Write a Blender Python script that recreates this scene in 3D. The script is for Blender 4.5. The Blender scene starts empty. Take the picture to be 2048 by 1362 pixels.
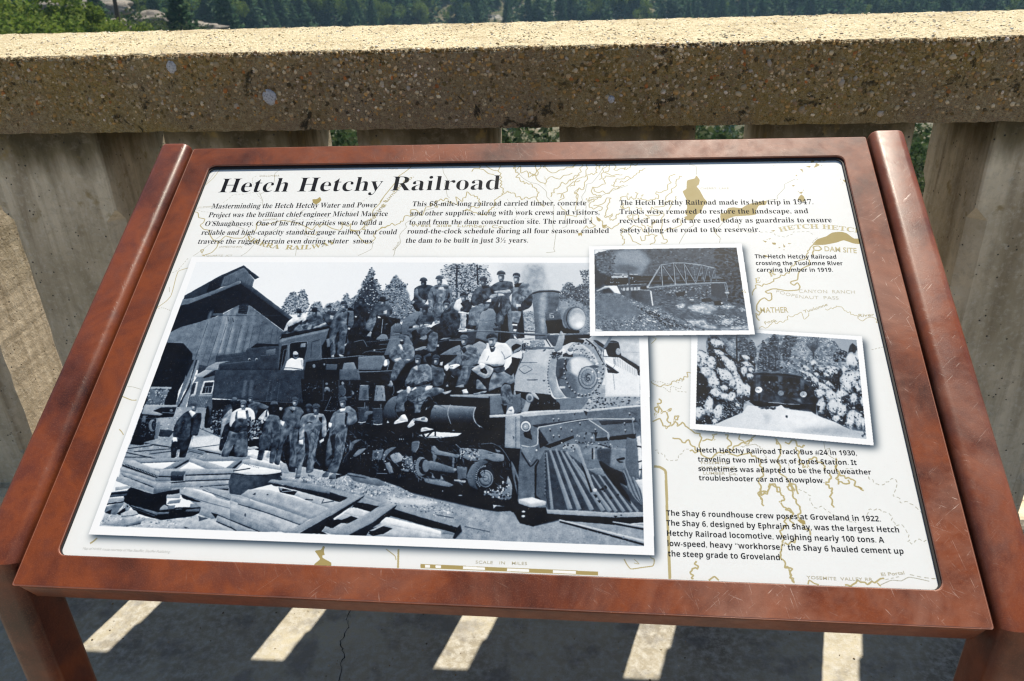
import bpy, bmesh, math, random
import numpy as np
from mathutils import Vector, Matrix, noise
PI = math.pi; R_ = math.radians
S = bpy.context.scene
COL = S.collection
rng = random.Random(7)

# ------------------------------------------------------------------ camera, world, sun, exposure
CAMH = 1.3474
cam_r = Vector((0.99574014, 0.08685294, -0.03095386))
cam_d = Vector((0.01226669, -0.4575104, -0.88911966))
cam_f = Vector((-0.09138437, 0.88495243, -0.45662687))
cd = bpy.data.cameras.new('camera'); cam = bpy.data.objects.new('camera', cd); COL.objects.link(cam)
m = Matrix.Identity(4)
for i in range(3):
    m[i][0] = cam_r[i]; m[i][1] = -cam_d[i]; m[i][2] = -cam_f[i]
m[2][3] = CAMH
cam.matrix_world = m
cd.sensor_width = 36; cd.lens = 1605.11/2048*36
cd.clip_start = 0.02; cd.clip_end = 6000
cd.dof.use_dof = True; cd.dof.focus_distance = 1.12; cd.dof.aperture_fstop = 13
S.camera = cam

SUN_AZ, SUN_EL = 0.2745, R_(55.6)
w = bpy.data.worlds.new('World'); S.world = w; w.use_nodes = True
nt = w.node_tree; bg = nt.nodes['Background']
sky = nt.nodes.new('ShaderNodeTexSky'); sky.sky_type = 'NISHITA'; sky.sun_disc = False
sky.sun_elevation = SUN_EL; sky.sun_rotation = SUN_AZ; sky.air_density = 1.0; sky.dust_density = 0.4
nt.links.new(sky.outputs[0], bg.inputs[0]); bg.inputs[1].default_value = 0.05
sl = bpy.data.lights.new('sun', 'SUN'); sl.energy = 5.0; sl.angle = R_(0.5); sl.color = (1, 0.935, 0.80)
sun = bpy.data.objects.new('sun', sl); COL.objects.link(sun)
sd = Vector((math.sin(SUN_AZ)*math.cos(SUN_EL), math.cos(SUN_AZ)*math.cos(SUN_EL), math.sin(SUN_EL)))
sun.rotation_euler = sd.to_track_quat('Z', 'Y').to_euler()
S.view_settings.view_transform = 'Standard'; S.view_settings.look = 'None'
S.view_settings.gamma = 1; S.view_settings.use_curve_mapping = False
S.view_settings.exposure = 1.0
S.cycles.filter_width = 1.25

# ------------------------------------------------------------------ helpers
def tag(o, label=None, cat=None, group=None, kind=None):
    if label: o['label'] = label
    if cat: o['category'] = cat
    if group: o['group'] = group
    if kind: o['kind'] = kind
    return o
def empty(name, loc=(0,0,0)):
    o = bpy.data.objects.new(name, None); COL.objects.link(o); o.location = loc; o.empty_display_size = .1
    return o
def mesh(name, verts, faces, mat, parent=None, smooth=False):
    me = bpy.data.meshes.new(name); me.from_pydata([tuple(v) for v in verts], [], faces); me.update()
    if smooth: me.polygons.foreach_set('use_smooth', [True]*len(me.polygons))
    o = bpy.data.objects.new(name, me); COL.objects.link(o)
    if mat: me.materials.append(mat)
    if parent: o.parent = parent
    return o
def from_bm(name, bm, mat, parent=None, smooth=False):
    me = bpy.data.meshes.new(name); bm.to_mesh(me); bm.free()
    if smooth: me.polygons.foreach_set('use_smooth', [True]*len(me.polygons))
    o = bpy.data.objects.new(name, me); COL.objects.link(o)
    if mat: me.materials.append(mat)
    if parent: o.parent = parent
    return o
def fast_mesh(name, V, F, mat, parent=None, smooth=False, colors=None):
    # V (n,3) F (m,k) numpy
    me = bpy.data.meshes.new(name); n, k = len(V), F.shape[1]
    me.vertices.add(n); me.vertices.foreach_set('co', np.asarray(V, np.float32).ravel())
    me.loops.add(F.size); me.loops.foreach_set('vertex_index', F.ravel().astype(np.int32))
    me.polygons.add(len(F)); me.polygons.foreach_set('loop_start', np.arange(0, F.size, k, dtype=np.int32))
    me.update(calc_edges=True)
    if smooth: me.polygons.foreach_set('use_smooth', np.ones(len(F), bool))
    if colors is not None:
        a = me.color_attributes.new('Col', 'FLOAT_COLOR', 'POINT')
        a.data.foreach_set('color', np.c_[colors, np.ones(n)].astype(np.float32).ravel())
    o = bpy.data.objects.new(name, me); COL.objects.link(o)
    if mat: me.materials.append(mat)
    if parent: o.parent = parent
    return o
class NT:
    def __init__(s, name):
        s.m = bpy.data.materials.new(name); s.m.use_nodes = True; s.t = s.m.node_tree
        s.b = s.t.nodes['Principled BSDF']
    def n(s, ty, **kw):
        nd = s.t.nodes.new(ty)
        for k, v in kw.items():
            if k in nd.inputs and not hasattr(nd, k): nd.inputs[k].default_value = v
            else: setattr(nd, k, v)
        return nd
    def link(s, a, b): s.t.links.new(a, b)
    def coords(s, scale=(1,1,1), kind='Object'):
        mp = s.n('ShaderNodeMapping'); mp.inputs['Scale'].default_value = scale
        if kind == 'World': s.link(s.n('ShaderNodeNewGeometry').outputs['Position'], mp.inputs[0])
        else: s.link(s.n('ShaderNodeTexCoord').outputs[kind], mp.inputs[0])
        return mp.outputs[0]
    def noise(s, co, scale, detail=4, rough=.55, dist=0):
        nd = s.n('ShaderNodeTexNoise'); nd.inputs['Scale'].default_value = scale; nd.inputs['Detail'].default_value = detail
        nd.inputs['Roughness'].default_value = rough; nd.inputs['Distortion'].default_value = dist
        if co: s.link(co, nd.inputs['Vector'])
        return nd.outputs[0]
    def vor(s, co, scale, feature='F1'):
        nd = s.n('ShaderNodeTexVoronoi'); nd.feature = feature; nd.inputs['Scale'].default_value = scale
        if co: s.link(co, nd.inputs['Vector'])
        return nd
    def ramp(s, fac, stops, interp='LINEAR'):
        r = s.n('ShaderNodeValToRGB'); r.color_ramp.interpolation = interp
        e = r.color_ramp.elements
        while len(e) > 1: e.remove(e[-1])
        e[0].position, e[0].color = stops[0][0], tuple(stops[0][1])+(1,)
        for p, c in stops[1:]:
            q = e.new(p); q.color = tuple(c)+(1,)
        s.link(fac, r.inputs[0]); return r.outputs[0]
    def mapr(s, v, a, b, c=0, d=1):
        r = s.n('ShaderNodeMapRange'); s.link(v, r.inputs[0])
        for i, x in enumerate((a, b, c, d)): r.inputs[i+1].default_value = x
        return r.outputs[0]
    def mix(s, fac, a, b, mode='MIX'):
        x = s.n('ShaderNodeMix'); x.data_type = 'RGBA'; x.blend_type = mode
        for i, v in ((0, fac), (6, a), (7, b)):
            if hasattr(v, 'links') or hasattr(v, 'is_linked'): s.link(v, x.inputs[i])
            elif i == 0: x.inputs[0].default_value = v
            else: x.inputs[i].default_value = tuple(v)+(1,)
        return x.outputs[2]
    def math(s, op, a, b=0.):
        x = s.n('ShaderNodeMath'); x.operation = op
        for i, v in ((0, a), (1, b)):
            if hasattr(v, 'is_linked'): s.link(v, x.inputs[i])
            else: x.inputs[i].default_value = v
        return x.outputs[0]
    def bump(s, h, strength=.5, dist=.002, normal=None):
        b = s.n('ShaderNodeBump'); b.inputs['Strength'].default_value = strength; b.inputs['Distance'].default_value = dist
        s.link(h, b.inputs['Height'])
        if normal: s.link(normal, b.inputs['Normal'])
        return b.outputs[0]
    def out(s, col=None, rough=None, normal=None, spec=None, metal=None):
        if col is not None:
            if hasattr(col, 'is_linked'): s.link(col, s.b.inputs['Base Color'])
            else: s.b.inputs['Base Color'].default_value = tuple(col)+(1,)
        if rough is not None:
            if hasattr(rough, 'is_linked'): s.link(rough, s.b.inputs['Roughness'])
            else: s.b.inputs['Roughness'].default_value = rough
        if normal is not None: s.link(normal, s.b.inputs['Normal'])
        if spec is not None: s.b.inputs['Specular IOR Level'].default_value = spec
        if metal is not None: s.b.inputs['Metallic'].default_value = metal
        return s.m

# ------------------------------------------------------------------ materials
def m_ground():
    k = NT('deck_concrete'); c = k.coords()
    n1 = k.noise(c, 3, 6, .6); n2 = k.noise(c, 60, 4, .7); n3 = k.noise(c, 400, 3, .7)
    col = k.ramp(n1, [(.32, (.15, .13, .105)), (.5, (.31, .275, .21)), (.66, (.42, .375, .28))])
    col = k.mix(k.mapr(n2, .42, .66), col, (.40, .375, .33))
    col = k.mix(k.mapr(n3, .60, .72, 0, .6), col, (.12, .115, .11))
    col = k.mix(k.mapr(k.noise(c, 9, 5, .65), .52, .62, 0, .5), col, (.13, .125, .13))
    h = k.math('ADD', n3, k.math('MULTIPLY', n2, 2.))
    return k.out(col, .9, k.bump(h, .6, .0015), .2)
def m_pillar():
    k = NT('cast_concrete'); c = k.coords(kind='World'); cs = k.coords((14, 14, 1.1), 'World')
    st = k.noise(cs, 1.6, 6, .6, .8); big = k.noise(c, 4, 5, .6, .3); fine = k.noise(c, 90, 5, .7)
    col = k.ramp(st, [(.25, (.22, .165, .11)), (.40, (.45, .37, .27)), (.58, (.64, .54, .41)), (.78, (.74, .64, .49))])
    col = k.mix(k.mapr(big, .45, .68, 0, .65), col, (.27, .22, .14))
    col = k.mix(k.mapr(fine, .5, .75, 0, .6), col, (.64, .58, .50))
    # moss and damp stains creeping down from under the coping, with drip-shaped lower edge
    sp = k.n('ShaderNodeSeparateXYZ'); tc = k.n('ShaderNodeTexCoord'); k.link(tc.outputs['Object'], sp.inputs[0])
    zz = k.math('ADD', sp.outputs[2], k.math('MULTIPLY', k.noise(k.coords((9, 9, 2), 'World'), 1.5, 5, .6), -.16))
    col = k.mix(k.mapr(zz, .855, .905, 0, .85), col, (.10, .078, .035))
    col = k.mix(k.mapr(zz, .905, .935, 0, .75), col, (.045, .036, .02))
    yel = k.noise(c, 26, 4, .6)
    col = k.mix(k.math('MULTIPLY', k.mapr(yel, .6, .7), k.mapr(sp.outputs[2], .8, .85, .1, .7)), col, (.26, .18, .06))
    pits = k.vor(c, 75); sel = k.vor(c, 75)
    dot = k.math('MULTIPLY', k.mapr(pits.outputs['Distance'], .10, .16, 1, 0), k.mapr(k.noise(c, 30, 2), .52, .58))
    col = k.mix(dot, col, (.03, .03, .03))
    p2 = k.vor(c, 38); d2 = k.math('MULTIPLY', k.mapr(p2.outputs['Distance'], .055, .085, 1, 0), k.mapr(k.noise(c, 14, 2), .45, .5)); col = k.mix(k.math('MULTIPLY', d2, .8), col, (.05, .04, .03))
    blot = k.noise(c, 55, 5, .75, .3); col = k.mix(k.mapr(blot, .5, .68, 0, .4), col, (.25, .21, .16)); dot = k.math('MAXIMUM', dot, d2)
    h = k.math('SUBTRACT', k.math('ADD', k.math('ADD', fine, blot), k.math('MULTIPLY', st, .3)), k.math('MULTIPLY', dot, 1.5))
    return k.out(col, .85, k.bump(h, .7, .0022), .25)
def m_coping():
    k = NT('coping_mortar'); c = k.coords(kind='World')
    n1 = k.noise(c, 5, 6, .65, .4); n2 = k.noise(c, 130, 5, .7); n3 = k.noise(c, 500, 3, .6)
    col = k.ramp(n1, [(.3, (.15, .10, .035)), (.46, (.29, .195, .065)), (.6, (.24, .17, .09)), (.75, (.38, .265, .10))])
    col = k.mix(k.mapr(k.noise(c, 2.2, 3, .6), .48, .62, 0, .7), col, (.24, .17, .125))
    col = k.mix(k.mapr(n2, .45, .65, 0, .7), col, (.40, .32, .19))
    col = k.mix(k.mapr(n3, .55, .7, 0, .8), col, (.035, .028, .016))
    blk = k.noise(c, 17, 6, .7, .6)
    col = k.mix(k.mapr(blk, .60, .64, 0, .85), col, (.02, .018, .013))
    # upward-facing surface is paler
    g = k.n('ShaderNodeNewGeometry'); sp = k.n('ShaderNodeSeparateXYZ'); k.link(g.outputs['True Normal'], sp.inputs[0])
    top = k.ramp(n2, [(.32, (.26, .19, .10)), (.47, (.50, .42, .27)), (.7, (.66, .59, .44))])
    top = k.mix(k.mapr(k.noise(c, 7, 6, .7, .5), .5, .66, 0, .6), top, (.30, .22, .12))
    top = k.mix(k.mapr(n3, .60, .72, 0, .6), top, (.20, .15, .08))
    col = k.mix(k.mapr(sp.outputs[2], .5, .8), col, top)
    v = k.vor(c, 260)
    h = k.math('ADD', k.math('MULTIPLY', n3, 1.), k.math('ADD', n2, k.mapr(v.outputs['Distance'], 0, .6, 1, 0)))
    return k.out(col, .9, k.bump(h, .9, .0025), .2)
def m_pebble():
    k = NT('aggregate_pebbles'); a = k.n('ShaderNodeVertexColor'); a.layer_name = 'Col'
    c = k.coords(); n = k.noise(c, 900, 3, .6)
    col = k.mix(k.mapr(n, .5, .7, 0, .45), a.outputs[0], (.05, .045, .035))
    wc = k.coords(kind='World'); bl = k.noise(wc, 17, 6, .7, .6); col = k.mix(k.mapr(bl, .60, .64, 0, .85), col, (.018, .016, .012))
    col = k.mix(k.mapr(k.noise(wc, 4, 4, .6), .4, .6, 0, .4), col, (.20, .135, .05))
    return k.out(col, .7, k.bump(n, .3, .0005), .2)
def m_bronze(name='bronze_brown_metal', scr=1.):
    k = NT(name); c = k.coords()
    n1 = k.noise(c, 9, 5, .62, .4); n2 = k.noise(c, 45, 5, .65); n3 = k.noise(c, 700, 2, .6)
    col = k.ramp(n1, [(.30, (.030, .008, .006)), (.43, (.09, .021, .010)), (.56, (.165, .038, .012)), (.66, (.105, .025, .013)), (.8, (.055, .016, .013))])
    col = k.mix(k.mapr(n2, .48, .7, 0, .45), col, (.085, .024, .018))
    col = k.mix(k.mapr(n3, .5, .7, 0, .28), col, (.24, .085, .045))
    # rubbing mixed with a pinkish sheen painted in stronger towards the right
    sx = k.n('ShaderNodeSeparateXYZ'); tc = k.n('ShaderNodeTexCoord'); k.link(tc.outputs['Object'], sx.inputs[0])
    wear_sheen = k.math('MULTIPLY', k.mapr(k.noise(c, 6, 5, .7, .6), .42, .68), k.mapr(sx.outputs[0], -.4, .45, .03, .95))
    col = k.mix(k.math('MULTIPLY', wear_sheen, .62*scr), col, (.34, .165, .115))
    sc = None
    for rot, seed in ((.9, 0), (-.75, 3.), (1.35, 7.), (.4, 11.)):
        tcn = k.n('ShaderNodeTexCoord'); m1 = k.n('ShaderNodeMapping'); m1.inputs['Rotation'].default_value = (0, 0, rot); m1.inputs['Location'].default_value = (seed, seed, 0)
        mp = k.n('ShaderNodeMapping'); mp.inputs['Scale'].default_value = (26, 620, 26)
        k.link(tcn.outputs['Object'], m1.inputs[0]); k.link(m1.outputs[0], mp.inputs[0])
        nn = k.mapr(k.noise(mp.outputs[0], 1, 3, .5, 1.2), .685, .73)
        sc = nn if sc is None else k.math('MAXIMUM', sc, nn)
    scm = k.math('MULTIPLY', sc, k.mapr(wear_sheen, .05, .5, .0, 1. if scr > .9 else .12))
    col = k.mix(scm, col, (.50, .36, .30))
    ro = k.math('ADD', k.mapr(n2, .3, .7, *((.30, .46) if scr < .9 else (.38, .55))), k.math('MULTIPLY', wear_sheen, .10))
    return k.out(col, ro, k.bump(k.math('ADD', n3, k.math('MULTIPLY', sc, -1.)), .25, .0004), .3 if scr < .9 else .17, .0)
def plain(name, col, rough=.6, spec=.4):
    k = NT(name); return k.out(col, rough, None, spec)
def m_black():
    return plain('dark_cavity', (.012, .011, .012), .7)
def m_foliage(name, c1, c2, c3):
    k = NT(name); oi = k.n('ShaderNodeObjectInfo'); c = k.coords()
    g = k.n('ShaderNodeNewGeometry')
    col = k.ramp(g.outputs['Random Per Island'], [(0, c1), (.5, c2), (1, c3)])
    col = k.mix(k.mapr(oi.outputs['Random'], 0, 1, 0, .45), col, c1)
    m_ = k.out(col, .75, None, .1)
    tl = k.n('ShaderNodeBsdfTranslucent'); k.link(col, tl.inputs[0]); mx = k.n('ShaderNodeMixShader'); mx.inputs[0].default_value = .45
    k.link(k.b.outputs[0], mx.inputs[1]); k.link(tl.outputs[0], mx.inputs[2]); k.link(mx.outputs[0], k.t.nodes['Material Output'].inputs[0])
    return m_
def m_terrain():
    k = NT('hillside_ground'); c = k.coords()
    n1 = k.noise(c, .02, 8, .65); n2 = k.noise(c, .3, 6, .7); n3 = k.noise(c, .08, 5, .6, .5)
    col = k.ramp(n1, [(.35, (.045, .052, .026)), (.5, (.10, .09, .055)), (.68, (.20, .165, .115))])
    col = k.mix(k.mapr(n3, .56, .62), col, (.27, .25, .23))
    col = k.mix(k.mapr(n2, .5, .62, 0, .8), col, (.035, .05, .018))
    return k.out(col, .95, k.bump(n2, .8, .6), .1)
def m_rock():
    k = NT('granite'); c = k.coords()
    n1 = k.noise(c, .9, 7, .65); n2 = k.noise(c, 7, 5, .6)
    col = k.ramp(n1, [(.3, (.10, .085, .07)), (.5, (.20, .175, .15)), (.7, (.28, .245, .205))])
    col = k.mix(k.mapr(n2, .52, .65, 0, .7), col, (.07, .065, .06))
    return k.out(col, .9, k.bump(n1, .8, .4), .2)
def m_bark():
    k = NT('bark'); c = k.coords((6, 6, .8)); n = k.noise(c, 2, 5, .6)
    return k.out(k.ramp(n, [(.35, (.035, .027, .022)), (.6, (.10, .08, .065))]), .9, k.bump(n, .6, .05), .1)
M = dict(ground=m_ground(), pillar=m_pillar(), coping=m_coping(), pebble=m_pebble(), bronze=m_bronze(),
         rail=m_bronze('bronze_brown_rail', .45), black=m_black(), terrain=m_terrain(), rock=m_rock(), bark=m_bark(),
         fol_oak=m_foliage('oak_leaves', (.06, .11, .018), (.115, .165, .028), (.18, .215, .045)),
         fol_pine=m_foliage('pine_needles', (.030, .070, .036), (.050, .098, .048), (.085, .135, .06)),
         fol_shrub=m_foliage('shrub_leaves', (.022, .045, .018), (.04, .065, .024), (.07, .08, .03)))

# ------------------------------------------------------------------ ground
D0 = 1.4831                    # front plane of the coping
def plate(name, x0, x1, y0, y1, z, mat, nx=1, ny=1, kind='structure'):
    v = []; f = []
    for j in range(ny+1):
        for i in range(nx+1): v.append((x0+(x1-x0)*i/nx, y0+(y1-y0)*j/ny, z))
    for j in range(ny):
        for i in range(nx):
            a = j*(nx+1)+i; f.append((a, a+1, a+nx+2, a+nx+1))
    o = mesh(name, v, f, mat); tag(o, kind=kind); return o
deck = plate('pavement', -30, 30, -9, 2.05, 0, M['ground'])
def crack(pts, wd):
    v = []; f = []
    P = []
    for (a, b) in zip(pts, pts[1:]):
        for i in range(6):
            t = i/6; P.append((a[0]*(1-t)+b[0]*t+rng.uniform(-.0035, .0035), a[1]*(1-t)+b[1]*t+rng.uniform(-.002, .002)))
    for i, p in enumerate(P):
        ww = wd*rng.uniform(.3, 1.2); v += [(p[0]-ww, p[1], .0015), (p[0]+ww, p[1], .0015)]
        if i: a = 2*i; f.append((a-2, a-1, a+1, a))
    return v, f

# ------------------------------------------------------------------ concrete parapet
par = tag(empty('concrete_parapet', (0, 1.6, 0)), 'weathered concrete balustrade with pebbled coping running behind the sign', 'parapet')
PY = Vector((0, -1.6, 0))
def loc(vs, o): return [Vector(v)-Vector(o) for v in vs]
CZF, CZB, CZT2, CYB = 1.1622, 1.0198, 1.1713, 1.811
def rough_box_coping():
    # long block, subdivided so that arrises can be chipped
    nx = 900; x0, x1 = -4.2, 4.2
    prof = [(D0, CZB+.002), (D0-.0005, CZB+.03), (D0, CZB+.07), (D0, CZF-.045), (D0, CZF-.007), (D0+.007, CZF), (D0+.05, CZF+.0014), (D0+.16, (CZF+CZT2)/2),
            (CYB-.04, CZT2-.001), (CYB-.006, CZT2), (CYB, CZT2-.007), (CYB, CZF-.06), (CYB, CZB), (CYB-.06, CZB), (D0+.06, CZB)]
    v = []; f = []; k = len(prof)
    for i in range(nx+1):
        x = x0+(x1-x0)*i/nx
        for j, (y, z) in enumerate(prof):
            q = noise.noise(Vector((x*30, j*3.1, 0)))*.0022+noise.noise(Vector((x*90, j*3.1, 5)))*.0016
            dz = q if j in (4, 5, 9, 10, 0) else q*.35
            v.append((x, y+(q*.8 if j in (4, 5, 0) else 0)-1.6, z+dz))
    for i in range(nx):
        for j in range(k):
            a = i*k+j; b = i*k+(j+1) % k; f.append((a, b, b+k, a+k))
    f.append(tuple(range(k))); f.append(tuple(reversed(range(nx*k, nx*k+k))))
    return mesh('coping', v, f, M['coping'], par)
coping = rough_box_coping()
def pebbles(name, n, place, smin, smax, seed, pal, wts, flat=.55, parent=par):
    r = np.random.default_rng(seed)
    bm = bmesh.new(); bmesh.ops.create_icosphere(bm, subdivisions=1, radius=1)
    bv = np.array([v.co[:] for v in bm.verts]); bf = np.array([[v.index for v in f.verts] for f in bm.faces]); bm.free()
    P, Nn = place(r, n)
    s = smin*(smax/smin)**(r.random(n)**2.2)
    ax = r.normal(size=(n, 3)); 
    # local frames: normal Nn, random tangent
    t = np.cross(Nn, ax); t /= np.linalg.norm(t, axis=1)[:, None]; b = np.cross(Nn, t)
    el = r.uniform(.6, 1., n)
    jit = r.uniform(.78, 1.15, (n, len(bv), 1))
    L = bv[None]*jit
    V = P[:, None]+(L[..., 0:1]*t[:, None]+L[..., 1:2]*b[:, None]*el[:, None, None]+L[..., 2:3]*Nn[:, None]*flat)*s[:, None, None]
    F = (bf[None]+(np.arange(n)*len(bv))[:, None, None]).reshape(-1, 3)
    pal = np.array(pal); ci = r.choice(len(pal), n, p=np.array(wts)/sum(wts))
    C = pal[ci]*r.uniform(.7, 1.35, (n, 1))*(np.array([1.12, 1.0, .86]) if name != 'top_aggregate' else 1)
    C = np.repeat(np.clip(C, 0, .9), len(bv), 0)
    o = fast_mesh(name, V.reshape(-1, 3), F, M['pebble'], parent, True, C); tag(o, kind='stuff'); return o
PAL = [(.38, .32, .24), (.50, .43, .33), (.64, .57, .47), (.34, .22, .09), (.46, .29, .12), (.42, .15, .05), (.06, .045, .03), (.30, .21, .14), (.52, .40, .27), (.58, .53, .52), (.12, .09, .04)]
WT = [17, 16, 8, 18, 12, 2, 12, 15, 9, 3, 14]
def pl_front(r, n):
    x = r.uniform(-1.9, 1.75, n); z = CZF-.001-(CZF-CZB-.017)*r.beta(1.0, 1.2, n)
    return np.c_[x, np.full(n, D0-1.6)+r.uniform(-.0004, .0016, n), z], np.tile([0, -1., 0], (n, 1))
pebbles('front_aggregate', 34000, pl_front, .0009, .0050, 3, PAL, WT)
pebbles('large_aggregate', 650, pl_front, .0046, .0078, 9, PAL, [16, 16, 8, 14, 14, 6, 3, 14, 12, 6, 4])
PALT = [(.62, .54, .40), (.72, .66, .54), (.56, .42, .22), (.45, .33, .18), (.85, .82, .78), (.18, .14, .09), (.55, .42, .34)]
def pl_top(r, n):
    x = r.uniform(-2.3, 2.2, n); y = D0+(CYB-D0)*r.random(n)
    z = CZF+(CZT2-CZF)*(y-D0)/(CYB-D0)
    return np.c_[x, y-1.6, z+r.uniform(-.0012, .0006, n)], np.tile([0, 0, 1.], (n, 1))
pebbles('top_aggregate', 20000, pl_top, .0009, .0036, 4, PALT, [24, 22, 20, 8, 14, 2, 7])
def pl_edge(r, n):
    x = r.uniform(-1.9, 1.75, n); t = r.random(n)
    return np.c_[x, D0-1.6+.004*t, CZF-.006+.005*t], np.tile([0, -.7, .7], (n, 1))
pebbles('arris_aggregate', 2600, pl_edge, .0014, .0045, 5, [(.05, .04, .02), (.16, .11, .04), (.45, .40, .32), (.60, .55, .45), (.10, .07, .03)], [9, 8, 4, 3, 8])
# two large pale stones showing in the front face
for (X, Z, s) in ((-.588, 1.083, .013), (-.765, 1.140, .010), (.04, 1.07, .006), (1.02, 1.062, .008)):
    bm = bmesh.new(); bmesh.ops.create_icosphere(bm, subdivisions=3, radius=1)
    for v in bm.verts:
        q = 1+.22*noise.noise(v.co*2+Vector((X, Z, 0))*9); v.co = Vector((v.co.x*s*q, v.co.y*.0035, v.co.z*s*1.15*q))+Vector((X, D0-1.6, Z))
    k_ = NT('pale_stone'); cc = k_.coords(); nn_ = k_.noise(cc, 300, 4, .6)
    from_bm('stone', bm, k_.out(k_.ramp(nn_, [(.35, (.20, .19, .20)), (.5, (.42, .41, .44)), (.7, (.52, .5, .5))]), .8), par, True)

PX0, SP, PW, PD = -1.2166, .3876, .2508, .2682
PYF = D0+.03; ZCH, CH = .843, .027; ZB = .245
def pillar(i):
    x0 = 0; W = PW; D = PD
    def ring(z, c):
        return [(c, 0, z), (W-c, 0, z), (W, c, z), (W, D-c, z), (W-c, D, z), (c, D, z), (0, D-c, z), (0, c, z)]
    e = .0035
    levels = [(0, e), (ZB-.03, e), (ZB, CH), (ZCH-.012, CH), (ZCH+.012, e), (CZB+.003, e)]
    v = []; f = []
    # subdivide in z for slight unevenness
    lv = []
    for (z0, c0), (z1, c1) in zip(levels, levels[1:]):
        n = max(1, int((z1-z0)/.02))
        for q in range(n): lv.append((z0+(z1-z0)*q/n, c0+(c1-c0)*q/n))
    lv.append(levels[-1])
    for z, c in lv:
        for (a, b, zz) in ring(z, c):
            w1 = noise.noise(Vector((a*20+i*7, b*20, zz*28)))*.0016
            v.append((a+w1, b+w1, zz))
    for j in range(len(lv)-1):
        for q in range(8):
            a = j*8+q; b = j*8+(q+1) % 8; f.append((a, b, b+8, a+8))
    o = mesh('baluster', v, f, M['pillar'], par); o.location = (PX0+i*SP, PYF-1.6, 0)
    return o
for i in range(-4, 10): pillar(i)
# plinth under the balusters
mesh('plinth', loc([(x, y, z) for x in (-4.2, 4.2) for (y, z) in ((PYF-.035, .002), (PYF-.035, .13), (PYF-.02, .145), (PYF+PD+.02, .145), (PYF+PD+.035, .13), (PYF+PD+.035, .002))], (0, 1.6, 0)),
     [(0, 1, 7, 6), (1, 2, 8, 7), (2, 3, 9, 8), (3, 4, 10, 9), (4, 5, 11, 10)], M['pillar'], par)
# ------------------------------------------------------------------ the printed sheet: geometry of the sign plane
SGO = Vector((-.1127, .5910, .7401))
SGU = Vector((0.99985927, -0.01291993, 0.01070087)); SGV = Vector((0.00624035, 0.87853489, 0.47763741)); SGN = Vector((-0.01557213, -0.47750342, 0.87849189))
SH0, SH1, SV0, SV1, SDEP = -.4650, .4650, .0340, .6430, .005
def sheet_xy(P):
    # layout coordinates (2048 wide proof of the sheet) -> metres on the sheet
    P = np.atleast_2d(np.asarray(P, float)); f = 1605.11
    a = (P[:, 0]-1024)/f; b = (P[:, 1]-681)/f
    r, d, w_ = np.array(cam_r), np.array(cam_d), np.array(cam_f)
    D = a[:, None]*r+b[:, None]*d+w_
    n = np.array(SGN); O = np.array(SGO)-n*SDEP; C = np.array([0, 0, CAMH])
    t = ((O-C)@n)/(D@n); Q = C+D*t[:, None]-O
    return np.c_[Q@np.array(SGU), Q@np.array(SGV)]
RES = 3000.
CW, CHt = int((SH1-SH0)*RES), int((SV1-SV0)*RES)
def can(P):
    q = sheet_xy(P); return np.c_[(q[:, 0]-SH0)*RES, (SV1-q[:, 1])*RES]
# ------------------------------------------------------------------ small raster engine for the flat print
nr = np.random.default_rng(11)
def blur(a, s):
    if s <= 0: return a
    k = int(3*s)+1; x = np.arange(-k, k+1); g = np.exp(-x*x/(2*s*s)); g /= g.sum(); g = g.astype(np.float32)
    for ax in (0, 1):
        p = [(0, 0)]*a.ndim; p[ax] = (k, k); b = np.pad(a, p, mode='edge'); o = np.zeros_like(a)
        for i, wt in enumerate(g):
            sl = [slice(None)]*a.ndim; sl[ax] = slice(i, i+a.shape[ax]); o += wt*b[tuple(sl)]
        a = o
    return a
def nz(s, seed):
    r = np.random.default_rng(seed); h, w_ = CHt//s+3, CW//s+3
    a = r.normal(size=(h, w_)).astype(np.float32); a = blur(a, 1.0) if s > 1 else blur(a, .9)
    if s > 1:
        yy = np.linspace(0, h-3, CHt).astype(np.float32); xx = np.linspace(0, w_-3, CW).astype(np.float32)
        y0 = yy.astype(int); x0 = xx.astype(int); fy = (yy-y0)[:, None]; fx = (xx-x0)[None]
        a = (a[y0][:, x0]*(1-fy)*(1-fx)+a[y0+1][:, x0]*fy*(1-fx)+a[y0][:, x0+1]*(1-fy)*fx+a[y0+1][:, x0+1]*fy*fx)
    return (a/a.std()).astype(np.float32)
NF, NM, NB = nz(1, 1), nz(5, 2), nz(24, 3)
_a = nz(7, 5); _b = nz(4, 6); NR = (1-np.abs(_a+.35*_b)*1.3)+.5*(1-np.abs(_b)*1.4); NR = ((NR-NR.mean())/NR.std()).clip(-2.2, 1.8).astype(np.float32)
def rough(c, amp):
    # hand-cut outlines get the small irregularities of real edges
    k = len(c)
    if k < 3 or amp <= 0: return c
    d = np.roll(c, -1, 0)-c; L_ = np.hypot(*d.T); out = []
    r = np.random.default_rng(int(abs(c[0, 0]*7+c[0, 1]*13)) % 99991)
    for i in range(k):
        n = max(1, int(L_[i]/7.)); nn = np.array([-d[i, 1], d[i, 0]])/(L_[i]+1e-9)
        for j in range(n): out.append(c[i]+d[i]*j/n+nn*r.normal()*amp*(j > 0))
    return np.array(out)
G = np.ones((CHt, CW), np.float32)          # tone of the photographs
FR = [0., 0., 1.]
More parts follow.
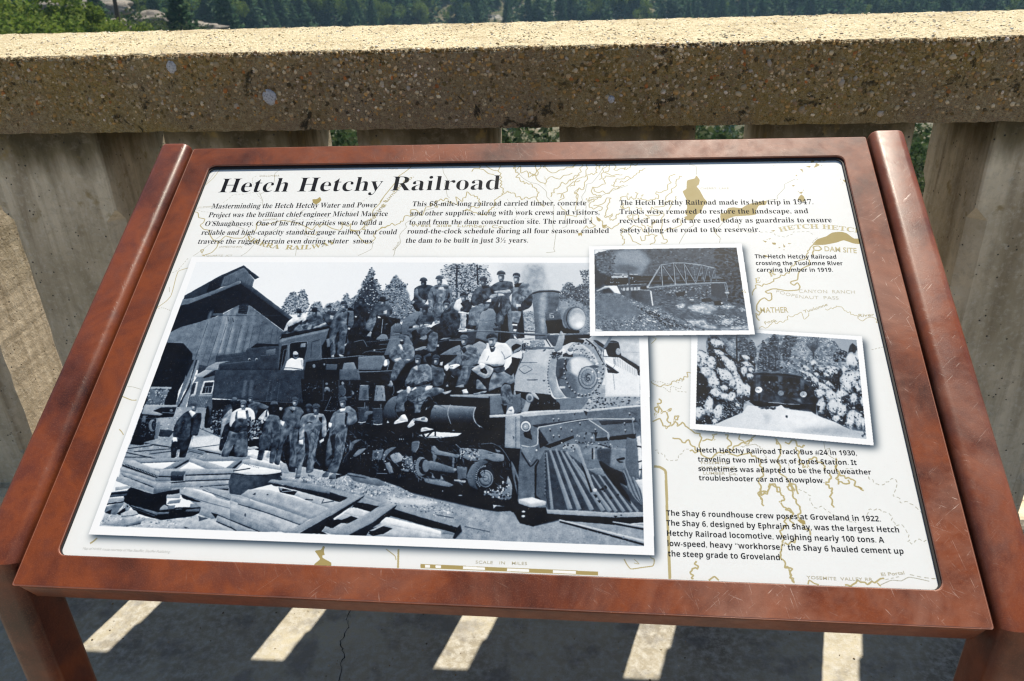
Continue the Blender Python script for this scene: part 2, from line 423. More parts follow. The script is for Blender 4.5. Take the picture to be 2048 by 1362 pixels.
FRAMES = dict(A=(400, 520, 6.192), B=(560, 530, 6.4875), C=(760, 530, 7.565), D=(900, 530, 7.565), E=(1020, 540, 5.673), F=(760, 660, 6.81),
              G=(900, 660, 6.81), H=(240, 720, 6.4875), I=(400, 760, 6.81), J=(560, 760, 6.486), K=(180, 880, 5.92), L=(460, 900, 6.4),
              M=(660, 820, 4.6975), N=(980, 740, 3.583), O=(680, 740, 7.567), P=(1160, 480, 5.689), Q=(1370, 660, 5.251), R=(180, 510, 5.923),
              X=(0, 0, 1), a=(380, 310, 5.12), b=(760, 310, 5.12), c=(1140, 310, 6.827), d=(1430, 310, 6.827), e=(1480, 470, 5.923),
              f=(1290, 660, 4.007), g=(1290, 880, 4.54), h=(1570, 860, 4.127))
def fr(k):
    FR[:] = FRAMES[k]
def PT(s):
    p = np.array([[float(t) for t in q.split(',')] for q in s.split()]) if isinstance(s, str) else np.asarray(s, float)
    return np.c_[FR[0]+p[:, 0]/FR[2], FR[1]+p[:, 1]/FR[2]]
def smooth(p, closed=True, n=5):
    k = len(p); o = []
    rng_ = range(k if closed else k-1)
    for i in rng_:
        if closed: p0, p1, p2, p3 = p[i-1], p[i], p[(i+1) % k], p[(i+2) % k]
        else: p0, p1, p2, p3 = p[max(i-1, 0)], p[i], p[i+1], p[min(i+2, k-1)]
        for j in range(n):
            t = j/n; m1, m2 = (p2-p0)*.27, (p3-p1)*.27
            o.append((2*t**3-3*t*t+1)*p1+(t**3-2*t*t+t)*m1+(-2*t**3+3*t*t)*p2+(t**3-t*t)*m2)
    if not closed: o.append(p[-1])
    return np.array(o)
def maskof(c):
    x0, y0 = np.floor(c.min(0)).astype(int)-1; x1, y1 = np.ceil(c.max(0)).astype(int)+2
    x0, y0 = max(x0, 0), max(y0, 0); x1, y1 = min(x1, CW), min(y1, CHt)
    if x1 <= x0 or y1 <= y0: return None
    h = y1-y0; m_ = np.zeros((h, x1-x0), bool); ys = np.arange(y0, y1)+.5
    a = c; b = np.roll(c, -1, 0); X = []
    xs = np.arange(x0, x1)+.5
    cr = [[] for _ in range(h)]
    for (ax, ay), (bx, by) in zip(a, b):
        if ay == by: continue
        lo, hi = (ay, by) if ay < by else (by, ay)
        i0 = max(0, int(np.ceil(lo-.5))-y0); i1 = min(h-1, int(np.ceil(hi-.5))-1-y0)
        for i in range(i0, i1+1): cr[i].append(ax+(ys[i]-ay)*(bx-ax)/(by-ay))
    for i, l in enumerate(cr):
        l.sort()
        for q in range(0, len(l)-1, 2):
            s0 = max(0, int(np.ceil(l[q]-.5))-x0); s1 = min(x1-x0, int(np.ceil(l[q+1]-.5))-x0)
            if s1 > s0: m_[i, s0:s1] = True
    return x0, y0, x1, y1, m_
REL = [0.]; CLOTH = [0]; ROUGH = [0.]
def paint(mk, g, a=.035, b=.03, soft=0, alpha=1.):
    if mk is None: return
    x0, y0, x1, y1, m_ = mk
    if REL[0] and not soft and min(x1-x0, y1-y0) > 7 and max(x1-x0, y1-y0) < 420 and alpha > .95:
        # the printed scene is lit from above: upper rims of each form lighter, lower rims darker
        sg = float(np.clip(min(x1-x0, y1-y0)/9., 1.3, 5.)); q = np.pad(m_.astype(np.float32), 2*int(sg)+2)
        q = blur(q, sg); gy, gx = np.gradient(q); k = 2*int(sg)+2; d = (gy*.95-gx*.35)[k:-k, k:-k]*sg*2.2
        gm = float(np.mean(g)); g = g+REL[0]*d*(.35+gm)
        q2 = blur(np.pad(m_.astype(np.float32), 6), 1.6)[6:-6, 6:-6]; g = g-REL[0]*.8*np.clip(1-(q2-.5)*2.2, 0, 1)*(.25+gm)
    if soft:
        p = int(soft*3)+1; X0, Y0, X1, Y1 = max(0, x0-p), max(0, y0-p), min(CW, x1+p), min(CHt, y1+p)
        mm = np.zeros((Y1-Y0, X1-X0), np.float32); mm[y0-Y0:y1-Y0, x0-X0:x1-X0] = m_; mm = blur(mm, soft)
        if np.ndim(g) == 2: 
            gg = np.full(mm.shape, float(np.mean(g)), np.float32); gg[y0-Y0:y1-Y0, x0-X0:x1-X0] = g; g = gg
        x0, y0, x1, y1 = X0, Y0, X1, Y1
    else: mm = m_.astype(np.float32)
    mm = mm*alpha
    v = g+a*.45*NF[y0:y1, x0:x1]+b*.5*NM[y0:y1, x0:x1]
    if CLOTH[0] and a > .03: v = v+(.03+.07*float(np.mean(g)))*NR[y0:y1, x0:x1]+.03*NM[y0:y1, x0:x1]
    G[y0:y1, x0:x1] = G[y0:y1, x0:x1]*(1-mm)+v*mm
def P(g, s, sm=1, a=.035, b=.03, soft=0, alpha=1., g2=None, d=None):
    """filled shape; g2 with d='x0,y0 x1,y1' grades the tone from g to g2 along that line"""
    p = PT(s)
    if sm and len(p) > 4: p = smooth(p)
    c_ = can(p)
    if ROUGH[0] and not soft: c_ = rough(c_, ROUGH[0]*(.45 if not sm else 1))
    mk = maskof(c_)
    if mk is None: return
    if g2 is not None:
        q = can(PT(d)); dv = q[1]-q[0]; L2 = (dv**2).sum(); x0, y0, x1, y1, m_ = mk
        yy, xx = np.mgrid[y0:y1, x0:x1]
        t = np.clip(((xx-q[0, 0])*dv[0]+(yy-q[0, 1])*dv[1])/L2, 0, 1); g = (g+(g2-g)*t).astype(np.float32)
    paint(mk, g, a, b, soft, alpha)
def ribbon(c, w0, w1=None):
    w1 = w0 if w1 is None else w1
    t = np.gradient(c, axis=0); t /= np.linalg.norm(t, axis=1)[:, None]+1e-9; n = np.c_[-t[:, 1], t[:, 0]]
    w_ = np.linspace(w0, w1, len(c))[:, None]/2
    return np.r_[c+n*w_, (c-n*w_)[::-1]]
def L(g, w0, s, sm=1, w1=None, **k):
    """stroke; width in proof pixels"""
    p = PT(s)
    if sm and len(p) > 2: p = smooth(p, False)
    c = can(p); sc = 1.55
    k.setdefault('a', .02); k.setdefault('b', .02)
    paint(maskof(ribbon(c, w0*sc, None if w1 is None else w1*sc)), g, **k)
def El(g, x, y, rx, ry, rot=0, **k):
    t = np.linspace(0, 2*PI, 22)[:-1]; cx, sx = math.cos(rot), math.sin(rot)
    p = np.c_[x+rx*np.cos(t)*cx-ry*np.sin(t)*sx, y+rx*np.cos(t)*sx+ry*np.sin(t)*cx]
    P(g, p, sm=0, **k)
def speck(n, gs, s, r0, r1, el=1., ang=0., jit=.6, sm=1, seed=0, spill=0):
    """n small dabs scattered inside shape s"""
    p = PT(s)
    if sm and len(p) > 4: p = smooth(p)
    c = can(p); mk = maskof(c)
    if mk is None: return
    x0, y0, x1, y1, m_ = mk; r = np.random.default_rng(seed+n+int(c[0, 0])); yy, xx = np.nonzero(m_)
    if len(xx) == 0: return
    ix = r.integers(0, len(xx), n); X = xx[ix]+x0+(r.normal(size=n)*spill).astype(int); Y = yy[ix]+y0+(r.normal(size=n)*spill).astype(int)
    for k in range(n):
        rad = (r0+(r1-r0)*r.random())*1.55; an = ang+r.normal()*jit; g = gs[r.integers(len(gs))]+r.normal()*.03
        h = int(rad+2); a0, a1, b0, b1 = max(Y[k]-h, 0), min(Y[k]+h+1, CHt), max(X[k]-h, 0), min(X[k]+h+1, CW)
        qy, qx = np.mgrid[a0-Y[k]:a1-Y[k], b0-X[k]:b1-X[k]]
        u_ = qx*math.cos(an)+qy*math.sin(an); v_ = -qx*math.sin(an)+qy*math.cos(an)
        if a1 <= a0 or b1 <= b0: continue
        mm = (u_/rad)**2+(v_/(rad*el))**2 < 1
        G[a0:a1, b0:b1][mm] = g
def planks(g, s0, s1, n, w0=.8, jit=.0, seed=1):
    """n thin lines interpolated between two end lines"""
    a = PT(s0); b = PT(s1); r = np.random.default_rng(seed); keep = FR[:]; FR[:] = [0, 0, 1]
    for i in range(n):
        t = (i+.5+r.uniform(-jit, jit))/n; L(g, w0, [a[0]*(1-t)+a[1]*t, b[0]*(1-t)+b[1]*t])
    FR[:] = keep
# ------------------------------------------------------------------ photograph 1: crew on the locomotive
def tree(s, gs, n, g0, al=.5, r0=1.2, r1=3., el=.55, spill=3.5, sky=.86):
    P(g0, s, alpha=al, soft=2); speck(n, gs, s, r0, r1, el, 0, .8, spill=spill); speck(n//6, [sky, sky-.1], s, r0*.7, r1*.6, .7, spill=1)
def photo_main():
    REL[0] = .11; ROUGH[0] = .8
    fr('X')
    P(.94, "392,523 1275,525 1290,1093 197,1053", sm=0, a=.006, b=.004, g2=.84, d="600,520 1250,640")
    P(.80, "1000,525 1200,525 1290,700 1000,700", soft=18, a=.006, b=.006)
    # --- trees behind
    fr('B')
    F1 = [.16, .24, .34, .46, .6]
    tr = "30,560 60,470 130,370 190,345 235,400 270,320 330,350 372,480 350,600 250,640 60,640"
    tree(tr, [.2, .3, .42, .5], 420, .42)
    tr = "390,560 440,490 480,480 530,480 560,570 600,510 660,490 700,500 745,460 790,480 840,390 880,370 905,440 950,420 1000,380 1050,400 1100,700 380,700"
    tree(tr, [.2, .3, .42, .55], 520, .42, .7)
    tr = "1190,30 1230,110 1215,180 1270,220 1310,300 1280,380 1350,470 1400,620 1150,700 960,640 930,520 1020,430 1005,340 1060,290 1060,230 1110,190 1140,110"
    P(.24, "1185,160 1240,280 1300,420 1400,620 1150,700 960,640 1020,440 1080,300", soft=3); tree(tr, [.1, .16, .24, .36], 640, .26, .5, 1.4, 3.6, .45, 4.5)
    fr('C')
    tr = "245,145 290,210 340,260 400,300 400,370 440,440 450,520 560,640 560,760 330,860 100,860 0,560 0,400 80,380 90,310 150,290 170,230"
    tree(tr, [.12, .22, .32, .46, .62], 760, .36, .75, 1.2, 3., .5, 4)
    tr = "1000,0 1513,0 1513,560 1180,700 1050,520 1080,300 930,180 910,110 960,40"
    tree(tr, [.16, .25, .36, .5], 560, .6, .35, 1.2, 3.2, .45, 5)
    L(.22, 4, "1165,0 1160,500", w1=6)
    P(.38, "560,560 700,600 1200,500 1300,800 560,860"); speck(260, [.2, .3, .45, .6], "560,560 700,600 1200,500 1300,800 560,860", 1.5, 3)
    fr('D')
    tr = "0,0 250,0 560,0 550,60 600,150 640,200 600,300 480,420 300,440 200,520 0,560"
    tree(tr, [.12, .2, .3, .42], 620, .55, .35, 1.2, 3.6, .4, 5)
    L(.16, 3.5, "410,0 420,300"); L(.2, 4, "105,0 95,330")
    # smoke
    P(.70, "1100,120 1150,0 1420,0 1440,200 1500,300 1500,420 1220,420 1080,240", soft=7, a=.03, b=.05)
    P(.62, "1180,60 1380,40 1400,260 1250,400 1150,240", soft=12, a=.03, b=.05)
    # hillside right of the stack
    fr('E')
    P(.55, "560,300 700,290 900,320 900,700 540,700"); P(.62, "130,480 290,460 290,700 130,700")
    speck(200, [.4, .5, .65, .75], "130,480 290,460 290,700 130,700", 1.4, 3.4, .4, .3)
    speck(330, [.3, .42, .55, .62], "560,300 900,300 900,700 540,700", 1.2, 2.6, .5)
    tr = "600,200 650,140 700,150 730,210 780,180 895,150 895,420 860,600 880,420 700,330 560,330"
    tree(tr, [.15, .24, .34, .46], 520, .34, .9)
    speck(110, [.2, .3], "790,0 895,0 895,170 830,140", 1.2, 2.4, .6)
    # --- barn
    fr('A')
    P(.20, "-60,365 0,333 250,195 540,65 735,215 680,242 545,95 300,207 250,340 0,440 -100,470", sm=0)
    fr('R'); P(.21, "1120,480 1300,380 1570,235 1777,145 1777,320 1560,380 1300,500 1090,590", sm=0); P(.12, "1420,330 1580,245 1540,390 1380,440", sm=0)
    fr('A')
    P(.40, "300,207 545,92 672,242 645,345 500,262 250,340", sm=0); planks(.27, "300,207 672,242", "265,330 640,330", 9, .9, .3)
    P(.24, "500,262 645,330 1150,715 1110,745 500,300", sm=0, g2=.3, d="500,262 1110,745")
    P(.44, "-120,480 0,440 490,262 500,290 0,492 -140,545", sm=0)
    fr('R'); P(.44, "1090,590 1777,300 1777,330 1080,625", sm=0)
    fr('A'); P(.44, "-700,560 -100,470 -100,1362 -700,1362", sm=0); P(.10, "-700,640 -140,545 0,492 0,765 -160,830 -700,1050", sm=0)
    P(.10, "-140,545 0,492 500,290 1115,742 1040,880 800,700 620,565 480,560 200,700 0,765 -160,830", sm=0, b=.02)
    wall = "-700,1060 -240,830 0,765 270,680 480,556 620,568 1035,885 1000,1045 930,1362 -700,1362"
    P(.47, wall, sm=0, g2=.36, d="0,700 1000,1100", b=.045)
    for x0, x1, g in ((300, 150, .60), (340, 230, .66), (420, 330, .60), (560, 440, .56), (120, -30, .55), (660, 560, .50)):
        P(g, [(x0, 640), (x0+42, 620), (x1+40, 1150), (x1-10, 1150)], soft=4, alpha=.75)
    planks(.30, "40,760 1000,860", "-180,1362 930,1362", 11, 1.0, .35, 5); planks(.55, "-100,800 900,800", "-300,1362 800,1362", 8, .6, .4, 8)
    P(.07, "180,570 295,565 272,690 168,690", sm=0); P(.35, "160,662 285,655 280,690 150,692", sm=0)
    P(.14, "492,540 605,540 580,670 470,665", sm=0); P(.40, "452,660 582,668 580,695 445,690", sm=0)
    for i in range(5): L(.4, .8, [(486-i*4, 560+i*22), (590-i*4, 562+i*22)])
    L(.25, 1, "180,690 1000,690"); L(.13, 1.5, "345,700 350,760"); L(.13, 1.5, "405,720 415,770")
    P(.06, "600,1245 635,1080 700,1035 975,1042 950,1240", sm=0); L(.3, 1, "640,1100 760,1240"); L(.3, 1, "660,1085 790,1230")
    fr('R')
    P(.05, "900,1035 1105,1045 1215,1170 1200,1362 780,1362", sm=0)
    L(.6, 1.4, "925,1035 1105,1042")
    fr('H')
    P(.06, "530,-10 905,-10 865,200 760,400 722,610 250,620", sm=0, b=.02)
    speck(60, [.1, .14], "530,-10 905,-10 865,200 760,400 722,610 250,620", 1, 3)
    P(.42, "905,0 985,0 900,230 770,560 745,640 720,600 820,300", sm=0); P(.60, "925,150 985,100 900,330 820,420", sm=0)
    P(.13, "900,0 960,0 860,215 850,180", sm=0); P(.12, "940,240 960,250 770,610 740,620 880,350", sm=0); P(.55, "1000,0 1030,10 930,330 850,635 755,630 900,360", sm=0); P(.2, "985,0 1005,0 900,330 800,560 780,570 900,300", sm=0)
    # shed and window
    P(.42, "1010,200 1250,90 1200,500 1130,510 1095,640 860,640 930,330", sm=0); planks(.33, "900,460 1180,480", "860,640 1100,640", 12, .9)
    P(.22, "1030,60 1180,90 1000,200", sm=0); P(.66, "975,200 1160,95 1300,40 1557,-30 1557,15 1290,70 1075,222 980,225", sm=0); P(.13, "1080,222 1265,110 1245,260 1230,200 1090,235", sm=0)
    P(.80, "1085,275 1235,262 1195,440 1030,450", sm=0); P(.15, "1105,292 1215,285 1180,425 1060,432", sm=0)
    L(.8, 1.2, "1120,350 1105,425"); L(.8, 1.2, "1155,345 1140,425"); L(.75, 1.2, "1095,350 1200,345"); L(.7, 2, "1020,465 1190,462")
    P(.8, "960,290 1015,280 980,455 920,465 950,420 975,300", sm=0); P(.2, "950,300 990,296 955,440 915,440", sm=0); L(.75, 1.5, "910,468 970,465")
    # --- ground behind the men
    fr('H')
    P(.60, "120,1100 420,600 1180,620 1557,640 1557,1362 20,1362", sm=0, b=.06)
    speck(420, [.4, .5, .62, .74, .85], "420,640 1180,640 1557,700 1557,1300 100,1300", 1.2, 3.2, .35, .1, .3)
    P(.84, "980,1000 1300,980 1300,1180 920,1120 900,1060", soft=3)
    # truck at the left
    P(.05, "310,600 740,600 690,740 300,760 470,760 450,1030 330,1060 300,1110 130,1090 230,800", sm=0)
    P(.64, "400,345 672,348 665,378 385,380", sm=0); P(.42, "385,382 640,385 600,470 570,580 330,580", sm=0, b=.07); speck(60, [.2, .65], "385,382 640,385 600,470 570,580 330,580", 1, 2.6)
    P(.62, "318,578 745,583 740,612 540,615 430,660 560,700 520,722 280,700 300,640", sm=0); P(.08, "440,655 560,622 730,615 700,700 540,690", sm=0); L(.55, 2, "540,680 705,690"); El(.5, 665, 655, 22, 18)
    El(.50, 420, 850, 50, 80); El(.14, 440, 850, 30, 62); P(.45, "490,800 525,800 490,1020 440,1020", sm=0); P(.4, "300,720 340,720 330,820 280,800", sm=0)
    speck(60, [.3, .45], "260,700 480,760 450,1000 240,1000", .8, 1.8)
    # lumber strewn at left
    for s, g, wd in (("310,1070 690,1140", .45, 3), ("320,1085 1090,1190 1300,1220", .08, 2.2), ("100,1150 420,1110", .1, 2), ("100,1140 460,1080", .62, 3), ("180,1190 680,1150", .12, 2), ("90,1185 480,1260", .66, 3), ("80,1200 460,1280", .12, 2),
                     ("380,1220 700,1180", .15, 1.8), ("60,1260 400,1260", .15, 2), ("900,1150 1290,1100", .2, 1.6), ("890,1150 1100,1200", .5, 6), ("890,1180 1080,1225", .25, 2), ("1000,870 1300,1000", .3, 1.6), ("1010,1160 1310,1225", .15, 2.4), ("1020,1145 1310,1205", .7, 2)):
        L(g, wd, s)
    P(.2, "520,900 700,920 640,1000 500,990"); 
    # --- tender, cab, running gear
    fr('X'); P(.05, "600,690 640,655 780,640 930,700 1060,720 1060,800 1280,800 1280,940 1180,1040 1070,1050 1010,1020 800,985 690,955 640,955 600,900 560,820 560,740", sm=0, a=.015, b=.01)
    P(.46, "1040,800 1290,790 1290,1030 1060,1040", sm=0); P(.62, "1200,770 1285,768 1288,812 1160,822", sm=0); speck(150, [.08, .3, .75, .2], "1190,785 1285,780 1287,808 1160,820", 1, 3.4, .5)
    P(.05, "560,800 700,800 700,955 640,958 600,950 560,920", sm=0); P(.66, "560,925 700,950 700,975 560,960", sm=0)
    fr('I')
    P(.05, "100,262 1400,300 1400,1000 900,1000 640,900 440,700 250,760 130,650 160,400 110,390", sm=0)
    P(.26, "220,-330 300,-340 620,-380 640,-430 900,-460 1420,-470 1420,312 900,292 165,250 190,60", sm=0, g2=.22, d="200,0 1300,200", b=.04)
    P(.34, "105,262 165,245 170,380 110,385 60,380", sm=0)
    L(.5, 1.6, "160,246 900,292 1362,312", w1=1); L(.42, 1, "235,-280 600,-330")
    P(.37, "600,0 650,0 600,245 565,240", sm=0, soft=2); P(.36, "680,0 745,0 700,200 660,200", sm=0, soft=2); L(.45, 1, "950,0 900,300"); L(.42, 1, "1090,0 1050,290"); L(.40, 1, "1000,0 960,290")
    for i, x in enumerate((330, 380, 425, 470)): L(.42, 1.1, [(x, 25), (x-4, 60)])
    speck(80, [.36, .45], "250,0 1300,0 1300,250 250,200", .5, 1.1)
    L(.42, 1.2, "1215,70 1235,75 1238,100 1220,110 1212,90 1218,70")
    fr('A'); P(.22, "250,1290 730,1245 760,1180 965,1165 990,1362 240,1362", sm=0); L(.5, 1.2, "250,1290 720,1243"); L(.5, 1.2, "750,1185 950,1165"); P(.4, "820,1110 940,1095 930,1165 815,1172")
    El(.7, 610, 1230, 16, 16); El(.1, 614, 1238, 9, 12); El(.7, 700, 1230, 16, 16); El(.1, 704, 1238, 9, 12)
    P(.58, "80,1330 200,1265 380,1250 240,1290 220,1362 60,1362", sm=0)
    fr('B')
    P(.40, "-30,1362 -10,985 60,950 640,820 600,960 545,1050 545,1230 340,1260 320,1362", sm=0, g2=.34, d="200,900 300,1300")
    P(.52, "-10,985 60,940 640,815 610,860 120,960 0,1010", sm=0, soft=2); L(.08, 2.2, "-10,955 300,890 640,815"); L(.5, 1, "0,968 640,832")
    P(.06, "130,1030 150,1012 350,992 345,1100 310,1235 130,1240", sm=0); L(.62, 1.4, "100,1362 125,1025 345,990 348,1030"); P(.55, "270,1020 335,1010 330,1065 262,1070", sm=0)
    P(.07, "20,1050 95,1035 60,1240 15,1362 -20,1362", sm=0); L(.6, 1.2, "10,1362 50,1110 95,1090"); L(.6, 1, "20,1040 100,1028")
    L(.16, 1.6, "410,1000 520,968"); L(.52, 1.2, "520,968 525,1150 480,1215 370,1218"); L(.2, 1, "412,1000 400,1200")
    P(.05, "560,1040 640,960 700,1000 760,1190 590,1180 585,1080", sm=0)
    P(.48, "600,960 650,950 655,1060 610,1070", sm=0)
    # engineer in the window
    P(.93, "58,1340 90,1250 150,1205 200,1225 240,1205 300,1215 300,1300 290,1362 58,1362", a=.01); P(.45, "170,1150 200,1135 238,1160 235,1200 205,1225 175,1200"); P(.78, "168,1160 175,1125 210,1118 240,1150 215,1165"); P(.14, "185,1170 235,1165 230,1190 190,1195")
    L(.25, 2, "60,1335 140,1335 290,1355"); P(.75, "270,1230 300,1230 295,1320 285,1350")
    # running board and boxes
    P(.05, "340,1280 520,1250 1010,1188 1360,1172 1500,1170 1557,1362 330,1362", sm=0); P(.45, "1015,1190 1340,1165 1370,1220 1310,1362 1010,1362", sm=0)
    L(.55, 2.4, "530,1216 760,1205 1000,1180 1360,1160"); P(.34, "600,1285 745,1285 735,1362 590,1362", sm=0); P(.5, "830,1268 960,1262 1000,1362 805,1362", sm=0); El(.5, 440, 1310, 20, 26); El(.55, 575, 1290, 14, 14)
    # dark middle of the engine
    P(.05, "940,640 1557,760 1557,1180 1010,1170 700,1190 700,900", sm=0)
    P(.06, "850,900 1000,600 1557,700 1557,1130 860,1170", sm=0); speck(50, [.2, .35], "1000,900 1500,900 1557,1130 1100,1150", .6, 1.4)
    L(.6, 1.6, "955,1000 1080,975 1130,1060"); L(.55, 1.2, "1110,1000 1557,960"); L(.55, 1.2, "1160,1110 1557,1060"); L(.5, 1.2, "1280,1030 1500,1040"); L(.5, 1, "1240,1135 1500,1100"); L(.62, 2.6, "940,900 900,1140", w1=2); L(.6, 1.2, "1070,1150 1130,1120 1300,1120")
    P(.5, "1270,930 1320,895 1380,905 1400,960 1250,970"); L(.7, 2, "1335,700 1315,890"); El(.75, 1225, 1105, 14, 10)
    P(.5, "1440,800 1490,760 1557,760 1557,1100 1420,1000", sm=0, g2=.28, d="1450,800 1557,900"); L(.2, 1, "1430,910 1557,910")
    fr('C')
    # domes
    P(.5, "330,900 370,820 470,740 620,700 620,1000 340,1080", g2=.3, d="400,780 560,1050"); L(.6, 1, "340,885 560,860")
    P(.10, "380,1080 600,1000 900,980 1513,1040 1513,1362 380,1362", sm=0)
    P(.5, "900,1362 1100,1240 1230,1200 1240,1362", sm=0); L(.5, 1.4, "830,1180 1100,1120 1513,1120"); P(.06, "880,1180 1150,1130 1240,1180 1000,1290 880,1350"); P(.7, "845,1200 895,1205 890,1240 845,1235"); P(.6, "900,1130 1060,1060 1080,1090 1000,1130")
    P(.44, "150,1100 170,1040 280,1030 440,1080 500,1200 450,1362 60,1362", sm=0); L(.6, 1.2, "0,1140 280,1110"); L(.6, 1.2, "0,1280 120,1260"); L(.55, 1, "0,1200 130,1190"); L(.5, 1.2, "0,1320 140,1310")
    P(.5, "190,1000 220,890 320,890 320,1020 260,1030", g2=.3, d="200,900 320,1000"); L(.75, 1, "235,880 235,930"); L(.7, 1, "270,870 270,930"); L(.2, 2, "165,1060 420,1055")
    fr('D')
    P(.22, "270,960 430,560 640,560 930,600 1100,650 1130,1100 560,1180 200,1200", sm=0)
    P(.58, "425,820 480,710 560,660 650,665 700,740 720,840 740,1160 400,1120 415,960", g2=.4, d="450,760 720,900"); L(.35, 1, "430,840 560,850 690,825"); L(.6, 2, "440,900 450,940")
    P(.06, "800,760 880,740 940,900 900,1100 860,1180 720,1160 740,1000"); P(.45, "870,740 920,640 950,900 1010,1090 890,1000"); P(.07, "1030,700 1085,690 1120,1000 1120,1100 1030,1040", sm=0)
    P(.07, "370,1200 400,1110 520,1150 560,1210 480,1150"); P(.60, "350,1200 450,1150 560,1200 500,1362 340,1362", sm=0)
    P(.64, "790,1220 900,1120 1010,1120 1090,1180 1080,1280 920,1362 800,1362"); P(.05, "930,1240 1000,1190 1080,1220 1060,1300 960,1330"); P(.55, "960,1300 1090,1220 1060,1290 960,1340")
    L(.75, 1.2, "1105,1100 1110,1150 1080,1200 1085,1280 1110,1310"); L(.7, 1, "1130,1190 1180,1250 1513,1245"); L(.5, 1, "1085,1362 1230,1260"); P(.13, "1100,1190 1150,1180 1140,1300 1080,1290"); speck(30, [.1, .4], "1090,1160 1180,1180 1160,1320 1080,1300", .7, 1.6)
    L(.5, 1, "755,560 760,1150")
    # --- boiler, smokebox, stack, headlight
    fr('E')
    P(.78, "880,748 1470,748 1472,1105 1245,965 960,795 900,830", sm=0, b=.05); L(.62, 1.2, "1270,930 1470,935"); 
    P(.88, "900,840 960,800 1240,960 1470,1110 1474,1440 1078,1440 1085,1000 960,900", sm=0, a=.02, b=.015)
    P(.50, "900,840 960,800 1060,880 1050,930 900,860", sm=0); planks(.25, "910,840 1050,900", "915,850 1050,950", 8, 1)
    P(.14, "945,795 990,800 1240,955 1470,1095 1470,1150 1250,1000 1000,850", sm=0); planks(.62, "1170,960 1440,1120", "1165,1060 1440,1210", 14, 1.2)
    P(.92, "1070,1010 1240,1130 1235,1160 1070,1050", sm=0); P(.13, "1090,1060 1240,1165 1210,1175 1110,1165", sm=0); L(.6, 1.2, "1170,1180 1190,1362")
    P(.12, "1440,1120 1474,1130 1474,1200 1450,1190", sm=0)
    P(.5, "1060,870 1110,790 1130,748 1160,748 1120,860 1060,900", sm=0); P(.10, "1110,850 1150,800 1230,820 1260,960 1240,990 1120,980 1090,900"); L(.7, 1, "1120,820 1220,820"); El(.66, 1228, 925, 30, 40); L(.15, 1.4, "1060,980 1250,990"); L(.2, 1.4, "1060,980 1065,900 1120,890"); L(.35, 1, "1180,1000 1190,1080 1150,1130 1100,1120")
    # boiler barrel
    P(.68, "40,1440 55,1200 150,960 245,885 510,890 480,1000 430,1180 470,1440", sm=0, b=.02)
    P(.35, "150,880 220,860 500,880 500,895 200,905"); P(.55, "225,800 380,790 400,860 230,880", sm=0); speck(40, [.3, .75], "225,800 400,790 400,870 230,880", .6, 1.4); L(.15, 3, "380,740 460,870", w1=2); L(.6, 1.4, "180,870 510,880")
    P(.76, "280,900 450,900 420,1080 250,1050", soft=6, a=.02)
    L(.35, 1.4, "120,1052 310,1050"); L(.25, 1.4, "100,1125 165,1175 252,1128"); L(.45, 1, "105,1118 170,1080 250,1122"); L(.2, 2, "195,1247 315,1247"); L(.5, 1, "195,1180 310,1180"); P(.2, "370,1248 405,1248 385,1268", sm=0); P(.3, "370,920 410,890 400,915 385,925", sm=0)
    L(.12, 1.8, "45,1300 55,1180 140,1000 145,940"); L(.7, 1, "60,1200 140,960 150,850 130,770")
    # smokebox ring and front
    El(.60, 835, 1120, 248, 330, .0, b=.04)
    P(.62, "470,1000 560,930 620,1000 520,1150 540,1330 620,1440 500,1440 420,1200", sm=1, b=.05)
    P(.30, "535,1020 620,1000 690,1020 640,1180 720,1240 760,1440 640,1440 560,1330 520,1180")
    El(.52, 810, 1180, 185, 260, 0, b=.03); P(.82, "690,1020 760,985 860,1000 950,1080 860,1110 790,1150 780,1210 700,1160", soft=4, a=.02); P(.4, "600,1150 720,1190 770,1330 760,1440 640,1440 560,1300", soft=3); P(.15, "560,1120 620,1110 600,1200 560,1230", soft=3); L(.1, 2.5, "625,1010 640,1070 620,1080 645,1150"); L(.15, 2, "545,1220 610,1235"); P(.75, "560,1320 630,1320 625,1345 560,1345", sm=0)
    El(.30, 885, 1222, 112, 132); El(.60, 885, 1222, 104, 124, b=.02); El(.42, 885, 1222, 80, 98); El(.55, 885, 1222, 74, 92); El(.34, 885, 1222, 42, 52); El(.58, 885, 1222, 36, 46)
    L(.25, 3, "905,1192 885,1180 868,1205 868,1240 888,1255 903,1238 890,1220 870,1232"); P(.95, "925,1150 935,1140 945,1158 935,1170"); speck(26, [.75, .3], "780,1100 980,1100 980,1340 800,1340", .6, 1.1)
    for i in range(34):
        an = -2.6+i*.185; x, y = 835+220*math.cos(an), 1120+300*math.sin(an)
        if y > 1440: continue
        El(.18, x+4, y+6, 11, 12); El(.78, x-3, y-4, 8, 9)
    for i in range(15):
        t = i/14; El(.14, 462-34*math.sin(t*3.1), 960+t*460, 6, 6)
    P(.35, "900,1090 990,1070 1010,1100 980,1110 910,1105"); P(.7, "690,860 830,850 960,960 1010,1090 960,1070 860,970 720,960"); speck(60, [.2, .85, .4], "700,850 960,960 1050,1200 1000,1330 950,1060 720,930", .9, 2.2)
    L(.10, 3.2, "860,785 960,870 1030,1000 1090,1100", w1=2); L(.8, 1.2, "980,890 1040,1000 1080,1090 1130,1130")
    P(.05, "600,760 830,790 830,825 700,820 600,860 590,820"); P(.14, "600,940 710,950 715,985 600,985"); El(.86, 605, 922, 22, 32); El(.84, 680, 922, 38, 42); El(.5, 685, 905, 30, 22)
    P(.14, "500,930 580,940 560,990 480,1010 470,960"); speck(40, [.1, .5], "480,930 600,930 560,1010 470,1010", .8, 2)
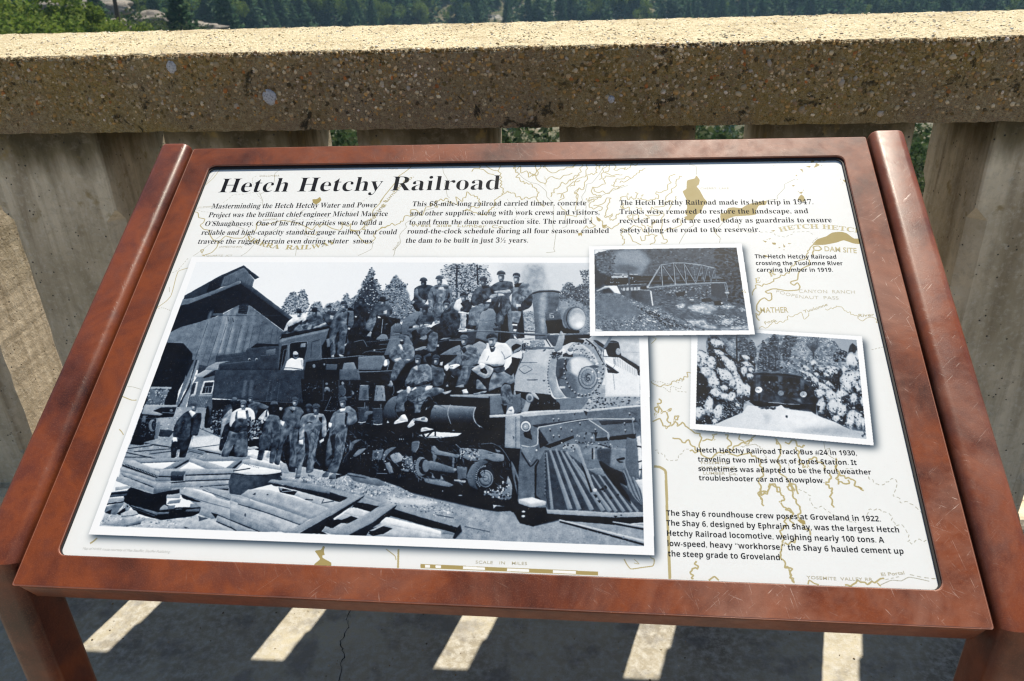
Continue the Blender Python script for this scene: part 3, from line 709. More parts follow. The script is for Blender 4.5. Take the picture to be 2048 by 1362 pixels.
    L(.18, 2.4, "600,760 720,745 900,745"); P(.3, "430,740 900,725 900,770 600,790 500,870 440,800"); P(.08, "620,745 900,735 900,775 840,775 640,780")
    # stack
    P(.46, "246,262 330,235 480,232 562,248 545,400 520,470 430,480 425,640 435,700 420,790 285,790 282,640 270,480", sm=0, b=.05, g2=.40, d="300,300 420,620")
    P(.62, "350,270 420,265 400,480 400,640 400,720 360,720 330,480", soft=5, b=.05); P(.35, "430,300 560,290 540,440 440,470", soft=4, b=.05)
    P(.20, "244,262 330,236 480,230 566,244 560,262 480,250 330,256 250,278"); L(.55, 1, "255,255 330,232 480,226 560,240")
    # headlight
    P(.03, "405,575 590,560 610,640 790,690 785,716 425,722 420,650 405,600", sm=0); P(.36, "400,482 572,456 582,560 405,576", sm=0); L(.55, 1, "402,490 570,465")
    L(.9, 1.5, "450,498 492,494"); L(.9, 1.5, "452,498 455,545"); L(.9, 1.2, "455,520 490,516"); L(.9, 1.5, "492,516 492,542"); L(.9, 1.2, "456,545 492,541")
    P(.55, "575,430 640,420 680,450 640,660 600,630 585,540"); El(.42, 700, 550, 98, 128); El(.16, 750, 553, 114, 137); El(.45, 753, 553, 108, 131); El(.62, 762, 555, 100, 124, b=.01)
    P(.78, "680,560 760,480 850,540 850,620 770,672 700,640", soft=6, a=.02); El(.95, 790, 620, 42, 36, soft=5, a=.01)
    P(.64, "575,688 622,752 590,890 520,932 500,890 520,850", g2=.5, d="520,800 600,900"); L(.2, 3, "-10,716 240,738 400,742", w1=3); L(.5, 1.4, "-10,712 240,732 520,742 900,716"); L(.12, 2, "150,690 285,702"); L(.15, 1.6, "165,785 275,782")
    # --- below the boiler: deck, tank, step, pilot
    fr('O')
    P(.04, "-60,150 400,60 1816,60 1816,1000 1816,1362 -60,1362", sm=0, a=.02, b=.015)
    # cab interior highlights
    fr('J'); P(.05, "270,-10 1400,-10 1427,200 1100,600 1427,600 1427,1200 1200,1300 560,1180 580,400 300,300", sm=0, a=.02, b=.015)
    speck(150, [.2, .32, .5], "330,40 930,40 960,560 600,380 520,200 330,260", .5, 1.5, seed=3); L(.42, 1, "325,95 560,98"); L(.5, 1.2, "560,0 560,260"); L(.5, 1.2, "765,0 765,240"); L(.6, 1.4, "665,215 590,385"); L(.5, 2, "570,395 720,400"); L(.45, 1, "520,270 640,265"); L(.5, 1.4, "420,125 470,95")
    El(.42, 610, 130, 40, 42); El(.6, 605, 105, 26, 14); El(.06, 612, 160, 24, 26); El(.4, 820, 150, 36, 60); El(.65, 822, 115, 26, 16); El(.5, 605, 50, 18, 18); El(.5, 815, 45, 20, 18)
    fr('M')
    P(.045, "60,60 1640,100 1700,500 1790,1060 1640,965 1320,930 1000,850 800,800 650,715 490,660 160,600 80,600", sm=0, a=.02, b=.015)
    fr('O')
    P(.36, "-10,-10 285,-10 312,150 -10,156", sm=0); L(.5, 3.4, "255,30 520,24 800,10"); 
    P(.42, "300,235 432,235 436,455 278,455", sm=0); P(.28, "350,290 410,290 400,430 345,430", soft=3); P(.54, "540,240 672,240 692,470 510,470", sm=0, b=.06); L(.75, 1.4, "300,232 432,232"); L(.75, 1.4, "540,238 672,238"); L(.6, 1.2, "278,455 440,452")
    P(.24, "272,575 440,568 430,700 390,795 278,795", sm=0); P(.22, "490,580 645,595 645,820 500,820", sm=0)
    for i in range(9): L(.38, .6, [(280, 600+i*21), (372, 600+i*21)]); L(.34, .6, [(505, 610+i*22), (640, 612+i*22)])
    L(.85, 2.2, "272,788 330,798 390,785"); L(.85, 2.2, "500,818 570,828 640,818"); L(.7, 1.2, "265,570 440,560"); L(.6, 1, "480,580 640,585"); L(.7, 1.5, "375,490 375,560"); L(.7, 1.5, "620,510 618,575"); P(.42, "365,660 400,620 490,620 490,660 430,680 400,720 370,710")
    P(.46, "650,640 668,560 720,470 800,405 890,395 870,470 830,580 850,720 760,740 660,720", g2=.18, d="760,430 740,720")
    L(.5, 1.2, "850,580 850,660 890,730"); P(.3, "-10,240 60,230 80,330 60,380 -10,380"); El(.6, 38, 200, 18, 26); El(.5, 196, 350, 20, 26); El(.7, 262, 322, 9, 9); P(.5, "60,400 170,400 175,420 70,430")
    P(.7, "860,330 930,295 985,310 940,345 870,350"); P(.9, "720,760 748,800 705,800")
    # tank in front
    fr('F')
    P(.62, "740,1020 940,1024 1305,1046 1290,1110 1275,1190 1300,1270 1362,1320 1330,1362 720,1362 680,1180 700,1090", sm=0, g2=.04, d="980,1020 960,1270", b=.02)
    L(.75, 1.6, "960,1010 930,1080 925,1160 965,1280"); L(.9, 1.4, "1305,1048 1280,1110 1272,1190 1300,1260 1362,1325")
    fr('G'); L(.72, 1.6, "355,1050 328,1120 325,1190 365,1280 465,1342"); P(.04, "360,1060 540,1000 540,1200 760,1200 760,1362 480,1362 380,1270 345,1180", sm=0)
    P(.62, "0,882 690,868 690,895 530,906 528,930 0,905", sm=0); L(.2, 1.4, "0,928 530,930"); 
    P(.46, "540,905 965,870 965,1120 880,1140 545,1165", sm=0, g2=.38, d="560,900 900,1100"); P(.05, "700,1010 780,1010 760,1150 740,1150", sm=0)
    P(.78, "535,1160 960,1135 1100,1105 1498,1088 1498,1118 1300,1125 970,1165 900,1180 540,1195", sm=0)
    P(.05, "965,860 900,880 890,830 1360,880 1498,1010 1498,1085 1100,1100 975,1120", sm=0); speck(16, [.7, .85], "1300,860 1480,1000 1400,1050 1180,1000", .6, 1)
    P(.42, "970,915 1040,960 1030,1060 975,1115", sm=0); P(.62, "1040,950 1105,975 1060,1110 975,1115", sm=0); El(.28, 1090, 920, 62, 70); El(.62, 1084, 925, 50, 60); El(.4, 1084, 925, 28, 34); P(.7, "1100,850 1160,860 1212,930 1205,950 1130,900")
    P(.60, "756,1182 938,1180 938,1362 752,1362", sm=0, b=.05)
    # pilot beam, N frame
    fr('N')
    P(.60, "110,330 218,328 232,450 222,566 104,556", sm=0, b=.05); L(.35, 1.2, "185,335 185,560"); P(.3, "160,470 175,480 168,500")
    P(.44, "215,325 1078,258 1080,450 1050,470 750,480 420,530 350,560 215,560", sm=0, b=.04, g2=.40, d="250,330 1000,450")
    P(.72, "215,318 690,285 1078,248 1078,262 690,300 240,335", sm=0); P(.18, "300,395 700,345 700,360 330,412", sm=0); P(.10, "350,420 420,525 360,560 340,480", sm=0); P(.10, "670,290 700,300 690,330", sm=0)
    P(.05, "385,545 640,455 770,445 760,490 1045,455 1045,490 770,510 700,500 620,480 430,560", sm=0); P(.2, "780,365 1075,350 1075,372 800,395", sm=0)
    P(.04, "240,450 290,430 300,500 250,480"); El(.3, 257, 402, 42, 44); El(.82, 256, 404, 37, 38); El(.45, 257, 406, 27, 28); El(.62, 256, 408, 20, 20); El(.9, 252, 405, 6, 5)
    for x, y in ((455, 350), (492, 350), (508, 412), (430, 425), (455, 470), (495, 468), (585, 430), (645, 380), (755, 425), (965, 380), (970, 430), (1000, 310), (605, 305)): P(.08, [(x-6, y), (x+8, y+2), (x+2, y+22)], sm=0); El(.72, x-1, y, 7, 6)
    L(.82, 2.2, "215,318 260,300 690,285 1078,255"); L(.80, 2.6, "345,410 400,402 700,352 1030,352"); L(.8, 2.4, "710,358 845,450 850,500"); L(.78, 2.6, "365,408 345,420 340,530 290,552 225,540"); El(.6, 715, 276, 14, 10); El(.6, 752, 352, 14, 10); El(.7, 1025, 352, 12, 12); L(.6, 2.4, "1020,352 1035,460"); P(.35, "1000,300 1050,300 1040,350 1075,400 1060,330"); El(.6, 848, 475, 10, 22)
    P(.40, "218,560 345,545 322,935 198,945 205,700", sm=0, b=.05); L(.75, 2, "222,555 290,660"); P(.5, "222,560 335,550 300,650 260,640", soft=1); L(.12, 3, "225,590 290,690 340,640"); El(.9, 333, 575, 7, 8)
    P(.03, "320,690 350,640 400,940 320,930", sm=0); P(.36, "335,690 395,570 415,1000 380,940 330,900", sm=0); 
    pil = "395,575 540,580 640,660 700,700 820,705 960,830 1095,960 1100,1020 1060,1052 880,1048 425,1032 400,900"
    P(.24, pil, sm=0, b=.04)
    for s0, s1, wd in (("430,572", "575,1000", 6.5), ("470,562", "640,1002", 6), ("508,575", "732,1006", 6), ("545,585", "812,1010", 6), ("590,640", "862,1014", 5.5), ("730,750", "905,1016", 4.5), ("775,745", "960,1016", 4.5), ("820,745", "1015,1016", 4), ("860,765", "1060,1016", 3.5), ("405,590", "445,1000", 4)):
        L(.56, wd*.8, s0+' '+s1, w1=wd*1.7); 
    P(.05, "780,640 870,700 960,740 985,830 930,810 990,900 1010,960 920,860 800,700"); speck(12, [.05], "700,780 1000,900 980,960 760,900", 1.5, 3)
    for i in range(9): L(.66 if i % 2 else .3, 1.5, [(948+i*4, 730-i*22), (1012+i*10, 900-i*8), (1085+i*1.5, 965)])
    P(.40, "980,480 1050,500 1060,600 1080,780 1000,760 960,640", sm=0); P(.86, "1050,480 1078,470 1092,660 1070,780 1060,600", sm=0); L(.1, 3, "1060,660 1092,650"); L(.1, 2.5, "1068,715 1092,712"); P(.15, "1050,540 1090,548 1090,560 1055,552"); P(.8, "1040,790 1098,780 1100,930 1080,860", sm=0)
    P(.44, "600,470 660,445 745,455 750,520 620,530"); speck(20, [.1, .7], "600,450 750,450 750,530 600,530", 1, 2.2); P(.5, "650,540 760,535 870,555 975,562 970,718 900,715 800,650 740,660 660,640", sm=0, b=.05)
    P(.25, "765,570 870,560 860,690 770,640", soft=2); P(.06, "905,640 960,625 965,640 920,650 960,660 930,665"); L(.1, 2, "775,530 870,560"); L(.12, 3, "735,560 735,640"); L(.72, 2, "745,560 745,640"); P(.6, "520,540 620,530 650,560 600,580 530,560"); speck(45, [.08, .75], "500,520 900,520 900,570 640,560 620,600 540,570", .8, 2)
    P(.58, "600,545 640,550 660,600 740,820 765,870 735,880 650,650"); P(.05, "650,660 672,700 735,870 722,880", sm=0); El(.8, 752, 862, 16, 14); P(.05, "740,890 770,900 760,920"); P(.05, "770,935 795,935 785,955"); P(.52, "690,705 800,700 830,760 760,750")
    P(.64, "400,1000 620,1005 880,1022 1100,1016 1096,1048 1060,1060 900,1058 640,1048 398,1032", sm=0); El(.1, 940, 1040, 6, 5); P(.05, "885,1045 915,1045 900,1058")
    P(.72, "203,925 300,912 402,942 400,968 292,988 205,955", sm=0); P(.9, "210,925 300,915 395,943 290,960", soft=2); 
    for i in range(24): El(.12 if i % 2 else .5, 395+2*math.sin(i), 600+i*13, 3, 5)
    # ground and rails
    P(.03, "130,985 400,985 410,1030 900,1058 1100,1052 1104,1090 900,1110 520,1078 430,1100 310,1122 215,1098 190,1030", sm=0)
    fr('X'); P(.62, "720,968 780,975 860,995 960,1018 1010,1026 1040,1045 1070,1052 1120,1040 1180,1040 1290,1060 1290,1094 700,1075", sm=0, b=.05, soft=2)
    fr('M'); P(.60, "0,640 160,605 490,665 650,720 800,800 1000,850 1320,930 1640,965 1740,960 1800,1070 1879,1090 1879,1240 1000,1215 0,860", sm=0, b=.06)
    speck(700, [.3, .45, .62, .78, .9], "0,650 160,610 490,670 650,720 800,800 1000,850 1160,900 1100,1020 600,880 0,740", 1.0, 2.6, .5, .2, .4)
    speck(160, [.45, .7], "1000,900 1640,970 1800,1080 1879,1240 1300,1200", .6, 1.4)
    P(.42, "300,640 490,665 520,700 420,690"); L(.62, 2, "165,600 300,612"); L(.35, 3, "170,610 320,640")
    P(.8, "540,800 640,830 820,830 1000,870 860,900 600,860", soft=4); P(.05, "1740,950 1879,1010 1879,1085 1790,1062", sm=0); P(.8, "1530,890 1640,905 1560,905 1535,930", sm=0); El(.85, 1822, 950, 22, 10); El(.85, 1818, 998, 22, 14); L(.25, 1.4, "1265,1095 1879,1225"); L(.7, 2, "1000,960 1160,1010"); L(.3, 2, "1000,985 1165,1015")
    fr('N'); P(.60, "310,1125 430,1100 520,1080 880,1112 1104,1100 1105,1260 0,1230 0,1020 150,1010 215,1100", sm=0, b=.05); P(.03, "150,988 400,985 405,1085 310,1122 215,1098", sm=0); P(.03, "400,1030 900,1058 1100,1052 1104,1090 900,1110 520,1078", sm=0)
    L(.03, 4, "500,1085 1105,1252"); L(.78, 3.4, "495,1074 1105,1226", w1=5); L(.03, 3.5, "880,1100 1105,1142"); L(.75, 3, "878,1088 1105,1124", w1=4.5); El(.85, 240, 1015, 14, 7); El(.85, 238, 1048, 14, 9)
    speck(120, [.5, .7], "420,1110 1100,1150 1100,1250 100,1220", .6, 1.4)
    # --- trucks and shafts
    fr('M')
    speck(160, [.12, .2], "180,280 1640,330 1640,700 700,650 200,520", .8, 1.8)
    P(.46, "1284,620 1330,520 1420,468 1482,480 1480,500 1410,540 1372,640 1372,700 1390,750 1310,710", sm=1, g2=.3, d="1300,600 1390,640"); El(.10, 1455, 630, 92, 112)
    for i in range(16): an = 2.2+i*.17; El(.66, 1455+82*math.cos(an), 632+104*math.sin(an), 10, 6, an)
    El(.62, 1462, 645, 72, 82); El(.28, 1462, 645, 64, 74); El(.52, 1462, 640, 54, 62); El(.3, 1462, 640, 28, 32); El(.55, 1462, 640, 24, 28); P(.05, "1390,600 1420,560 1410,600 1430,630 1400,640")
    P(.50, "885,490 960,478 1170,545 1165,592 1060,580 930,560 880,540", g2=.36, d="1000,490 1000,590"); El(.5, 860, 530, 60, 90); El(.07, 880, 530, 46, 74); El(.46, 900, 525, 34, 60)
    for i in range(13): an = 2.0+i*.22; El(.6, 858+54*math.cos(an), 530+84*math.sin(an), 9, 5, an)
    P(.52, "955,345 985,335 1030,380 1215,420 1200,450 1140,440 960,412"); P(.46, "965,410 1005,430 990,490 965,480"); P(.46, "1150,440 1170,450 1165,545 1145,530")
    P(.50, "1225,358 1440,370 1540,400 1630,420 1632,478 1540,484 1470,462 1390,480 1300,470 1225,430", b=.05); speck(60, [.15, .75], "1225,358 1400,370 1400,470 1225,430", 1, 2.4); L(.8, 1.6, "1235,380 1225,460"); L(.8, 1.6, "1345,410 1320,480"); L(.6, 1.4, "1420,320 1520,312 1600,350 1650,410 1690,480"); L(.7, 1.6, "1180,320 1225,360"); P(.5, "1550,360 1610,390 1570,400")
    P(.50, "890,648 1060,662 1160,702 1120,722 1000,705 900,680"); P(.55, "960,600 990,640 955,640"); P(.55, "1040,600 1070,655 1035,655"); L(.5, 2, "810,600 880,640 1050,655"); P(.4, "1190,530 1290,540 1280,640 1200,660"); L(.7, 1.2, "1190,530 1290,540"); P(.7, "1165,650 1280,665 1270,685 1165,668"); El(.6, 1175, 560, 16, 14); El(.6, 1260, 555, 14, 12)
    P(.42, "690,450 770,430 790,560 720,580"); speck(70, [.1, .7], "680,430 800,430 800,580 680,570", 1, 2); P(.4, "770,300 840,290 830,350 795,400 765,380"); L(.75, 1.6, "838,300 832,350 800,400"); L(.5, 1.6, "800,480 780,560 830,640"); P(.5, "660,550 740,560 740,580 670,570")
    P(.44, "490,440 520,380 580,350 625,348 560,400 520,450 510,500"); P(.58, "565,430 600,405 650,400 685,440 670,480 610,500 580,470", b=.06); P(.42, "400,380 505,370 480,470 395,462", sm=0); El(.25, 430, 420, 16, 20); P(.4, "175,370 190,310 240,280 300,275 230,320 205,380"); P(.5, "215,430 270,370 340,360 290,410 240,440"); L(.4, 1.4, "300,285 350,320 345,370"); speck(26, [.8, .6], "180,300 650,360 640,580 500,560 200,480", .8, 1.8); P(.5, "510,500 560,490 600,590 560,600"); L(.7, 1, "440,595 540,598")
    P(.92, "830,238 980,205 1240,218 1200,245 1040,262 900,262", sm=0); P(.88, "850,200 862,165 900,160 980,182 860,205", sm=0); P(.03, "985,180 1000,180 995,250 982,250", sm=0); P(.03, "850,210 870,210 900,262 880,262", sm=0); P(.03, "960,190 980,190 905,270 885,270", sm=0); L(.5, 1.6, "900,262 960,245 1020,255 1048,275"); El(.6, 1160, 192, 12, 6)
    P(.45, "1700,480 1730,520 1775,640 1775,700 1740,600 1760,800 1720,640"); P(.55, "1640,760 1670,620 1710,700 1710,780 1700,830 1640,850 1480,790 1560,760", b=.1); speck(110, [.1, .5, .8], "1400,740 1560,735 1650,640 1710,800 1640,850 1460,800", 1, 2.6); El(.85, 1425, 942, 7, 7); El(.7, 1225, 802, 20, 6); El(.85, 1058, 762, 6, 6)
    for x in (655, 672, 690): El(.8, x, 275, 5, 8)
    # pipes, rods and valve gear catching light in the dark
    mech = "180,150 900,230 1640,330 1640,700 700,650 200,520"
    for an_ in (.12, 1.45, .6): speck(110, [.2, .32, .46], mech, 1.5, 6.5, .13, an_, .08, seed=int(an_*100))
    fr('O'); mech = "-40,160 760,160 800,400 640,560 640,820 200,820 120,420 -40,380"
    for an_ in (.05, 1.5): speck(60, [.2, .34, .5], mech, 1.5, 5.5, .13, an_, .08, seed=int(an_*100))
    # --- lumber in front
    fr('K')
    P(.70, "110,1020 180,860 420,700 500,900 840,945 1200,905 1310,860 1895,900 1895,1085 800,1045", sm=0, b=.07); speck(300, [.45, .6, .8, .9], "130,1010 200,860 420,760 560,880 840,950 1300,880 1100,1040", 1, 3, .4)
    P(.62, "395,240 480,225 1890,200 1895,640 1640,640 1120,560 1050,640 740,640 330,480", sm=0, b=.05)
    P(.58, "500,225 1120,205 1125,248 600,272", sm=0); P(.55, "1240,212 1895,198 1895,242 1340,246", sm=0); L(.2, 1, "600,272 1120,250")
    P(.94, "600,278 1010,262 880,345 720,335", sm=0, a=.01); P(.95, "1050,350 1180,258 1375,345", sm=0, a=.01); P(.95, "1385,258 1710,247 1620,330 1560,330", sm=0, a=.01); P(.95, "1720,370 1810,280 1895,300 1895,345", sm=0, a=.01)
    P(.52, "860,345 1150,205 1185,215 1170,250 1010,335", sm=0); P(.14, "985,335 1165,232 1172,252 1020,338", sm=0); P(.62, "1180,215 1290,232 1590,322 1570,345 1400,345 1180,258", sm=0); P(.5, "1610,330 1785,215 1810,235 1700,335", sm=0); P(.12, "1680,335 1795,240 1800,262 1715,338", sm=0)
    P(.62, "820,345 1695,340 1700,395 1130,412 815,428", sm=0, b=.05); L(.04, 2.6, "800,432 960,436"); L(.05, 2.4, "1130,418 1690,400"); P(.60, "1130,425 1665,415 1650,465 1125,485", sm=0, b=.05); L(.06, 2, "1125,487 1660,468"); P(.62, "1125,495 1645,480 1640,528 1120,560", sm=0, b=.05); L(.1, 2, "1300,556 1640,530"); P(.55, "1330,552 1640,535 1635,570 1460,585", sm=0); L(.05, 4, "1440,590 1640,585")
    P(.32, "965,372 1135,370 1110,420 955,425", sm=0); P(.12, "955,425 1110,420 1105,480 955,485", sm=0); P(.55, "950,510 1125,495 1120,555 950,565", sm=0); L(.06, 2.4, "950,508 1125,492")
    P(.64, "385,240 520,238 830,378 810,432 395,285", sm=0, b=.05); P(.05, "385,285 440,290 800,425 800,450 760,440 380,310", sm=0)
    for i in range(24):
        t = i/23; x, y = 385+t*410, 285+t*150; P(.85, [(x, y+6), (x+9, y-12), (x+14, y+10)], sm=0)
    P(.62, "350,325 470,345 790,455 770,492 620,440 360,370", sm=0, b=.05); P(.05, "370,395 440,425 760,560 740,566 560,510 410,440", sm=0); P(.62, "350,370 480,400 770,495 800,520 770,560 400,425", sm=0, b=.05); P(.60, "320,435 420,435 760,568 742,630 480,552 300,480", sm=0, b=.05)
    P(.5, "770,455 950,440 950,485 780,492", sm=0); P(.62, "790,515 965,505 950,560 760,572", sm=0, b=.05); P(.42, "760,575 965,568 960,620 745,632", sm=0, b=.05)
    P(.03, "400,640 480,556 740,640 1060,580 1060,640 910,648 905,765 1000,800 1420,785 1310,860 1200,905 840,948 710,915 560,870 470,780 400,730", sm=0)
    for i in range(30):
        t = i/29; x, y = 320+t*420, 478+t*152; P(.70, [(x, y-6), (x+8, y+12), (x+14, y-2)], sm=0)
    for i in range(26):
        t = i/25; x, y = 480+t*300, 770+t*110; P(.66, [(x, y), (x+8, y+15), (x+16, y)], sm=0); El(.8, x-20, y+18, 4, 4)
    P(.48, "530,780 800,855 940,850 930,875 780,885 640,840", sm=0, b=.06)
    P(.62, "905,655 1080,625 1060,690 900,690", sm=0, b=.05); P(.5, "940,720 1080,700 1060,745 910,760", sm=0, b=.05); P(.6, "835,800 880,765 925,790 925,820 825,832"); P(.45, "920,780 1010,770 1000,815 925,825", sm=0); P(.55, "1190,755 1320,750 1420,760 1430,785 1185,805", sm=0, b=.05); P(.42, "1135,825 1300,810 1290,845 1130,850", sm=0); L(.7, 1.2, "1010,820 1095,815")
    P(.3, "235,620 420,600 460,600 430,660 230,680", sm=0, b=.05); P(.66, "300,560 470,540 480,570 300,600", sm=0, b=.06); P(.08, "250,625 470,605 450,630 245,650", sm=0); P(.62, "230,690 410,680 400,725 200,745", sm=0, b=.05); P(.1, "200,750 400,725 395,740 200,770", sm=0); P(.5, "185,790 400,740 340,830 310,885 180,860", b=.08); P(.07, "180,860 260,820 240,880"); P(.05, "320,870 420,800 480,800 420,840 370,890"); El(.55, 442, 800, 26, 44, .2); El(.1, 444, 785, 9, 12)
    P(.72, "365,870 470,830 540,835 570,880 440,920 370,900", b=.08); L(.2, 1.2, "370,905 500,895 570,880"); P(.6, "140,1000 240,960 600,930 620,960 420,1020 240,1010", b=.06); L(.15, 2, "430,1020 600,990"); P(.45, "480,985 610,955 600,985 440,1020")
    P(.66, "1062,600 1150,560 1895,820 1895,1030 1680,940 1390,850 1060,640", sm=0, b=.05); L(.82, 2.4, "1150,565 1500,700 1895,830"); L(.3, 1, "1070,640 1390,740 1700,820"); P(.62, "1330,545 1640,600 1895,680 1895,800 1500,680", sm=0, b=.05); L(.3, 1.6, "1330,590 1895,790"); P(.05, "1080,640 1340,740 1200,720 1100,690"); P(.55, "1310,800 1440,840 1500,920 1440,935 1290,880", sm=0, b=.05); P(.06, "1430,855 1512,880 1490,930", sm=0)
    P(.62, "1510,885 1895,1020 1895,1080 1720,1070 1500,960", sm=0, b=.05); L(.05, 2, "1495,965 1740,1070"); L(.15, 1.6, "1510,885 1895,1045"); P(.68, "1000,1040 1120,960 1290,890 1480,960 1620,1060 1180,1050", b=.06); P(.05, "1110,1025 1190,1050 1130,1045"); P(.3, "1280,900 1400,930 1290,960")
    fr('L')
    P(.30, "18,295 660,280 672,375 560,430 250,510 135,578 0,560 -20,420", sm=0, b=.06, g2=.18, d="100,400 640,400"); El(.92, 355, 272, 312, 46, .0, a=.015); El(.78, 230, 300, 60, 14, soft=2); L(.1, 1.6, "30,300 200,322 480,318 660,290"); L(.1, 2.4, "40,270 260,235"); P(.65, "160,120 250,115 650,215 640,260 400,215 150,165", sm=0, b=.04); 
    for i in range(9): El(.3, 190+i*22, 180+i*6, 7, 4)
    P(.6, "640,230 740,235 760,300 660,290")
    P(.62, "640,330 900,360 1350,340 1560,330 1900,430 2048,480 2048,720 1580,560 1100,440 680,392", sm=0, b=.08); speck(420, [.3, .5, .75, .9], "680,340 1350,345 1600,340 2000,450 2048,640 1600,540 1100,430", 1, 2.6, .5)
    P(.45, "1500,300 1560,295 1900,370 2000,440 1900,460 1600,400", b=.06); L(.2, 2, "1500,320 1740,360")
    P(.72, "860,530 1160,590 1500,660 1400,700 1270,745 1100,690 820,580", sm=0, b=.05); P(.05, "620,480 860,530 820,580 640,540", sm=0); L(.7, 2, "660,535 820,520"); P(.6, "620,490 680,480 660,530", sm=0); L(.1, 2.2, "965,632 1060,640"); L(.2, 2, "1170,680 1330,655"); L(.2, 1.6, "1180,670 1200,630")
    P(.66, "135,578 232,505 500,510 1275,745 1110,860 1020,885 600,740 300,640", sm=0, b=.05); P(.5, "300,640 600,740 1020,885 1040,860 620,700 280,615", soft=4); P(.12, "290,572 325,545 328,572", sm=0); El(.12, 480, 572, 10, 8)
    P(.62, "0,575 250,640 1020,885 900,962 0,640", sm=0, b=.05); P(.66, "0,640 900,965 830,1000 880,1062 700,1062 0,780", sm=0, b=.06); L(.1, 1.6, "100,690 500,815 900,960"); P(.78, "0,690 300,790 700,920 870,960 840,1000 600,930 200,790 0,720", soft=3, alpha=.7); P(.55, "0,770 700,1045 380,1050 0,900", sm=0, b=.05); L(.06, 1.8, "0,895 380,1048"); P(.6, "0,905 360,1048 70,1034 0,990", sm=0, b=.05); L(.05, 2, "0,985 80,1035"); El(.25, 195, 832, 10, 24)
    P(.57, "530,376 690,388 1100,440 1560,560 1520,610 860,480 478,412", sm=0, b=.04, g2=.5, d="530,376 1500,600"); P(.10, "500,415 860,482 1510,605 1400,668 1250,625 900,530 660,470 560,460", sm=0)
    P(.03, "1620,670 1915,712 1800,795 1560,740", sm=0); P(.57, "1560,560 1980,680 1915,712 1620,660 1500,610", sm=0); P(.9, "1560,735 1790,790 1640,870 1460,810", sm=0, b=.05); P(.03, "1320,900 1540,840 1650,880 1500,940 1310,1000", sm=0); P(.7, "1350,880 1470,810 1560,840 1440,900", sm=0); P(.72, "1320,990 1450,920 1570,945 1440,1020", sm=0); P(.6, "1180,1040 1230,980 1440,1020 1300,1080", sm=0)
    P(.03, "1000,1065 1250,900 1330,880 1310,1000 1220,975 1170,1040 1250,1078", sm=0)
    P(.60, "1590,572 1725,576 1440,735 1200,885 880,1064 700,1050 1050,885 1270,750", sm=0, b=.03); P(.09, "1725,576 1690,630 1330,860 1250,905 1060,1070 885,1066 1200,888 1440,738", sm=0)
    P(.88, "1890,930 2048,860 2048,980 1900,930", sm=0); P(.03, "1750,1010 1950,975 2048,1000 2048,1060 1830,1100", sm=0); P(.7, "1780,1035 1960,950 1970,985 1850,1035", sm=0)
    P(.60, "1915,710 2048,650 2048,745 1800,900 1520,1088 1300,1080 1500,965 1720,840", sm=0, b=.03); P(.09, "2048,745 2048,850 1800,1010 1740,1098 1525,1088 1800,902", sm=0)
    fr('M')
    P(.58, "0,745 200,790 460,880 1240,1075 1200,1105 420,900 180,830 0,770", sm=0, b=.03); P(.06, "0,772 165,825 100,862 0,840", sm=0); P(.05, "225,880 462,902 380,950 215,912", sm=0); P(.05, "540,985 600,930 860,1010 1200,1105 1190,1160 1080,1130 900,1090", sm=0)
    P(.90, "500,1010 540,1005 880,1090 1045,1140 1040,1175 470,1060", sm=0, b=.03); P(.72, "470,1065 880,1140 1050,1180 1040,1205 420,1180 580,1120", sm=0, b=.05); P(.04, "360,1160 500,1090 590,1115 500,1165 400,1182", sm=0); P(.8, "130,970 220,912 380,955 300,1010", sm=0, b=.04); P(.04, "0,1070 200,1000 275,1020 200,1070 100,1060 0,1110", sm=0); P(.65, "60,1110 190,1060 260,1080 120,1150 0,1130", sm=0)
    P(.60, "275,802 322,805 0,1000 0,960", sm=0); P(.09, "322,805 280,850 30,1020 0,1040 0,1000", sm=0)
    P(.60, "590,870 630,890 400,1060 180,1172 20,1165 0,1140 200,1050 440,930", sm=0, b=.03); P(.09, "630,890 610,925 520,1010 350,1150 320,1180 180,1172 400,1060", sm=0); P(.5, "1080,1135 1190,1160 1200,1100 1235,1090 1245,1150 1180,1212 1150,1200 1160,1170 1050,1165", sm=0); P(.1, "1190,1110 1225,1075 1240,1140 1170,1212 1155,1205", sm=0)
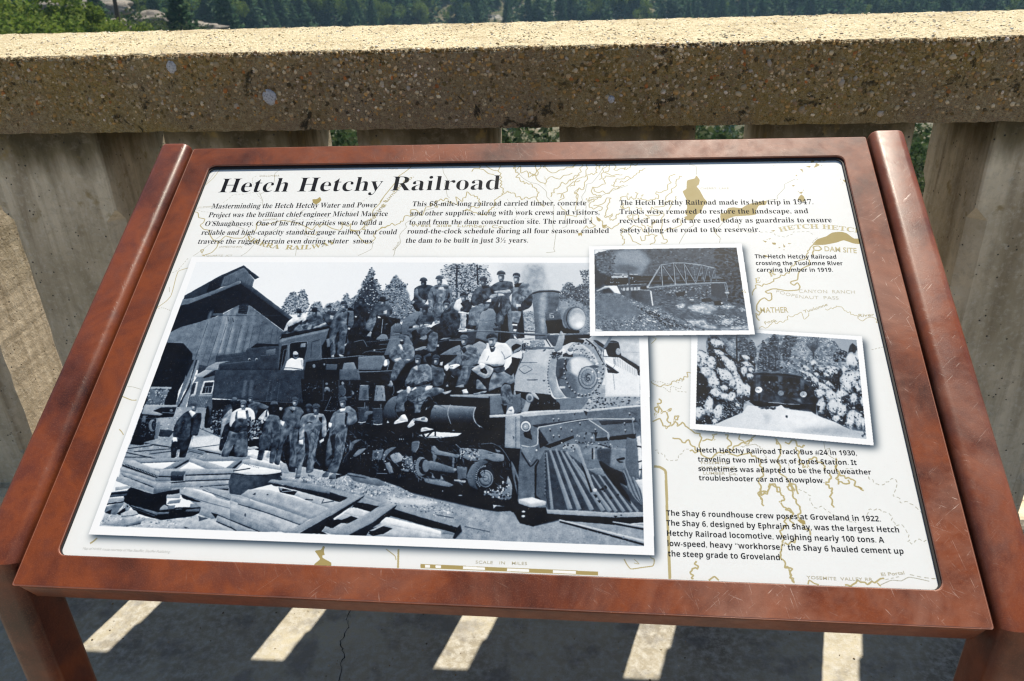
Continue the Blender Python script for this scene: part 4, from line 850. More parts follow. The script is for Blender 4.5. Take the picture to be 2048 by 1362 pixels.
def head(x, y, r, cap='cap', skin=.62, hat=.28, lit=.85, sh=.3):
    c0 = CLOTH[0]; CLOTH[0] = 0; rl = REL[0]; REL[0] = 0
    skin = min(skin, .62)*.92; lit = min(lit, .8)
    P(sh*.6, [(x-r*.45, y+r*.8), (x+r*.5, y+r*.8), (x+r*.45, y+r*1.35), (x-r*.4, y+r*1.35)], soft=1)
    El(skin*.82, x, y+r*.25, r*.66, r*.92, a=.02, b=.03)
    El(min(.95, skin*.95+lit*.2), x-r*.2, y+r*.45, r*.3, r*.42, soft=1.3, a=.01, b=.01); El(skin*.5, x+r*.45, y+r*.35, r*.2, r*.6, soft=1.2, a=.01, b=.01)
    El(skin*.3, x, y+r*.06, r*.5, r*.12, soft=.9, a=.01, b=.01); El(skin*.55, x-r*.02, y+r*.82, r*.24, r*.07, soft=.6, a=.01, b=.01); El(lit, x-r*.08, y+r*.36, r*.09, r*.2, soft=.6, a=.01, b=.01)
    REL[0] = rl
    if cap == 'cap': P(hat, [(x-r*.95, y-r*.15), (x-r*.78, y-r*.75), (x-r*.1, y-r*1.02), (x+r*.78, y-r*.75), (x+r*.9, y-r*.2), (x+r*.2, y-r*.35)]); L(min(1, hat+.22), 1.1, [(x-r*.7, y-r*.85), (x, y-r*1.12), (x+r*.6, y-r*.85)])
    elif cap == 'hat': P(hat, [(x-r*1.5, y-r*.1), (x-r*.8, y-r*.4), (x-r*.7, y-r*1.1), (x, y-r*1.25), (x+r*.75, y-r*1.05), (x+r*.8, y-r*.4), (x+r*1.5, y-r*.15), (x+r*.7, y-r*.02), (x-r*.7, y+r*.02)]); L(.1, 1.4, [(x-r*.8, y-r*.35), (x+r*.8, y-r*.35)])
    elif cap == 'hair': P(hat, [(x-r*.8, y-r*.2), (x-r*.7, y-r*.85), (x, y-r*1.1), (x+r*.75, y-r*.8), (x+r*.8, y-r*.05), (x+r*.4, y-r*.45), (x-r*.4, y-r*.5)])
    CLOTH[0] = c0
def folds(n, s, g=.2, g2=.6, seed=0, w=1.3):
    p = PT(s); c = p.mean(0); r = np.random.default_rng(seed+n+int(p[0, 0])); keep = FR[:]; FR[:] = [0, 0, 1]
    lo, hi = p.min(0), p.max(0); ax = hi-lo
    for i in range(n):
        a = lo+ax*(.2+.6*r.random(2)); d = np.array([r.normal()*.12*ax[0], .16*ax[1]*r.uniform(.5, 1.4)])
        L(g if i % 3 else g2, w*1.6*r.uniform(.5, 1), [tuple(a), tuple(a+d*.5+r.normal(size=2)), tuple(a+d)], soft=1.1, alpha=.75)
    FR[:] = keep
def photo_men():
    REL[0] = .2; CLOTH[0] = 1
    # on the cab roof
    fr('B'); P(.26, "-20,940 60,850 120,740 300,700 420,650 600,640 700,700 660,800 300,880 0,960", soft=2)
    P(.78, "85,760 130,710 230,680 300,645 345,670 330,720 200,790 90,850 45,860"); P(.12, "110,790 220,740 290,720 260,800 130,870 100,850"); P(.70, "95,780 260,700 310,700 250,740 120,800"); P(.42, "180,830 250,770 300,800 270,880 180,860"); P(.58, "-10,950 60,890 160,880 120,920 20,950"); L(.7, 2.4, "100,900 180,890 250,910"); head(245, 620, 42, 'hat', .7, .16, .95)
    P(.30, "270,770 330,720 420,650 540,640 560,760 480,790 400,840 300,820"); P(.5, "270,780 420,740 480,720 400,770 290,800"); P(.5, "370,780 420,760 400,850 340,870"); P(.2, "420,790 560,770 590,740 640,720 560,790 440,830"); P(.58, "430,810 600,740 650,730 560,790 440,830"); P(.66, "340,850 390,840 380,870 330,880"); head(450, 605, 46, 'hat', .45, .15, .6); folds(8, "300,700 540,640 540,780 320,800")
    P(.25, "560,640 640,600 740,600 780,700 660,800 570,720"); L(.45, 1.2, "580,650 660,630"); L(.45, 1.2, "580,690 680,660"); P(.6, "650,650 700,660 690,720 640,700"); head(640, 560, 36, 'cap', .6, .18, .85)
    P(.05, "30,900 640,790 640,820 0,960", sm=0)
    # big standing man
    P(.06, "880,560 940,560 1000,700 960,900 900,1160 850,1180 850,900 880,700")
    P(.36, "730,610 790,580 880,590 960,600 985,690 940,800 920,820 890,800 870,870 850,1000 830,1150 740,1170 735,1050 770,960 740,900 720,1000 720,1150 660,1190 650,1060 635,900 650,800 680,720", g2=.34, d="700,600 700,1150"); folds(26, "650,620 950,620 850,1140 650,1140", .22, .48); P(.45, "760,600 860,600 870,760 760,780", soft=3); P(.12, "740,880 765,870 755,1000 740,1150 715,1000"); P(.1, "660,1020 690,990 680,1040"); P(.1, "880,600 900,620 880,780 865,780"); P(.15, "780,585 830,600 860,580 830,620")
    P(.8, "880,810 912,815 905,845 875,835"); P(.6, "660,1180 700,1160 705,1195 665,1200"); P(.66, "760,1150 830,1180 820,1190 770,1185"); head(830, 520, 48, 'cap', .62, .24, .9); P(.12, "860,510 890,530 870,570 850,550"); P(.6, "835,1030 870,1010 860,1040 835,1060")
    # two sitting behind
    P(.16, "960,540 1000,470 1090,470 1150,560 1110,700 1130,860 1010,900 960,800"); head(1055, 465, 46, 'hair', .35, .16, .45); folds(14, "970,560 1130,560 1100,860 980,860", .08, .32); P(.8, "965,660 1000,665 985,690")
    P(.30, "1210,560 1260,510 1400,500 1460,570 1450,630 1380,680 1260,640 1240,700 1210,860 1120,840 1150,700"); P(.44, "1130,720 1250,680 1230,800 1200,860 1115,835"); P(.8, "1265,660 1310,680 1300,710 1270,700"); P(.7, "1340,600 1390,580 1380,640 1340,640"); P(.62, "1125,920 1170,860 1190,870 1180,930"); P(.05, "1190,880 1260,700 1310,700 1290,920 1190,940"); head(1335, 470, 50, 'hat', .5, .15, .72); folds(14, "1220,540 1450,540 1240,840 1140,840"); P(.12, "1360,700 1400,640 1460,760 1380,790"); P(.6, "1350,770 1400,755 1390,780")
    fr('C')
    # back pair
    P(.24, "520,360 600,310 720,300 800,320 790,420 740,480 700,560 560,700 490,600 470,560 510,500"); P(.40, "525,370 570,360 590,470 680,540 690,570 620,560 515,470"); P(.58, "640,530 690,530 680,580 640,570"); P(.14, "470,560 560,530 620,580 600,700 560,690"); head(660, 255, 62, 'cap', .30, .26, .5); P(.5, "500,540 530,550 490,600 465,570")
    P(.44, "770,350 850,300 960,285 1080,330 1090,420 1060,540 960,560 940,720 900,810 830,780 800,640 760,620 720,480"); P(.48, "860,380 1000,370 990,500 940,720 850,760 830,520", a=.04); P(.72, "880,340 960,330 980,380 880,385"); P(.20, "1030,340 1060,480 1010,540 1040,420"); L(.25, 1.6, "790,400 830,560 800,640"); P(.52, "730,520 790,540 800,640 780,650 740,600"); folds(24, "780,350 1070,350 930,780 820,780", .25, .62); head(900, 225, 62, 'cap', .72, .32, .9); P(.6, "770,620 805,630 800,670")
    # front pair
    P(.26, "600,760 700,720 820,730 820,820 780,900 740,900 600,920 540,880"); P(.62, "440,940 560,910 720,890 740,920 600,950 460,990"); P(.12, "440,930 500,920 490,980 440,980"); P(.36, "410,1010 440,960 560,950 760,940 760,1000 620,1120 600,1040 480,1160"); P(.10, "480,1000 560,970 580,1120 500,1180"); head(680, 665, 68, 'cap', .30, .24, .5); P(.5, "600,650 640,660 620,720"); folds(20, "560,740 800,740 740,1050 440,1050", .12, .5)
    P(.22, "930,750 1000,660 1100,640 1200,720 1215,860 1200,960 1150,1080 1000,1100 850,1080 740,1060 800,940 900,880"); P(.13, "760,960 900,880 1150,920 1180,1000 1100,1090 900,1100 840,1020"); P(.40, "740,1060 800,1010 870,1030 880,1100 840,1300 715,1300 720,1180"); P(.66, "820,850 900,840 900,870 830,890"); folds(22, "860,700 1200,700 1180,1050 780,1080", .1, .36); folds(8, "730,1040 870,1040 830,1290 730,1290", .25, .55)
    P(.52, "600,1110 700,1060 715,1100 690,1130 610,1135"); head(1010, 600, 66, 'hair', .78, .2, .92); P(.15, "960,660 1000,700 1080,620 1060,700 980,720")
    P(.56, "530,1270 650,1240 700,1250 620,1290 550,1300"); P(.52, "650,1270 720,1250 700,1290"); P(.08, "600,1120 720,1150 700,1240 560,1220")
    # white shirt sitter
    P(.86, "1110,640 1150,540 1220,500 1290,520 1310,560 1220,660 1210,700 1140,680", a=.015); P(.2, "1220,580 1320,520 1390,570 1380,680 1330,720 1230,690 1260,640"); P(.82, "1190,700 1330,720 1380,700 1370,740 1300,745 1190,730"); P(.66, "1215,740 1310,740 1300,960 1220,950"); P(.14, "1310,740 1370,760 1340,960 1300,960"); P(.6, "1165,970 1290,940 1280,985 1180,990"); head(1265, 480, 60, 'cap', .6, .18, .85); P(.75, "1340,500 1410,520 1390,580 1350,560"); P(.65, "1310,975 1430,950 1430,995 1330,1000")
    fr('D')
    P(.30, "340,440 390,360 500,310 640,330 660,430 620,500 560,540 450,600 350,620 310,560"); P(.46, "300,680 420,610 600,590 560,680 460,720 440,880 380,970 270,900"); folds(26, "330,360 640,330 600,640 300,640", .14, .45); folds(10, "300,650 440,650 400,900 290,900", .3, .66); P(.62, "420,600 490,580 500,610 430,625"); head(505, 240, 62, 'cap', .48, .28, .7); P(.12, "480,320 590,300 600,340 500,360"); P(.12, "270,900 400,920 380,980 240,960")
    P(.28, "600,340 700,270 800,240 940,260 955,400 900,480 920,640 880,680 800,720 700,640 620,560 640,440"); P(.60, "660,400 780,385 900,370 930,420 820,430 690,430"); P(.66, "590,490 640,440 780,430 830,460 700,480 620,510"); P(.26, "640,540 780,520 910,540 920,640 820,720 740,700 650,620"); P(.36, "800,640 880,560 920,640 840,760 800,900 700,870 690,760 740,700"); P(.14, "640,600 760,640 760,700 700,740"); folds(26, "620,300 930,300 860,860 680,860", .1, .4); P(.95, "745,565 757,575 742,645 735,640"); head(775, 160, 70, 'cap', .66, .26, .88); P(.2, "670,880 780,860 790,900 700,930"); P(.16, "650,960 740,940 740,1020 680,1020"); P(.45, "740,780 800,760 790,880 740,860", soft=2)
    P(.50, "960,330 1060,270 1180,270 1240,400 1250,500 1180,640 1060,720 1000,660 930,600 940,440", g2=.42, d="1000,300 1150,650"); P(.16, "1100,560 1240,430 1240,600 1180,660 1060,700 1020,660"); P(.55, "930,700 1060,700 1080,720 1040,880 940,860"); folds(26, "950,320 1230,300 1160,640 960,640", .22, .68); P(.75, "1000,590 1070,590 1075,630 1000,640"); P(.08, "970,290 1090,270 1040,330 980,340"); head(1005, 190, 68, 'hair', .72, .26, .85); P(.08, "945,865 1020,880 1020,910 940,900"); P(.85, "940,890 1020,895 1015,925 940,915"); P(.2, "950,930 1010,930 1000,1020 950,1010"); P(.8, "960,970 1010,975 1000,1010 955,1005"); P(.14, "950,1010 1020,1010 1020,1040 960,1040"); P(.85, "960,1050 1020,1120 1000,1130 970,1110")
    L(.5, 3.6, "-20,1140 180,1140"); L(.45, 4, "170,1020 420,998 700,1005 1080,1035 1513,1055"); L(.75, 1, "420,992 720,998 1080,1028 1400,1048")
    # right-hand engineer with pipe; man in white shirt
    fr('F')
    # sitting, left
    P(.40, "120,300 180,230 250,190 380,180 460,230 475,330 440,400 300,400 210,450 130,390"); P(.84, "245,200 285,195 330,290 280,280"); P(.70, "190,400 280,370 300,400 200,440"); P(.34, "200,450 300,400 450,380 460,420 330,500 260,600 210,690 140,680 160,560"); P(.06, "330,500 460,420 480,560 360,700 240,760 220,700"); P(.58, "75,740 150,685 180,740 165,770 90,750"); P(.8, "340,395 430,400 400,420"); folds(22, "140,220 460,220 440,400 160,400", .24, .62); folds(8, "160,460 300,450 200,680 150,670", .2, .55); head(305, 120, 52, 'cap', .66, .36, .95); P(.10, "270,150 330,150 310,200 280,190"); P(.5, "35,440 70,400 120,400 130,440 90,500 45,500"); P(.95, "60,420 90,405 100,470 70,500 50,480"); L(.6, 2.2, "130,430 95,550")
    L(.5, 2, "0,560 170,555"); P(.06, "0,575 160,575 120,740 60,760 0,740", sm=0); L(.6, 1.6, "185,760 190,840 165,890")
    P(.6, "480,260 590,220 640,230 560,275 480,285"); P(.3, "590,360 680,310 700,350 620,380 640,450 590,440"); 
    # second seated pair (front)
    P(.33, "690,470 760,500 860,520 880,640 860,740 740,780 700,700"); P(.55, "860,540 910,660 930,770 890,760"); head(765, 400, 62, 'cap', .55, .26, .85); P(.1, "700,380 740,400 730,480 700,470"); P(.8, "820,440 860,430 850,490 810,480")
    P(.46, "390,600 430,520 500,480 640,460 700,520 710,700 640,780 480,780 420,800 340,760 340,700"); P(.82, "445,520 510,480 520,560 500,560"); P(.14, "360,750 420,700 500,740 600,700 710,690 700,720 600,750 420,780"); folds(34, "360,500 700,480 700,780 360,780", .26, .66); P(.40, "230,900 300,830 420,790 640,780 560,900 400,850 360,1000 330,1110 215,1120"); P(.36, "390,860 450,830 600,800 580,880 540,1080 470,1130 450,1000 360,1080"); P(.46, "570,880 660,800 760,780 870,800 860,850 740,900 640,920 560,1050 550,1120 470,1130 520,1000"); folds(36, "240,860 860,800 540,1110 240,1110", .12, .58); P(.06, "330,1000 380,960 460,1000 470,1130 350,1120"); P(.10, "220,1120 330,1110 320,1150 240,1160")
    P(.88, "365,780 400,765 420,820 390,870 360,850"); P(.9, "420,820 490,775 500,790 440,835"); P(.85, "610,800 640,760 720,760 700,800 620,830"); head(515, 400, 60, 'cap', .88, .32, .97); P(.3, "480,450 540,440 520,490"); 
    P(.88, "195,1250 250,1210 290,1160 340,1150 380,1220 375,1250 320,1240 200,1285"); P(.97, "195,1265 320,1235 380,1240 330,1255 200,1285"); P(.8, "370,1310 430,1230 470,1200 470,1290 390,1335"); P(.72, "450,1215 600,1180 650,1210 640,1255 540,1240 460,1235"); P(.4, "560,1200 620,1190 610,1230 560,1230"); P(.06, "460,1250 640,1262 620,1300 480,1290"); P(.85, "555,1350 600,1325 650,1345 640,1362 560,1362"); P(.7, "620,1080 645,1040 640,1080 620,1095"); P(.8, "90,1270 105,1225 125,1265")
    # pipe smoker
    P(.46, "960,430 1070,330 1100,250 1200,200 1290,210 1350,300 1362,440 1200,500 1080,480 930,500 890,470"); P(.40, "1090,260 1230,270 1230,400 1120,420"); P(.12, "1090,240 1160,230 1180,280 1140,320"); P(.3, "1110,500 1200,480 1362,500 1250,560 1200,700 1160,760 1030,760 1080,620"); P(.4, "1120,500 1200,490 1190,650 1150,760 1040,760 1090,620"); P(.2, "930,540 1060,520 1100,560 1080,640 970,620"); folds(30, "900,280 1360,220 1360,480 920,480", .22, .68); folds(10, "1080,520 1220,520 1140,740 1050,740", .2, .5); P(.93, "875,490 930,465 940,520 910,560 880,540"); P(.93, "940,490 1040,460 1090,480 1010,530 950,530"); L(.25, 1, "950,500 1000,495"); head(1145, 130, 64, 'cap', .76, .38, .95); P(.15, "1080,180 1130,200 1130,240 1100,230")
    P(.6, "1020,770 1140,740 1150,780 1030,780"); P(.8, "1110,820 1180,800 1210,860 1130,870"); P(.6, "840,850 980,820 960,850 880,880"); P(.7, "1270,860 1362,850 1362,880 1280,890"); P(.05, "880,620 1030,640 1010,800 850,800 860,760"); P(.6, "895,760 920,740 940,770 900,780"); L(.7, 1.6, "970,620 1010,650")
    fr('G')
    P(.05, "290,520 420,520 540,760 520,860 420,860 330,800"); P(.5, "360,680 400,680 500,800 440,810 355,800"); P(.6, "315,875 430,835 500,830 480,860 340,885"); 
    P(.62, "290,540 380,480 480,470 600,530 540,640 470,660 390,620"); P(.05, "410,540 470,510 510,570 490,600 430,575"); El(.9, 463, 556, 5, 5)
    P(.86, "375,460 420,340 470,260 540,250 640,180 760,180 830,260 840,340 780,390 750,440 720,480 600,500 530,470 440,470", a=.02); P(.97, "500,270 640,260 700,330 700,420 560,450 480,420", soft=4, a=.015); P(.6, "560,470 720,460 730,480 600,500"); L(.6, 1.6, "700,290 740,360 740,400"); L(.62, 1.6, "500,420 530,350"); L(.4, 1.5, "740,400 830,350"); P(.22, "540,230 580,250 620,230 600,290 560,300"); P(.97, "760,400 835,360 840,440 780,540 730,620 700,580 730,500", a=.01); P(.95, "640,600 720,570 740,610 700,640 640,640"); P(.12, "600,610 650,610 680,660 640,675"); P(.9, "400,450 470,460 480,500 430,530 400,510")
    P(.50, "540,700 600,560 720,540 860,560 880,700 820,740 740,720 680,800 530,840", b=.05); P(.28, "600,520 740,500 740,560 640,590 590,560"); P(.10, "740,560 840,480 880,540 840,620 780,590"); P(.05, "540,840 690,770 690,830 560,850"); P(.40, "690,800 740,740 820,750 850,880 850,1000 730,1030 700,920"); folds(14, "700,780 840,780 840,1000 720,1000", .2, .55); L(.6, 1.6, "730,1020 850,1000"); P(.85, "760,1150 800,1060 850,1040 875,1100 865,1145", a=.03); P(.6, "790,1090 850,1080 840,1110")
    head(570, 130, 78, 'cap', .9, .16, .98); P(.6, "600,90 630,110 620,180 590,200", soft=2); 
    # --- men on the ground
    fr('H')
    P(.20, "740,790 820,700 890,660 960,690 1050,690 1055,780 1010,970 960,980 900,1010 800,1020 740,1005 690,990 700,880", b=.035); P(.93, "890,670 920,650 985,690 935,745", a=.01); P(.14, "680,1030 900,1010 930,1000 880,1160 845,1260 770,1260 780,1160 740,1170 720,1260 665,1260"); P(.85, "755,1200 775,1200 760,1262 740,1262"); P(.86, "680,1010 735,1005 745,1060 710,1055 690,1075"); P(.86, "940,980 980,980 960,1050 935,1060"); P(.32, "840,720 930,760 900,1000 830,1000", soft=3, alpha=.6); P(.08, "930,745 960,760 920,1000 900,1010"); folds(12, "720,720 1040,720 1000,980 720,980", .1, .34); head(960, 590, 52, 'hat', .78, .38, .97)
    P(.1, "690,1060 720,1060 710,1130 690,1120")
    fr('I')
    P(.06, "90,370 150,370 170,500 140,640 60,640"); speck(130, [.1, .3, .6], "160,430 300,400 300,700 250,760 150,680", 1, 2.6); P(.45, "105,300 150,300 170,370 110,600 140,500", sm=0, alpha=.5)
    # rear men
    P(.22, "300,440 350,350 420,330 440,420 340,640 320,700 290,760 270,780 300,600"); P(.58, "330,480 410,400 440,400 420,560 340,620 300,740 275,780 290,560", a=.04); P(.1, "340,640 390,640 380,760 300,960 260,940 280,800"); head(470, 290, 46, 'hat', .14, .42, .2); P(.66, "265,790 315,780 310,800 270,805")
    P(.34, "640,330 700,290 800,300 940,360 900,400 800,390 760,520 700,460"); head(690, 250, 48, 'cap', .55, .28, .85)
    # heavy man with bib
    P(.85, "400,600 430,450 500,400 560,380 680,380 740,440 750,560 700,620 640,560 520,560 420,640", a=.02); P(.18, "500,530 560,520 620,530 690,500 700,600 690,700 560,740 450,700 430,620 470,560", b=.03); P(.97, "500,430 620,430 620,520 500,525", a=.01); P(.30, "490,440 510,420 510,600 480,540"); P(.3, "620,420 650,410 690,600 640,540"); P(.42, "520,540 560,590 500,640 450,650", soft=4); P(.42, "600,560 640,540 660,600 600,640", soft=5)
    P(.42, "400,690 500,720 640,700 650,850 640,1040 460,1040 470,860 440,900 395,1040 290,1035 340,880 380,780", b=.04, g2=.34, d="350,700 640,900"); P(.04, "465,860 470,1040 395,1040"); P(.25, "470,740 640,710 640,780 520,800", soft=5); head(590, 330, 56, 'hair', .82, .5, .97); L(.3, 2, "550,375 600,375")
    P(.62, "520,600 600,800", sm=0) if 0 else None
    P(.6, "660,690 720,680 730,760 680,780"); speck(130, [.1, .45, .65], "650,540 840,540 830,800 660,820", 1, 2.8); P(.85, "650,920 760,900 800,930 700,950 650,950"); P(.85, "700,790 800,780 800,800 690,805"); P(.84, "880,950 960,970 940,1110 860,1080", sm=0); P(.8, "1140,1010 1230,1010 1210,1090 1130,1080", sm=0); P(.8, "660,980 800,1010 780,1080 640,1040", sm=0)
    # back-turned man
    P(.36, "870,600 900,500 960,470 1070,490 1110,600 1100,740 960,740 840,760", b=.04); P(.82, "790,530 860,440 920,400 940,480 880,560"); P(.3, "900,420 920,400 910,500 890,500"); P(.28, "810,760 960,740 1100,740 1060,900 1000,1130 945,1120 960,960 970,900 880,960 850,1090 780,1080 800,960", b=.04); P(.04, "880,960 960,900 960,960 870,960"); P(.1, "840,560 870,540 850,640 800,640"); folds(14, "870,500 1100,500 1000,1100 820,1080", .15, .5); head(1010, 350, 60, 'cap', .12, .36, .2); P(.8, "1080,370 1130,380 1110,420 1080,410"); P(.95, "820,560 850,540 870,580 840,600")
    # second standing
    P(.32, "1140,400 1230,360 1362,380 1362,640 1330,720 1340,1180 1190,1180 1200,800 1140,860 1080,1150 1010,1120 1080,860 1140,600"); P(.9, "1095,540 1150,560 1140,610 1110,600"); P(.1, "1200,700 1220,700 1210,1000 1140,1080 1130,1000"); folds(18, "1140,420 1362,420 1330,1150 1060,1100", .14, .48); P(.12, "1200,400 1240,380 1280,420 1260,440 1220,410"); head(1295, 290, 54, 'cap', .82, .3, .97)
    fr('J')
    P(.34, "60,380 150,350 260,350 310,420 260,500 240,640 230,760 200,1140 110,1140 130,880 60,760 0,860 0,640", b=.04); P(.6, "150,350 200,350 190,400 160,400"); P(.1, "120,370 160,400 190,390 160,430"); folds(20, "40,400 280,400 200,1120 60,1100", .15, .5); P(.06, "90,740 120,720 130,900 110,1140 60,1000"); P(.84, "0,520 60,540 40,600 0,560"); P(.16, "100,1140 200,1120 200,1200 120,1190"); head(195, 275, 50, 'cap', .82, .3, .95)
    head(375, 360, 50, 'cap', .3, .3, .4)
    P(.50, "280,480 350,440 420,430 560,440 600,520 600,620 590,740 540,740 560,600 520,660 470,900 430,1180 340,1200 350,1040 330,960 290,1100 260,1260 200,1270 230,1060 210,900 250,760 240,640", b=.04, g2=.36, d="400,450 350,1150"); P(.6, "250,640 320,560 310,740 250,780", a=.04); P(.58, "545,560 600,520 605,700 580,740 540,740", a=.04); folds(40, "250,470 590,470 440,1180 220,1200", .2, .62); P(.12, "320,680 345,690 380,900 350,1050 330,960"); L(.12, 2, "345,565 380,545 420,560"); P(.88, "425,450 470,460 460,500"); P(.88, "245,780 300,770 300,840 250,840"); P(.85, "510,790 570,750 570,790 520,825"); P(.10, "500,480 545,480 545,560 510,520"); head(470, 370, 60, 'cap', .42, .32, .72); P(.42, "200,1275 220,1220 270,1220 250,1275"); P(.45, "360,1220 440,1240 450,1255 370,1250")
    P(.42, "640,560 690,430 770,380 890,335 980,400 1005,520 960,570 880,600 870,700 820,960 740,1200 650,1200 600,1190 590,1000 610,820 640,700", b=.04, g2=.36, d="750,400 680,1150"); P(.50, "720,430 850,420 840,620 700,640", a=.03); P(.46, "870,400 960,420 1000,520 860,600 850,480"); P(.9, "770,375 850,350 840,400 780,415"); P(.94, "635,550 675,560 660,620 630,620"); L(.8, 2, "635,630 612,670"); P(.92, "825,575 855,590 850,610 830,610"); folds(44, "620,420 990,400 800,1180 600,1180", .2, .62); P(.14, "650,740 720,700 700,1000 600,1180 590,1060 680,950"); P(.12, "850,420 880,430 860,580 840,560"); P(.35, "740,580 830,580 850,660 700,680", soft=3); head(815, 285, 62, 'cap', .8, .32, .98); P(.32, "850,210 930,215 930,235 870,240"); P(.4, "550,1230 600,1190 640,1200 620,1260 555,1260"); P(.36, "640,1250 700,1210 730,1220 710,1285 640,1285"); P(.05, "730,1230 860,1230 780,1260 720,1290")
def photo_bridge():
    CLOTH[0] = 0; ROUGH[0] = 0; REL[0] = 0
    fr('P')
    img = "163,110 1780,85 1920,1028 175,1038"
    P(.34, img, sm=0, b=.05)
    P(.92, "163,110 360,108 240,150 163,170", sm=0, soft=3)
    hill = "163,165 260,130 380,108 1780,85 1870,640 1880,900 1500,640 163,560"
    P(.31, hill, sm=0, b=.05); speck(1300, [.18, .24, .32, .4, .46], hill, 1.2, 3.6, .6, seed=2)
    speck(260, [.06, .1, .16], "1540,90 1780,90 1880,760 1700,720 1560,420", 2, 5, .6)
    P(.16, "165,180 200,260 330,400 280,500 165,540", soft=3); L(.5, 1.2, "170,200 300,400")
    sm_ = "340,200 420,130 540,108 690,120 760,190 810,240 740,330 700,400 560,390 400,380 380,280"
    P(.52, sm_, soft=6, b=.02); P(.56, "420,150 600,120 720,160 760,240 640,300 480,260", soft=12, b=.02); P(.36, "400,300 560,280 680,330 600,380 420,370", soft=8)
    P(.40, "180,260 330,260 380,380 300,400 200,330", soft=4); speck(160, [.25, .35, .46], "180,170 400,160 380,400 200,380", 1.5, 3.2)
    # river bank and water
    P(.34, "780,540 1480,480 1500,640 1400,700 860,640 830,600", sm=0); speck(420, [.12, .25, .42, .58, .7], "780,545 1480,490 1500,640 1380,680 880,625 830,600", 1, 3, .5)
    wat = "820,620 1400,680 1880,740 1920,1028 1230,1032 820,740"
    P(.36, wat, sm=0, b=.05); speck(560, [.22, .32, .46, .56], wat, 1.2, 5, .22, .2, .15)
    for s in ("1100,740 1200,730 1180,760 1110,765", "1230,760 1400,720 1560,750 1540,800 1420,800 1380,830 1250,790", "1340,800 1500,800 1480,840 1380,835", "1200,915 1440,910 1430,950 1300,960", "1260,965 1500,970 1600,1010 1920,970 1915,1020 1500,1015", "1640,900 1760,900 1700,960 1600,950", "1620,745 1760,750 1700,775 1600,765", "1820,780 1880,785 1850,795"):
        P(.72, s, soft=4, b=.2, alpha=.85); speck(60, [.9, .82, .6, .5], s, .7, 2.6, .3, .2, .3, spill=5)
    speck(140, [.75, .6, .85], "1500,850 1900,880 1915,1020 1560,960", .8, 3, .3, .3, .3)
    P(.08, "1525,700 1600,690 1640,735 1530,745"); P(.14, "1380,670 1480,660 1520,700 1390,705"); P(.12, "1080,600 1200,580 1180,640 1100,640"); P(.75, "1245,670 1300,675 1290,690 1250,685"); P(.8, "1600,705 1630,715 1610,735"); P(.3, "1220,600 1260,580 1330,590 1300,640 1230,650")
    slope = "175,600 300,580 450,610 560,660 640,700 780,760 850,750 1000,830 1180,920 1400,1032 178,1036"
    P(.45, slope, sm=0, b=.07); speck(1700, [.22, .32, .45, .54, .66], slope, .8, 2.0, .6, .5); speck(240, [.75, .88], "640,690 850,770 1150,930 1350,1030 600,1030 420,960 260,1000 180,1030", .8, 2.8, .4, .6, .3, seed=5); speck(150, [.08], "560,720 900,850 1300,1020 1000,1000", 1, 2.8, .5, .5)
    P(.44, "200,640 560,700 700,820 500,900 250,860", soft=10, b=.04); P(.86, "740,890 790,910 780,925", sm=0); P(.9, "820,915 870,930 870,942 830,930", sm=0); P(.85, "178,1010 240,1020 260,1036 178,1036", soft=1)
    # abutments and piers
    P(.92, "275,525 418,518 465,615 350,590 280,560", sm=0, a=.02); P(.72, "180,580 270,530 340,530 200,585"); P(.2, "260,560 330,540 390,600 250,610", soft=2)
    P(.24, "1490,490 1640,500 1680,660 1560,660 1490,620", sm=0, b=.04); L(.6, 1.6, "1645,500 1680,660"); L(.62, 1.6, "1665,490 1690,620"); P(.7, "1645,590 1700,590 1700,610 1650,610")
    P(.72, "465,545 690,535 690,565 470,580", sm=0); 
    for i in range(6): L(.1, 1.8, [(480+i*42, 535), (478+i*42, 580)])
    P(.22, "582,580 800,575 815,600 830,750 640,690 585,650", sm=0, g2=.34, d="600,640 800,640", b=.03); P(.85, "795,580 815,585 835,750 820,745", sm=0); L(.7, 1.8, "580,572 700,568 810,575"); P(.08, "690,530 770,525 760,565 700,565", sm=0)
    # train
    P(.05, "280,480 310,430 360,405 560,400 690,408 960,410 1200,405 1640,420 1660,470 1100,490 950,500 420,520 280,510", sm=0); P(.78, "355,408 545,402 545,428 360,435", b=.12); L(.75, 2, "380,385 660,392"); speck(50, [.2, .7, .5], "300,400 640,390 640,500 300,500", .8, 2.2); P(.10, "310,420 345,415 340,500 285,500", sm=0)
    for i in range(6): P(.40, [(905+i*95, 418), (945+i*95, 412), (945+i*95, 450), (905+i*95, 452)], sm=0)
    L(.35, 1.2, "690,440 780,440"); L(.5, 1.4, "650,470 1640,460"); L(.62, 2.2, "430,515 760,500"); P(.44, "1490,420 1570,410 1640,440 1500,440"); P(.30, "1600,395 1640,395 1640,420 1600,420", sm=0)
    L(.3, 4.2, "548,350 562,500 575,670"); 
    # truss
    L(.58, 4, "780,545 900,530 1200,505 1500,487 1660,485"); L(.35, 2, "790,560 1200,520 1480,500")
    L(.62, 4.4, "770,535 920,285", w1=3.4); L(.62, 3, "920,285 1065,262 1180,262 1380,285 1530,320"); L(.4, 2, "780,300 930,275 1060,270"); L(.35, 2.4, "700,420 770,315 790,300 840,375"); L(.25, 2.4, "785,310 785,400"); L(.4, 2, "770,310 900,290")
